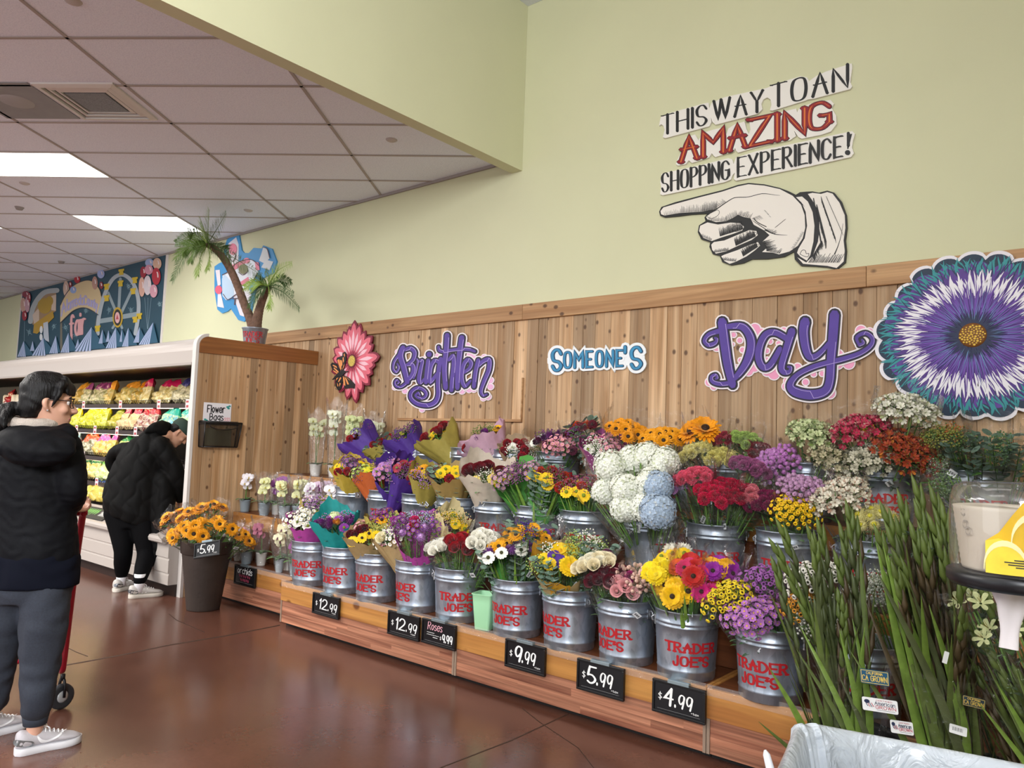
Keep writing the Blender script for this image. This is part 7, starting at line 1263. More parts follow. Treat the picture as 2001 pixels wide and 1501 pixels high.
def dam(mb, P, w, h):
    pen(mb, 'CERTIFIED', P, -w * .1, h * .3, h * .09, width=w * .45, thick=.14, dv=1, h0=.001, h1=.0017, mi=2); pen(mb, 'American', P, -w * .14, h * .0, h * .26, width=w * .56, thick=.13, dv=1, h0=.001, h1=.0017, mi=1); pen(mb, 'GROWN', P, -w * .12, -h * .26, h * .22, width=w * .56, thick=.16, dv=1, h0=.001, h1=.0017, mi=2)
    mb.ribbon([(-w * .1, -h * .36), (w * .42, -h * .36)], h * .02, P, .001, .0016, 1, cap=0)
    for i in range(4): x = -w * .40 + i * w * .055; mb.ribbon(cat_rom([(x, h * .12), (x + w * .03, -h * .05), (x + w * .07, -h * .22 + abs(i - 1.5) * h * .04)], 4), [h * .05] * 9, P, .001, .0016 + i * 1e-4, 2 if i % 2 else 1, cap=1)
    mb.poly([(-w * .36 + .08 * w * math.cos(a_), h * .2 + h * .15 * math.sin(a_)) for a_ in np.linspace(0, 2 * PI, 12)[:-1]], P, .001, .0019, 1)
BLT, GDT, WHT2, NVT, RDT = M('#17506f', .4), M('#e6c65a', .5), M('#eaecec', .45), M('#1d2a4a', .5), M('#b03a4c', .5)
ptag(gB, 'plate_tag', 'blue plate-shaped tag with yellow CA GROWN lettering', 1681, 1304, 1738, 1344, 2.955, -4, [BLT, GDT], dca); ptag(gB, 'grower_tag', 'white American GROWN tag with a striped heart', 1685, 1358, 1755, 1400, 2.96, -5, [WHT2, NVT, RDT], dam)
ptag(gC, 'plate_tag', 'dark blue CA GROWN tag half hidden by leaves', 1881, 1358, 1926, 1388, 3.04, 2, [M('#16323f', .5), GDT], dca); ptag(gC, 'grower_tag', 'shaded white tag with a striped heart behind the stems', 1740, 1404, 1785, 1440, 3.0, -6, [WHT2, NVT, RDT], dam)
def dbar(mb, P, w, h):
    for i in range(12): x = -w * .3 + i * w * .05; mb.ribbon([(x, -h * .15), (x, h * .25)], w * (.012 + .014 * (i % 3 == 0)), P, .001, .0016, 1, cap=0)
ptag(gC, 'barcode_tag', 'white barcode tag on the stems', 1855, 1414, 1890, 1440, 3.0, 4, [WHT2, BAR], dbar)
ptag(gC, 'label_tag', 'small white label higher on the stems', 1843, 1272, 1853, 1298, 3.0, 12, [WHT2], lambda *a: None)
# ------------------------------------------------------------------ wipes dispenser on its stand, and the lined bin under it
yd = 2.02; c = aty(1984, 1040, yd); zt, zb = aty(1984, 944, yd).z, aty(1984, 1118, yd).z; R = .128; o = Vector((c.x, yd, 0))
t = thing('wipes_dispenser', 'clear-domed wipes dispenser on a stand with a yellow lemon card', 'dispenser', tuple(o)); h = zt - zb
pr_ = [(R - .004, 0), (R - .001, .02), (R, h * .55), (R * .985, h * .8), (R * .93, h * .93), (R * .8, h * .99), (R * .4, h * 1.01), (.001, h * 1.012)]
mb = MB(); mb.lathe(pr_, 48, (0, 0, zb)); mb.build('dome', film('#dfe3e2', .05, .04, 'dome', 1.6, 0.0), t)
mb = MB(); mb.lathe([(.02, .004)] + [(R * (.80 + .13 * f) + (.0015 if i % 2 else 0), .004 + h * .70 * f) for i, f in enumerate(np.linspace(0, 1, 22))] + [(R * .84, h * .73), (.02, h * .725), (.018, h * .5)], 48, (0, 0, zb)); mb.build('wipes_roll', M('#cfc4b4', .8, noise=.05, nscale=8), t)
mb = MB(); mb.lathe([(.03, .002), (R * 1.02, .0), (R * 1.05, -.004), (R * 1.05, -.022), (R * .98, -.032), (.03, -.032), (.03, .002)], 48, (0, 0, zb)); mb.build('base_ring', M('#17181d', .35), t)
mb = MB()
def tail(u, v): a = u * 2 * PI; z = zb - .03 - .135 * v; r = .034 * (1 - .55 * math.sin(min(1, v * 1.25) * PI / 2) ** 2) * (1 + .25 * math.sin(3 * a + 4 * v)) * (1.0 if v < .8 else 1 + .6 * (v - .8)); return Vector((-.012 + r * math.cos(a), r * .55 * math.sin(a) - .01, z))
mb.grid(tail, 20, 12, closeu=True); mb.build('hanging_wipe', M('#e9e3e6', .85), t)
mb = MB(); mb.tube([(.06, .16, .03), (.06, .16, zb + .02)], .02, 16); mb.build('pole', M('#1b1c20', .35, .5), t); mb = MB(); mb.lathe([(.001, 0.0), (.17, 0), (.17, .012), (.03, .03), (.001, .03)], 32, (.06, .16, 0)); mb.build('stand_base', M('#1b1c20', .4, .4), t)
mb = MB(); mb.box(.045, .075, .06, .17, zb - .03, zb - .01); mb.build('bracket', M('#1b1c20', .4, .4), t)
# lemon card wrapped on the dome
ph0 = math.atan2(aty(1984, 1040, yd).y, aty(1984, 1040, yd).x) + PI
def PCd(u, v, hh): a = ph0 + u; r = R + .002 + hh; return Vector((r * math.cos(a), r * math.sin(a), zb + v))
def cyl_poly(mb, pts, h1, mi, n=10):
    us = [p[0] for p in pts]; u0, u1 = min(us), max(us)
    def span(u):
        ys = []
        for i in range(len(pts)):
            (a, b), (c2, d) = pts[i], pts[(i + 1) % len(pts)]
            if (a - u) * (c2 - u) <= 0 and a != c2: ys.append(b + (d - b) * (u - a) / (c2 - a))
        return (min(ys), max(ys)) if ys else (0, 0)
    vs = []
    for i in range(n + 1):
        u = u0 + (u1 - u0) * min(max(i / n, 1e-4), 1 - 1e-4); lo, hi = span(u); vs += [PCd(u, lo, h1), PCd(u, hi, h1)]
    mb.add(vs, [(2 * i, 2 * i + 1, 2 * i + 3, 2 * i + 2) for i in range(n)], mi, False)
card = [(-.42, h * .04), (-.42, h * .38), (-.22, h * .48), (-.05, h * .66), (.12, h * .82), (.3, h * .9), (1.0, h * .9), (1.0, h * .04)]
YC, YC2, YLN = M('#e3b822', .4, noise=.12, nscale=14), M('#efd743', .4, noise=.1, nscale=30), M('#f2eab0', .5)
mb = MB(); cyl_poly(mb, card, 0, 0, 30); lo = [(-.42, h * .04), (-.42, h * .38), (-.22, h * .42), (.0, h * .36), (.16, h * .2), (.2, h * .04)]; cyl_poly(mb, lo, .0006, 1, 16)
mb.ribbon([(-.14 + .3 * math.cos(a), h * .10 + h * .27 * math.sin(a)) for a in np.linspace(.0, PI, 16)], .012, PCd, 0, .0012, 2); mb.ribbon([(.35 + .4 * math.cos(a), h * .4 + h * .3 * math.sin(a)) for a in np.linspace(.6, PI, 16)], .014, PCd, 0, .0014, 2)
for k, (a, b_) in enumerate(((-.02, .5), (-.15, .5), (-.1, .45), (.0, .5))): mb.ribbon([(a + (b_ - a) * f, h * (.2 - .025 * k)) for f in np.linspace(0, 1, 8)], .0022, PCd, 0, .0018, 3, cap=0)
mb.build('lemon_card', [YC, YC2, YLN, BAR], t, label='yellow lemon card')
for i, (a, z) in enumerate(((-.95, .66), (-.9, .52), (-.82, .45))):
    mb = MB(); P_ = lambda u, v, hh: PCd(a + u, z * h + v, hh - .012)
    mb.ribbon([(.06 * math.cos(q), .008 * math.sin(q)) for q in np.linspace(0, 2 * PI, 12)[:-1]], .004, P_, 0, .0004, closed=True); mb.build('embossed_mark', M('#a69c90', .7), t)

zr = .70; A_ = [atz(1500, 1492, zr), atz(1558, 1416, zr), atz(2040, 1508, zr)]; e1 = (A_[2] - A_[1]); e1.normalize(); e2 = Vector((e1.y, -e1.x, 0)); Lx, Ly = .62, .42; cb = A_[1] + e1 * Lx / 2 + e2 * Ly / 2; rz = math.atan2(e1.y, e1.x)
t = thing('lined_bin', 'bin with a draped translucent white liner in the lower right corner', 'bin', (cb.x, cb.y, 0), rz)
def rrect(lx, ly, z, rad=.05, n=7): return [Vector((sx * (lx / 2 - rad) + rad * math.cos(a), sy * (ly / 2 - rad) + rad * math.sin(a), z)) for k, (sx, sy) in enumerate(((1, 1), (-1, 1), (-1, -1), (1, -1))) for a in np.linspace(k * PI / 2, (k + 1) * PI / 2, n)]
def loft(mb, secs, mi=0):
    n = len(secs[0]); mb.add([p for s in secs for p in s], [(i * n + j, i * n + (j + 1) % n, (i + 1) * n + (j + 1) % n, (i + 1) * n + j) for i in range(len(secs) - 1) for j in range(n)], mi)
mb = MB(); loft(mb, [rrect(.01, .01, .002, .004), rrect(Lx * .78, Ly * .75, 0), rrect(Lx * .8, Ly * .77, .01), rrect(Lx - .01, Ly - .01, zr - .03), rrect(Lx, Ly, zr - .025), rrect(Lx, Ly, zr - .004), rrect(Lx - .022, Ly - .022, zr - .004), rrect(Lx - .03, Ly - .03, zr - .06), rrect(Lx * .78, Ly * .75, .02), rrect(.01, .01, .02, .004)]); mb.build('body', M('#c3c8ce', .5), t)
LIN = bpy.data.materials.new('bin_liner'); LIN.use_nodes = True; N, L = nt(LIN); bs = N['Principled BSDF']; bs.inputs['Base Color'].default_value = C('#d5dde6'); bs.inputs['Roughness'].default_value = .25; bs.inputs['Alpha'].default_value = .86; bs.inputs['Coat Weight'].default_value = .4
tc = N.new('ShaderNodeTexCoord'); nz = N.new('ShaderNodeTexNoise'); nz.inputs['Scale'].default_value = 9; nz.inputs['Detail'].default_value = 4; nz.inputs['Distortion'].default_value = 2; L.new(tc.outputs['Object'], nz.inputs['Vector']); bp = N.new('ShaderNodeBump'); bp.inputs['Strength'].default_value = .6; bp.inputs['Distance'].default_value = .03; L.new(nz.outputs['Fac'], bp.inputs['Height']); L.new(bp.outputs[0], bs.inputs['Normal'])
def lin(u, v):
    base = rrect(Lx, Ly, 0, .05, 15); k = len(base); f = u * k; i = int(f) % k; p = base[i].lerp(base[(i + 1) % k], f - int(f)); d = Vector((p.x, p.y, 0)).normalized(); cr = .008 * math.sin(u * 61) + .006 * math.sin(u * 97 + 5 * v)
    if v < .35: g = v / .35; s, z = 1.03 + .04 * (1 - g) + cr * (1 - g) * 2.4, zr - .26 * (1 - g) + .015 * math.sin(u * 40) * (1 - g)
    elif v < .5: g = (v - .35) / .15; s, z = 1.03 - .10 * g, zr + .012 * math.sin(PI * g) + .004 * math.sin(u * 50)
    else: g = (v - .5) / .5; s, z = .93 - .24 * g ** .8 + cr * 1.5 * g * (1 - g), zr - .60 * g ** 1.1
    return Vector((p.x * s, p.y * s, z)) + d * cr * .4
mb = MB(); mb.grid(lin, 120, 26, closeu=True); mb.add([lin(i / 60, 1.0) for i in range(60)], [tuple(range(60))]); mb.build('liner', LIN, t, label='translucent white plastic liner')
q0 = t.matrix_world; mb = MB(); tw = Vector((-Lx / 2 - .035, -.02, zr - .05)); mb.tube([tw + Vector((0, 0, -.05)), tw, tw + Vector((-.012, .008, .035)), tw + Vector((-.016, .01, .045))], [.012, .011, .009, .003], 8); mb.build('liner_knot', M('#e6e8ee', .4), t)
# ------------------------------------------------------------------ people: continuous bodies grown from lofted volumes
RV, DV, UV = Vector((.7715, .636, 0)).normalized(), Vector((-.636, .7715, 0)).normalized(), Vector((0, 0, 1))     # right, away, up as the viewer sees them
def Wp(u, v, d0, dd=0.0):
    d = d0 + dd; r = RC.T @ np.array([u - CX, v - CY, F]); p = r * (d / F); z = p[2] + HC; d += .075 * z; return Vector(r * (d / F) + np.array([0, 0, HC]))
def ring(mb, secs, n=20, cap=True):
    """loft of ellipses: (centre, half-axis a, half-axis b); a and b are vectors"""
    vs = [c + a * math.cos(q) + b_ * math.sin(q) for c, a, b_ in secs for q in np.linspace(0, 2 * PI, n, endpoint=False)]
    fs = [(i * n + j, i * n + (j + 1) % n, (i + 1) * n + (j + 1) % n, (i + 1) * n + j) for i in range(len(secs) - 1) for j in range(n)]
    if cap: fs += [tuple(range(n))[::-1], tuple(range((len(secs) - 1) * n, len(secs) * n))]
    mb.add(vs, fs)
def limb(mb, pts, rs, k=6, n=16):
    q = cat_rom([tuple(p) for p in pts], k); r = list(np.interp(np.linspace(0, len(rs) - 1, len(q)), range(len(rs)), rs)); mb.tube(q, r, n); mb.ball(q[0], r[0] * .98, 14); mb.ball(q[-1], r[-1] * .98, 14)
def fuse(name, mb, mat, parent, off, voxel=.011, smooth=8, disp=None):
    """joins the volumes into one continuous skin and keeps the result as a plain mesh"""
    me = mb.mesh(name, mat); o = bpy.data.objects.new(name, me); COL.objects.link(o); m = o.modifiers.new('r', 'REMESH'); m.mode = 'VOXEL'; m.voxel_size = voxel; m.use_smooth_shade = True
    s = o.modifiers.new('s', 'SMOOTH'); s.iterations = smooth; s.factor = .5
    dg = bpy.context.evaluated_depsgraph_get(); dg.update(); me2 = bpy.data.meshes.new_from_object(o.evaluated_get(dg)); bpy.data.objects.remove(o); bpy.data.meshes.remove(me)
    co = np.empty(len(me2.vertices) * 3, np.float32); me2.vertices.foreach_get('co', co); co = co.reshape(-1, 3)
    if disp is not None:
        nr = np.empty(len(me2.vertices) * 3, np.float32); me2.vertices.foreach_get('normal', nr); nr = nr.reshape(-1, 3); co = co + nr * disp(co)[:, None]
    co = co - np.array(off, np.float32); me2.vertices.foreach_set('co', co.astype(np.float32).ravel()); me2.update(); me2.name = name
    if not me2.materials: me2.materials.append(mat)
    o = bpy.data.objects.new(name, me2); COL.objects.link(o); o.parent = parent; return o
SKIN = M('#d6a48c', .5, noise=.05, nscale=8, sss=.12); HAIR = M('#120f10', .35, noise=.3, nscale=60, spec=.6)
def hair_mat():
    m = bpy.data.materials.new('hair'); m.use_nodes = True; N, L = nt(m); b_ = N['Principled BSDF']; b_.inputs['Base Color'].default_value = C('#0a0809'); b_.inputs['Roughness'].default_value = .5; b_.inputs['Specular IOR Level'].default_value = .25; tc = N.new('ShaderNodeTexCoord'); mp = N.new('ShaderNodeMapping'); mp.inputs['Scale'].default_value = (90, 90, 12); n = N.new('ShaderNodeTexNoise'); n.inputs['Scale'].default_value = 1.6; n.inputs['Detail'].default_value = 3
    L.new(tc.outputs['Object'], mp.inputs[0]); L.new(mp.outputs[0], n.inputs['Vector']); bp = N.new('ShaderNodeBump'); bp.inputs['Strength'].default_value = .5; bp.inputs['Distance'].default_value = .01; L.new(n.outputs['Fac'], bp.inputs['Height']); L.new(bp.outputs[0], b_.inputs['Normal']); return m
HAIR = hair_mat()
def hand(mb, w, d, side, curl, s=1.0):
    """palm and five fingers added to a body: wrist w, pointing d, thumb toward side; curl bends the fingers"""
    d = d.normalized(); side = (side - d * side.dot(d)).normalized(); nrm = d.cross(side).normalized()
    ring(mb, [(w, side * .027 * s, nrm * .020 * s), (w + d * .03 * s, side * .036 * s, nrm * .018 * s), (w + d * .07 * s, side * .042 * s, nrm * .016 * s), (w + d * .092 * s, side * .040 * s, nrm * .013 * s)], 14)
    for i, ln in enumerate((.07, .08, .075, .058)):
        p = w + d * .088 * s + side * (.030 - .020 * i) * s; a = d; pts = [p - d * .015 * s, p]
        for k in range(3): a = (Matrix.Rotation(curl * (.8 if k == 0 else 1), 3, side) @ a); p = p + a * ln * (.42, .33, .25)[k] * s; pts.append(p)
        limb(mb, pts, [.0095 * s, .0095 * s, .0088 * s, .008 * s, .0068 * s], 3, 8)
    p = w + d * .028 * s + side * .034 * s; a = (d * .6 + side * .75).normalized(); q = [p - side * .012 * s, p + a * .032 * s]; a2 = (Matrix.Rotation(curl * .5, 3, side) @ (d * .9 + side * .3)).normalized(); q += [q[-1] + a2 * .03 * s, q[-1] + a2 * .05 * s]; limb(mb, q, [.013 * s, .012 * s, .0105 * s, .008 * s], 3, 8)
def head_part(mb, c, fd, up, s=1.0):
    """a head: skull, jaw, brow, nose, lips, ears (face toward fd)"""
    fd = fd.normalized(); up = (up - fd * up.dot(fd)).normalized(); sd = up.cross(fd).normalized(); A_ = lambda x, y, z: c + (fd * x + sd * y + up * z) * s
    ring(mb, [(A_(-.02, 0, .112), fd * .03 * s, sd * .028 * s), (A_(-.012, 0, .10), fd * .062 * s, sd * .052 * s), (A_(-.008, 0, .07), fd * .087 * s, sd * .070 * s), (A_(-.006, 0, .03), fd * .093 * s, sd * .074 * s), (A_(-.004, 0, -.005), fd * .089 * s, sd * .071 * s), (A_(.004, 0, -.04), fd * .080 * s, sd * .064 * s), (A_(.014, 0, -.075), fd * .068 * s, sd * .053 * s), (A_(.03, 0, -.103), fd * .048 * s, sd * .036 * s), (A_(.042, 0, -.116), fd * .025 * s, sd * .02 * s)], 24)
    limb(mb, [A_(.080, 0, .012), A_(.094, 0, -.012), A_(.104, 0, -.032)], [.008 * s, .011 * s, .0135 * s], 4, 10); mb.ball(A_(.094, .011, -.033), .009 * s, 10); mb.ball(A_(.094, -.011, -.033), .009 * s, 10)
    for y in (-1, 1):
        limb(mb, [A_(.078, y * .012, .026), A_(.076, y * .034, .030), A_(.060, y * .054, .022)], [.010 * s, .011 * s, .009 * s], 3, 8); mb.ball(A_(.056, y * .040, -.026), .023 * s, 12); limb(mb, [A_(-.008, y * .076, .018), A_(-.018, y * .086, .006), A_(-.014, y * .083, -.016), A_(-.004, y * .075, -.032)], [.009 * s, .013 * s, .011 * s, .007 * s], 3, 8)
    limb(mb, [A_(.074, -.022, -.065), A_(.0845, 0, -.061), A_(.074, .022, -.065)], [.006 * s, .008 * s, .006 * s], 3, 8); limb(mb, [A_(.073, -.02, -.074), A_(.0825, 0, -.074), A_(.073, .02, -.074)], [.006 * s, .008 * s, .006 * s], 3, 8); mb.ball(A_(.068, 0, -.103), .020 * s, 10)
    return A_
def shoe(par, off, heel, toe, side_sgn, col, sole_col, accent, L_extra=1.0, accent2=None, stripe=None):
    """a trainer: sole, upper, laces and side mark; heel and toe lie on the floor"""
    d = toe - heel; ln = d.length; d.normalize(); s = Vector((-d.y, d.x, 0)); q = lambda x, y, z: heel + d * x * ln + s * y * ln + UV * z * ln
    outl = [(0, .0), (.02, .105), (.12, .135), (.3, .13), (.48, .135), (.68, .175), (.82, .175), (.93, .125), (1.0, .02)]; sec = lambda x: float(np.interp(x, [o[0] for o in outl], [o[1] for o in outl])); xs = np.linspace(0.01, .99, 18)
    mb = MB(); loft_ = []
    for z, k in ((.002, .92), (.03, 1.04), (.085, 1.06), (.115, .98)): loft_.append([q(x, sec(x) * k, z + (.05 * max(0, x - .75) * (1 if z < .02 else .8)) + .02 * max(0, .15 - x)) for x in xs] + [q(x, -sec(x) * k, z + (.05 * max(0, x - .75)) + .02 * max(0, .15 - x)) for x in xs[::-1]])
    n = len(loft_[0]); mb.add([p for l in loft_ for p in l], [(i * n + j, i * n + (j + 1) % n, (i + 1) * n + (j + 1) % n, (i + 1) * n + j) for i in range(3) for j in range(n)]); m = n // 2
    for b0 in (0, 3 * n): mb.add([p for p in (loft_[0] if b0 == 0 else loft_[3])], [(j, j + 1, n - 2 - j, n - 1 - j) for j in range(m - 1)])
    mb.build('sole', M(sole_col, .5), par, off)
    mb = MB(); top = lambda x: float(np.interp(x, (0, .08, .2, .32, .45, .6, .75, .88, .97, 1), (.34, .40, .36, .35, .33, .27, .22, .19, .14, .10)))
    ring(mb, [(q(x, 0, (.10 + top(x)) / 2), s * ln * sec(x) * .97, UV * ln * max(.02, (top(x) - .10) / 2)) for x in np.linspace(.015, .985, 20)], 20); fuse('upper', mb, M(col, .7, bump=.25, bscale=260), par, off, .005, 3)
    mb = MB()
    for i in range(5): x = .42 + .065 * i; z = top(x) + .006; mb.tube([q(x, -.075, z - .035), q(x + .01, -.03, z + .004), q(x + .02, .03, z + .004), q(x, .075, z - .035)], .011 * ln, 6)
    for y in (-.04, .05): mb.tube([q(.42, 0, top(.42) + .01), q(.40, y, top(.4) + .07), q(.46, y * 2.2, top(.44) + .05), q(.5, y * 1.6, top(.5) + .0)], .009 * ln, 6)
    mb.build('laces', M('#efeff0', .7), par, off)
    mb = MB(); PS = lambda u, v, h: q(u, -side_sgn * (sec(u) * math.sqrt(max(.05, 1 - ((v - (.10 + top(u)) / 2) / max(.02, (top(u) - .10) / 2)) ** 2)) * .97 + .006 + h), v)
    if stripe == 'check': mb.ribbon(cat_rom([(.30, .27), (.36, .19), (.46, .17), (.62, .23), (.74, .27)], 5), list(np.interp(np.linspace(0, 1, 21), (0, .3, 1), (.02, .055, .004))), PS, 0, .004)
    else: mb.ribbon([(.36, .14), (.40, .27)], .03, PS, 0, .004); mb.ribbon([(.40, .27), (.46, .15)], .03, PS, 0, .0042); mb.ribbon([(.46, .15), (.50, .27)], .03, PS, 0, .0044)
    mb.build('side_mark', M(accent, .5), par, off)
    mb = MB(); PH = PS; mb.ribbon([(.03, .22), (.10, .20), (.2, .17)], .11, PS, 0, .003); mb.build('heel_overlay', M(accent2 or '#9aa0a4', .25, .7), par, off)
def folds(scale, amp, f2=0.0):
    def f(co):
        x, y, z = co[:, 0] * scale, co[:, 1] * scale, co[:, 2] * scale
        return amp * (np.sin(1.1 * z * 3 + 2.3 * np.sin(x * 1.3 + y) + 1.7 * np.sin(z * 1.9 + x * 2)) * .6 + .4 * np.sin(2.7 * z + 4 * x - 3 * y + 2 * np.sin(1.5 * z)))
    return f
# ---- the woman with the cart, seen from behind
d0 = 3.335; Wm = lambda u, v, dd=0.0: Wp(u, v, d0, dd); base = atz(50, 1470, 0); t = thing('person', 'person in black hooded jacket and grey sweatpants standing at a red cart', 'person', tuple(base)); o = base.copy()
hl, tl = atz(26, 1478, 0), atz(141, 1452, 0); dd_ = (tl - hl).normalized(); tl = hl + dd_ * .27; hl2 = atz(-62, 1452, 0); dl2 = (dd_ * .8 + DV * .5).normalized(); ank1, ank2 = hl + dd_ * .074 + UV * .10, hl2 + dl2 * .074 + UV * .10
mb = MB() # body: head, neck, arms and ankles in one skin
hc = Wm(97, 789); fdir = (RV * .86 + DV * .50).normalized(); A_ = head_part(mb, hc, fdir, UV + DV * .02, 1.0)
limb(mb, [Wm(78, 800), Wm(74, 822), Wm(70, 850)], [.056, .054, .06], 4); rw, rd = Wm(128, 992, .30), (RV * .35 + DV * .9 - UV * .12); lw = Wm(8, 992, .18)
limb(mb, [Wm(132, 880), Wm(142, 962, .0), rw], [.045, .038, .026], 5, 12); limb(mb, [Wm(-8, 880), Wm(-24, 962), lw], [.045, .038, .026], 5, 12); limb(mb, [Wm(70, 850), Wm(70, 1000), Wm(65, 1110)], [.07, .10, .12], 4)
hand(mb, rw, rd, -RV * .9 + UV * .3, -.75, .95); hand(mb, lw, rd, RV * .9 + UV * .3, -.75, .95)
for a_, b_, c_ in ((Wm(88, 1130), Wm(78, 1330, .02), ank1), (Wm(30, 1130), Wm(-8, 1330, .06), ank2)): limb(mb, [a_, b_, c_, c_ - UV * .03], [.07, .045, .033, .028], 5, 12)
fuse('body', mb, SKIN, t, o, .0065, 3)
mb = MB(); mb.tube([A_(.0805, y, -.0675) for y in (-.022, -.012, 0, .012, .022)], [.002, .0065, .0075, .0065, .002], 8); mb.build('lips', M('#b06a66', .4), t, o)
for y in (-.033, .033):
    mb = MB(); mb.ball(A_(.072, y, .006), .0115, 12); mb.build('eye', M('#eee8e4', .2), t, o); mb = MB(); mb.ball(A_(.0805, y * 1.02, .006), .0055, 10); mb.build('iris', M('#1a1210', .15), t, o)
    mb = MB(); mb.tube([A_(.078, y - .017, .026), A_(.083, y, .0325), A_(.074, y + .018, .027)], .0035, 6); mb.build('eyebrow', HAIR, t, o)
GL2 = M('#1a1718', .3); mb = MB()
for y in (-.034, .034): mb.tube([A_(.098 - .25 * abs(math.cos(q) * .025) - (.012 if y * math.cos(q) > 0 else 0), y + .027 * math.cos(q), .004 + .022 * math.sin(q)) for q in np.linspace(0, 2 * PI, 20, endpoint=False)], .0021, 6, closed=True)
mb.tube([A_(.100, -.009, .008), A_(.103, 0, .011), A_(.100, .009, .008)], .002, 6)
for y in (-1, 1): mb.tube([A_(.086, y * .062, .012), A_(.05, y * .079, .014), A_(-.01, y * .084, .016), A_(-.022, y * .082, .0)], .002, 6)
mb.build('glasses', GL2, t, o); mb = MB(); mb.ball(A_(-.004, -.086, -.034), .0045, 8); mb.build('earring', M('#e6e6ea', .15, .9), t, o)
mb = MB() # hair: cap, fringe, side, low ponytail
ring(mb, [(A_(-.02, 0, .149), fdir * .022, UV.cross(fdir) * .02), (A_(-.018, 0, .142), fdir * .05, UV.cross(fdir) * .042), (A_(-.018, 0, .125), fdir * .075, UV.cross(fdir) * .062), (A_(-.018, 0, .09), fdir * .101, UV.cross(fdir) * .086), (A_(-.024, 0, .05), fdir * .098, UV.cross(fdir) * .091), (A_(-.045, 0, .01), fdir * .075, UV.cross(fdir) * .088), (A_(-.062, 0, -.03), fdir * .055, UV.cross(fdir) * .078), (A_(-.072, 0, -.065), fdir * .036, UV.cross(fdir) * .056)], 24)
for y in np.linspace(-.062, .062, 9): limb(mb, [A_(.055, y * .7, .112), A_(.086 - abs(y) * .35, y * .95, .078), A_(.094 - abs(y) * .42, y * 1.05, .040 + .006 * math.sin(y * 200))], [.016, .012, .006], 4, 8)
for y in (-1, 1): limb(mb, [A_(.045, y * .075, .09), A_(.035, y * .084, .045), A_(.02, y * .082, .005), A_(.008, y * .08, -.02)], [.018, .014, .010, .004], 4, 8)
limb(mb, [A_(-.105, .02, -.03), A_(-.145, .025, -.03), A_(-.175, .03, -.055), A_(-.185, .03, -.10), A_(-.17, .03, -.15)], [.030, .034, .040, .036, .012], 4, 12); limb(mb, [A_(-.15, .0, -.04), A_(-.165, -.03, -.08), A_(-.16, -.045, -.12)], [.025, .022, .006], 4, 10)
fuse('hair', mb, HAIR, t, o, .006, 5, folds(26, .0022))
JK = M('#07080d', .7, noise=.2, nscale=6, bump=.15, bscale=40, spec=.16); JK2 = M('#0b0e1a', .85, spec=.12); PANT = M('#2a2f3a', .85, noise=.16, nscale=120, bump=.1, bscale=300); BEI = M('#b7aba0', .9, bump=.6, bscale=180)
Rr = (RV * .985 + DV * .17).normalized(); Dd = (DV * .985 - RV * .17).normalized()
mb = MB(); ring(mb, [(Wm(66, 1096, .02), Rr * .182, Dd * .135), (Wm(66, 1075, .02), Rr * .186, Dd * .138), (Wm(66, 1000, .02), Rr * .174, Dd * .128), (Wm(67, 930, .02), Rr * .178, Dd * .13), (Wm(68, 882, .02), Rr * .184, Dd * .118), (Wm(69, 856, .02), Rr * .165, Dd * .105), (Wm(70, 838, .02), Rr * .105, Dd * .085), (Wm(71, 828, .02), Rr * .075, Dd * .07)], 28)
limb(mb, [Wm(128, 872), Wm(138, 915), Wm(143, 962, .0), Wm(138, 985, .12), Wm(132, 990, .25)], [.070, .064, .058, .05, .044], 5); limb(mb, [Wm(4, 872), Wm(-12, 915), Wm(-20, 962), Wm(-10, 985, .14), Wm(4, 990, .28)], [.075, .072, .066, .056, .046], 5)
jk = fuse('jacket', mb, JK, t, o, .010, 6, folds(30, .0026)); mb = MB()
ring(mb, [(Wm(70, 912, -.15), Rr * .05, Dd * .03), (Wm(70, 902, -.16), Rr * .115, Dd * .05), (Wm(69, 880, -.155), Rr * .165, Dd * .07), (Wm(68, 858, -.12), Rr * .168, Dd * .085), (Wm(69, 842, -.08), Rr * .13, Dd * .085), (Wm(70, 833, -.05), Rr * .10, Dd * .07)], 26)
limb(mb, [Wm(20, 850, -.04), Wm(30, 838, .02), Wm(70, 830, .10), Wm(118, 838, .05), Wm(132, 850, -.02)], [.045, .036, .03, .036, .045], 5); fuse('hood', mb, JK, jk, Vector(o) , .010, 6, folds(26, .003))
mb = MB(); mb.tube([Wm(70, 829, 0) + (Rr * math.cos(q) * .088 + Dd * math.sin(q) * .078) + UV * (.012 * math.sin(q) + .01) for q in np.linspace(0, 2 * PI, 26, endpoint=False)], .028, 12, closed=True); fuse('collar_lining', mb, BEI, jk, Vector(o), .008, 4, folds(50, .002))['label'] = 'beige fleece collar lining'
mb = MB(); ring(mb, [(Wm(64, 1144, .02), Rr * .190, Dd * .142), (Wm(65, 1120, .02), Rr * .193, Dd * .145), (Wm(66, 1085, .02), Rr * .188, Dd * .138), (Wm(66, 1070, .02), Rr * .17, Dd * .12)], 28); fuse('long_top', mb, JK2, t, o, .010, 4, folds(14, .004))['label'] = 'dark navy top showing under the jacket'
mb = MB(); ring(mb, [(Wm(62, 1100, .02), Rr * .165, Dd * .125), (Wm(60, 1140, .02), Rr * .18, Dd * .13), (Wm(58, 1175, .02), Rr * .165, Dd * .115)], 24)
limb(mb, [Wm(92, 1150, .0), Wm(86, 1220), Wm(78, 1305, .01), Wm(73, 1365), ank1 + UV * .075], [.094, .098, .080, .066, .056], 6); limb(mb, [Wm(20, 1150, .02), Wm(4, 1220, .03), Wm(-8, 1305, .06), Wm(-14, 1365, .08), ank2 + UV * .075], [.094, .096, .080, .066, .056], 6)
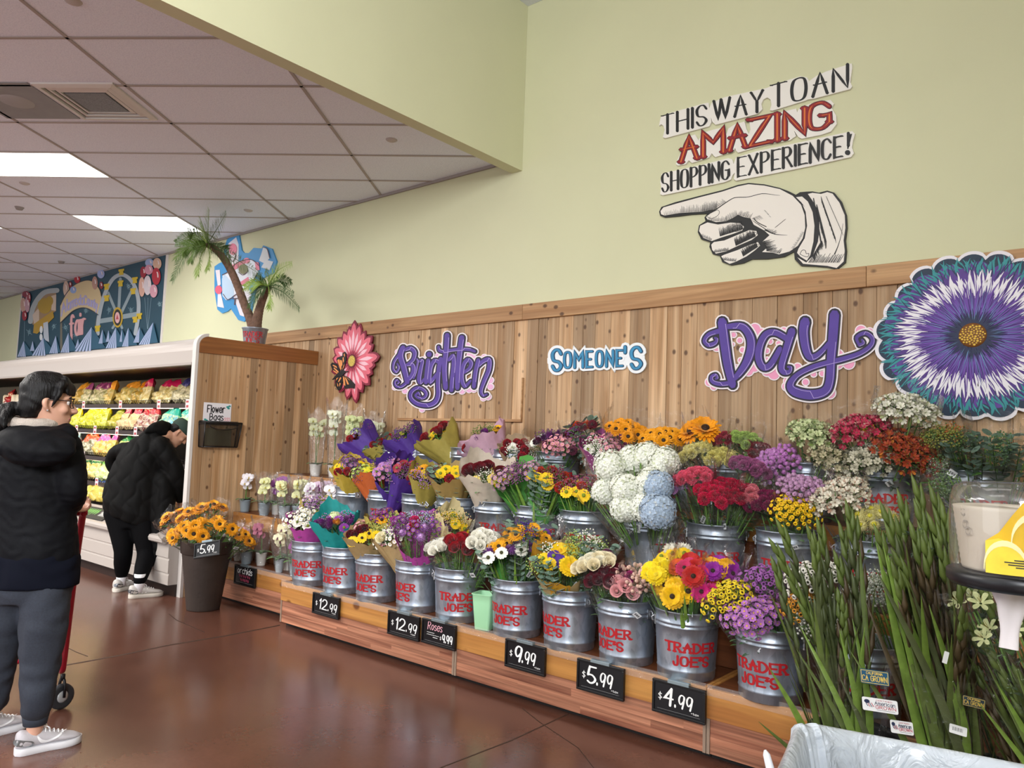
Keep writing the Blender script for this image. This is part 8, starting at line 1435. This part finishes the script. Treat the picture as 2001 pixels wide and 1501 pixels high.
fuse('sweatpants', mb, PANT, t, o, .010, 6, folds(13, .004))
mb = MB(); mb.tube([ank1 + UV * .075, ank1 + UV * .02], [.056, .047], 18); mb.build('cuff', M('#2f3541', .9), t, o); mb = MB(); mb.tube([ank2 + UV * .075, ank2 + UV * .02], [.056, .047], 18); mb.build('cuff', M('#2f3541', .9), t, o)
shoe(t, o, hl, tl, 1, '#bdb8bc', '#d9d8dc', '#f4f4f6', stripe='check', accent2='#8f9698'); shoe(t, o, hl2, hl2 + dl2 * .27, 1, '#bdb8bc', '#d9d8dc', '#f4f4f6', stripe='check')

# ---- red shopping cart
RED = M('#a3162c', .3, spec=.6); CHR = M('#8d8f94', .25, .9); wf = Vector(atz(118, 1386, 0)); fw = (DV * .8 - RV * .6).normalized(); lf = Vector((fw.y * -1, fw.x, 0)); hz = 1.0; hr = Wp(163, 986, 3.72); hr.z = 1.02
t = thing('shopping_cart', 'red metal shopping cart in front of the standing person, handle beside the elbow', 'cart', tuple(wf)); o = wf.copy(); tc_ = wf + UV * .17
def side(s): return lf * (s * .46)
for s in (0, 1):
    h0 = hr + side(s); b0 = tc_ + side(s); mb = MB(); mb.tube(cat_rom([tuple(h0 - fw * .03 + UV * .0), tuple(h0 + UV * -.03 + fw * .005), tuple(h0.lerp(b0, .3) + fw * .03), tuple(h0.lerp(b0, .75) + fw * .035), tuple(b0 + UV * .06 + fw * .02), tuple(b0 + UV * .005 + fw * .07), tuple(b0 + fw * .30), tuple(b0 + fw * .72 + UV * .02)], 6), .0165, 12); mb.build('side_frame', RED, t, o)
mb = MB(); mb.tube([hr - lf * .02, hr + side(1) + lf * .02], .0155, 12); mb.build('handle', RED, t, o, label='red push handle')
for s in (0, 1):
    for f in (0, .68):
        p = wf + side(s) + fw * f; mb = MB(); ax = (RV * .45 + DV * .9).normalized(); axw = ax.cross(UV).normalized(); Xw = Matrix.Translation(p + UV * .064) @ axw.to_track_quat('Z', 'Y').to_matrix().to_4x4(); cst = MB()
        cst.lathe([(.03, -.012), (.052, -.014), (.062, -.011), (.064, 0), (.062, .011), (.052, .014), (.03, .012)], 28, X=Xw); w_ = cst.build('caster', M('#2b2e33', .5), t, o)
        mb.lathe([(.001, -.016), (.02, -.016), (.034, -.009), (.034, .009), (.02, .016), (.001, .016)], 20, X=Xw); mb.build('hub', M('#b9bcc0', .35, .3), w_, Vector(o)); mb = MB(); mb.tube([p + UV * .062 + axw * .022, p + UV * .12 + axw * .024 + ax * .0, p + UV * .152 + axw * .012], .007, 6); mb.tube([p + UV * .062 - axw * .022, p + UV * .12 - axw * .024, p + UV * .152 - axw * .012], .007, 6); mb.tube([p + UV * .145, p + UV * .175], .012, 8); mb.build('fork', M('#1d1d20', .4, .5), w_, Vector(o))
def wires(name, c00, c10, c11, c01, nu, nv, r, mat):
    mb = MB()
    for i in range(nu + 1): f = i / nu; mb.tube([c00.lerp(c10, f), c01.lerp(c11, f)], r, 5)
    for j in range(nv + 1): f = j / nv; mb.tube([c00.lerp(c01, f), c10.lerp(c11, f)], r, 5)
    mb.build(name, mat, t, o)
zt_, zb_ = .92, .52; b0 = wf + lf * .03 + fw * .10; b1 = wf + lf * .43 + fw * .10; f0, f1 = b0 + fw * .72 + lf * .04, b1 + fw * .72 - lf * .04; u_ = lambda p, z: Vector((p.x, p.y, z)); WRM = M('#b7283a', .3, spec=.6); GW = M('#cfd0d2', .3, .6)
for c_ in ((u_(b0, zb_), u_(f0, zb_ + .06), u_(f0, zt_ - .03), u_(b0, zt_)), (u_(b1, zb_), u_(f1, zb_ + .06), u_(f1, zt_ - .03), u_(b1, zt_))): wires('basket_side', *c_, 16, 4, .0026, GW)
wires('basket_front', u_(f0, zb_ + .06), u_(f1, zb_ + .06), u_(f1, zt_ - .03), u_(f0, zt_ - .03), 9, 4, .0026, GW); wires('basket_back', u_(b0, zb_), u_(b1, zb_), u_(b1, zt_), u_(b0, zt_), 9, 4, .0026, GW); wires('basket_floor', u_(b0, zb_), u_(f0, zb_ + .06), u_(f1, zb_ + .06), u_(b1, zb_), 14, 8, .0026, GW)
wires('lower_rack', u_(b0, .24), u_(f0, .25), u_(f1, .25), u_(b1, .24), 3, 9, .005, WRM); mb = MB(); mb.tube([u_(b0, .24), u_(f0, .25), u_(f1, .25), u_(b1, .24)], .011, 8, closed=True); mb.build('rack_frame', RED, t, o)

# ---- the shopper bending into the cooler
d1 = 6.73; Wq = lambda u, v, dd=0.0: Wp(u, v, d1, dd); base = atz(262, 1166, 0); t = thing('person', 'person in a black quilted jacket and leggings bending into the cooler', 'person', tuple(base)); o = base.copy(); BLKJ = M('#080808', .7, spec=.15); LEG = M('#060608', .8, spec=.1)
SHQ = []
for hp, tp in (((222, 1158), (262, 1148)), ((250, 1170), (313, 1164))):
    h_ = atz(*hp, 0); v_ = atz(*tp, 0) - h_; v_.z = 0; v_ = v_.normalized() * .285; SHQ.append((h_, v_, h_ + v_ * .29 + UV * .10))
KN = [Wq(241, 1076, -.04), Wq(286, 1080, -.04)]
mb = MB(); hc = Wq(350, 846, .22); fdir = (RV * .62 + DV * .35 - UV * .70).normalized(); upv = (RV * .62 + DV * .30 + UV * .72).normalized(); A2 = head_part(mb, hc, fdir, upv, .98); limb(mb, [hc - upv * .07 - fdir * .03, Wq(318, 852, .12), Wq(290, 880, .05)], [.055, .058, .09], 4); limb(mb, [Wq(290, 880, .05), Wq(262, 940), Wq(252, 990)], [.12, .13, .14], 4)
rw = Wq(352, 985, .25); limb(mb, [Wq(322, 868, .02), Wq(345, 925, .08), rw], [.045, .038, .027], 4, 10); hand(mb, rw, (RV * .3 + DV * .35 - UV * .9), RV * .6 + DV * .6, -.5, .95); lw = Wq(318, 960, .45); limb(mb, [Wq(292, 872, .25), Wq(298, 925, .34), lw], [.045, .038, .027], 4, 10); hand(mb, lw, (RV * .3 + DV * .5 - UV * .8), RV * .7, -.5, .95)
for a_, b_, c_ in ((Wq(232, 1000), KN[0], SHQ[0][2]), (Wq(280, 1005), KN[1], SHQ[1][2])): limb(mb, [a_, b_, c_, c_ - UV * .03], [.075, .040, .028, .030], 5, 12)
fuse('body', mb, M('#c39378', .5, sss=.1), t, o, .0075, 3)
mb = MB(); ring(mb, [(Wq(248, 960), RV * .15 + UV * .03, DV * .12), (Wq(246, 1000), RV * .165, DV * .135), (Wq(252, 1030), RV * .15, DV * .12)], 22); 
for i, (h0_, u_k) in enumerate(((Wq(232, 1000), (238, 1038)), (Wq(276, 1005), (283, 1042)))):
    limb(mb, [h0_, Wq(*u_k, -.02), KN[i], KN[i].lerp(SHQ[i][2], .45), SHQ[i][2] + UV * .05], [.128, .103, .078, .072, .054], 6)
fuse('leggings', mb, LEG, t, o, .011, 5)
ax1 = lambda u, v: (RV * u + UV * v).normalized()
mb = MB(); ring(mb, [(Wq(251, 1012), ax1(.93, -.36) * .235, DV * .16), (Wq(254, 990), ax1(.93, -.36) * .255, DV * .19), (Wq(262, 950, .01), ax1(.93, -.38) * .245, DV * .19), (Wq(274, 912, .02), ax1(.9, -.42) * .215, DV * .185), (Wq(290, 880, .04), ax1(.86, -.50) * .175, DV * .165), (Wq(306, 858, .07), ax1(.8, -.58) * .12, DV * .13), (Wq(316, 848, .09), ax1(.75, -.62) * .08, DV * .09)], 30)
limb(mb, [Wq(312, 872, .0), Wq(334, 905, .03), Wq(346, 945, .08), Wq(350, 972, .2)], [.095, .088, .075, .055], 5); limb(mb, [Wq(282, 872, .2), Wq(292, 915, .3), Wq(314, 950, .42)], [.09, .08, .06], 5); limb(mb, [Wq(250, 880, .02), Wq(226, 885, .06), Wq(219, 906, .1), Wq(240, 930, .16)], [.08, .062, .055, .06], 5)
limb(mb, [Wq(318, 940, .03), Wq(316, 1010, .02), Wq(309, 1070, .0), Wq(304, 1100, .0)], [.11, .105, .075, .04], 5)
def quilt(co):
    u = co @ np.array(RV) * 15; v = co[:, 2] * 15; r = np.abs(np.sin(PI * (u + .5 * v + .25 * np.sin(v * 2.2)) * .5)) ** .5 * np.abs(np.sin(PI * (u - .5 * v + .25 * np.sin(v * 2.2 + 1)) * .5)) ** .5; return .011 * (r - .5)
jk = fuse('quilted_jacket', mb, BLKJ, t, o, .0105, 6, quilt)
mb = MB(); ring(mb, [(Wq(288, 842, .06), ax1(.6, .5) * .04, DV * .06), (Wq(297, 840, .07), ax1(.35, .9) * .075, DV * .12), (Wq(312, 838, .1), ax1(.2, .98) * .085, DV * .13), (Wq(326, 840, .13), ax1(.1, 1) * .07, DV * .11), (Wq(333, 844, .15), ax1(.1, 1) * .05, DV * .08)], 24); fuse('hood', mb, BLKJ, jk, Vector(o), .010, 5, folds(18, .004))
mb = MB(); sdv = upv.cross(fdir); ring(mb, [(A2(-.012, 0, .13), fdir * .03, sdv * .03), (A2(-.012, 0, .118), fdir * .075, sdv * .062), (A2(-.01, 0, .085), fdir * .099, sdv * .082), (A2(-.012, 0, .045), fdir * .102, sdv * .085), (A2(-.014, 0, .025), fdir * .1, sdv * .083)], 24); limb(mb, [A2(.08, -.05, .04), A2(.14, 0, .035), A2(.08, .05, .04)], [.012, .012, .012], 5, 8); fuse('cap', mb, M('#22372f', .85), t, o, .008, 4)['label'] = 'dark green knit cap'
mb = MB(); ring(mb, [(A2(-.05, 0, .04), fdir * .05, sdv * .083), (A2(-.06, 0, 0), fdir * .05, sdv * .078), (A2(-.06, 0, -.04), fdir * .04, sdv * .06)], 18); fuse('hair', mb, HAIR, t, o, .008, 4)
for h_, v_, k_ in SHQ:
    shoe(t, o, h_, h_ + v_, 1, '#c9c4be', '#d9d2c6', '#f2f0ee', accent2='#7d8187'); mb = MB(); mb.tube([k_ - UV * .05, k_ + UV * .03, k_ + UV * .10], [.040, .042, .046], 16); mb.build('sock', M('#efedf0', .9), t, o)
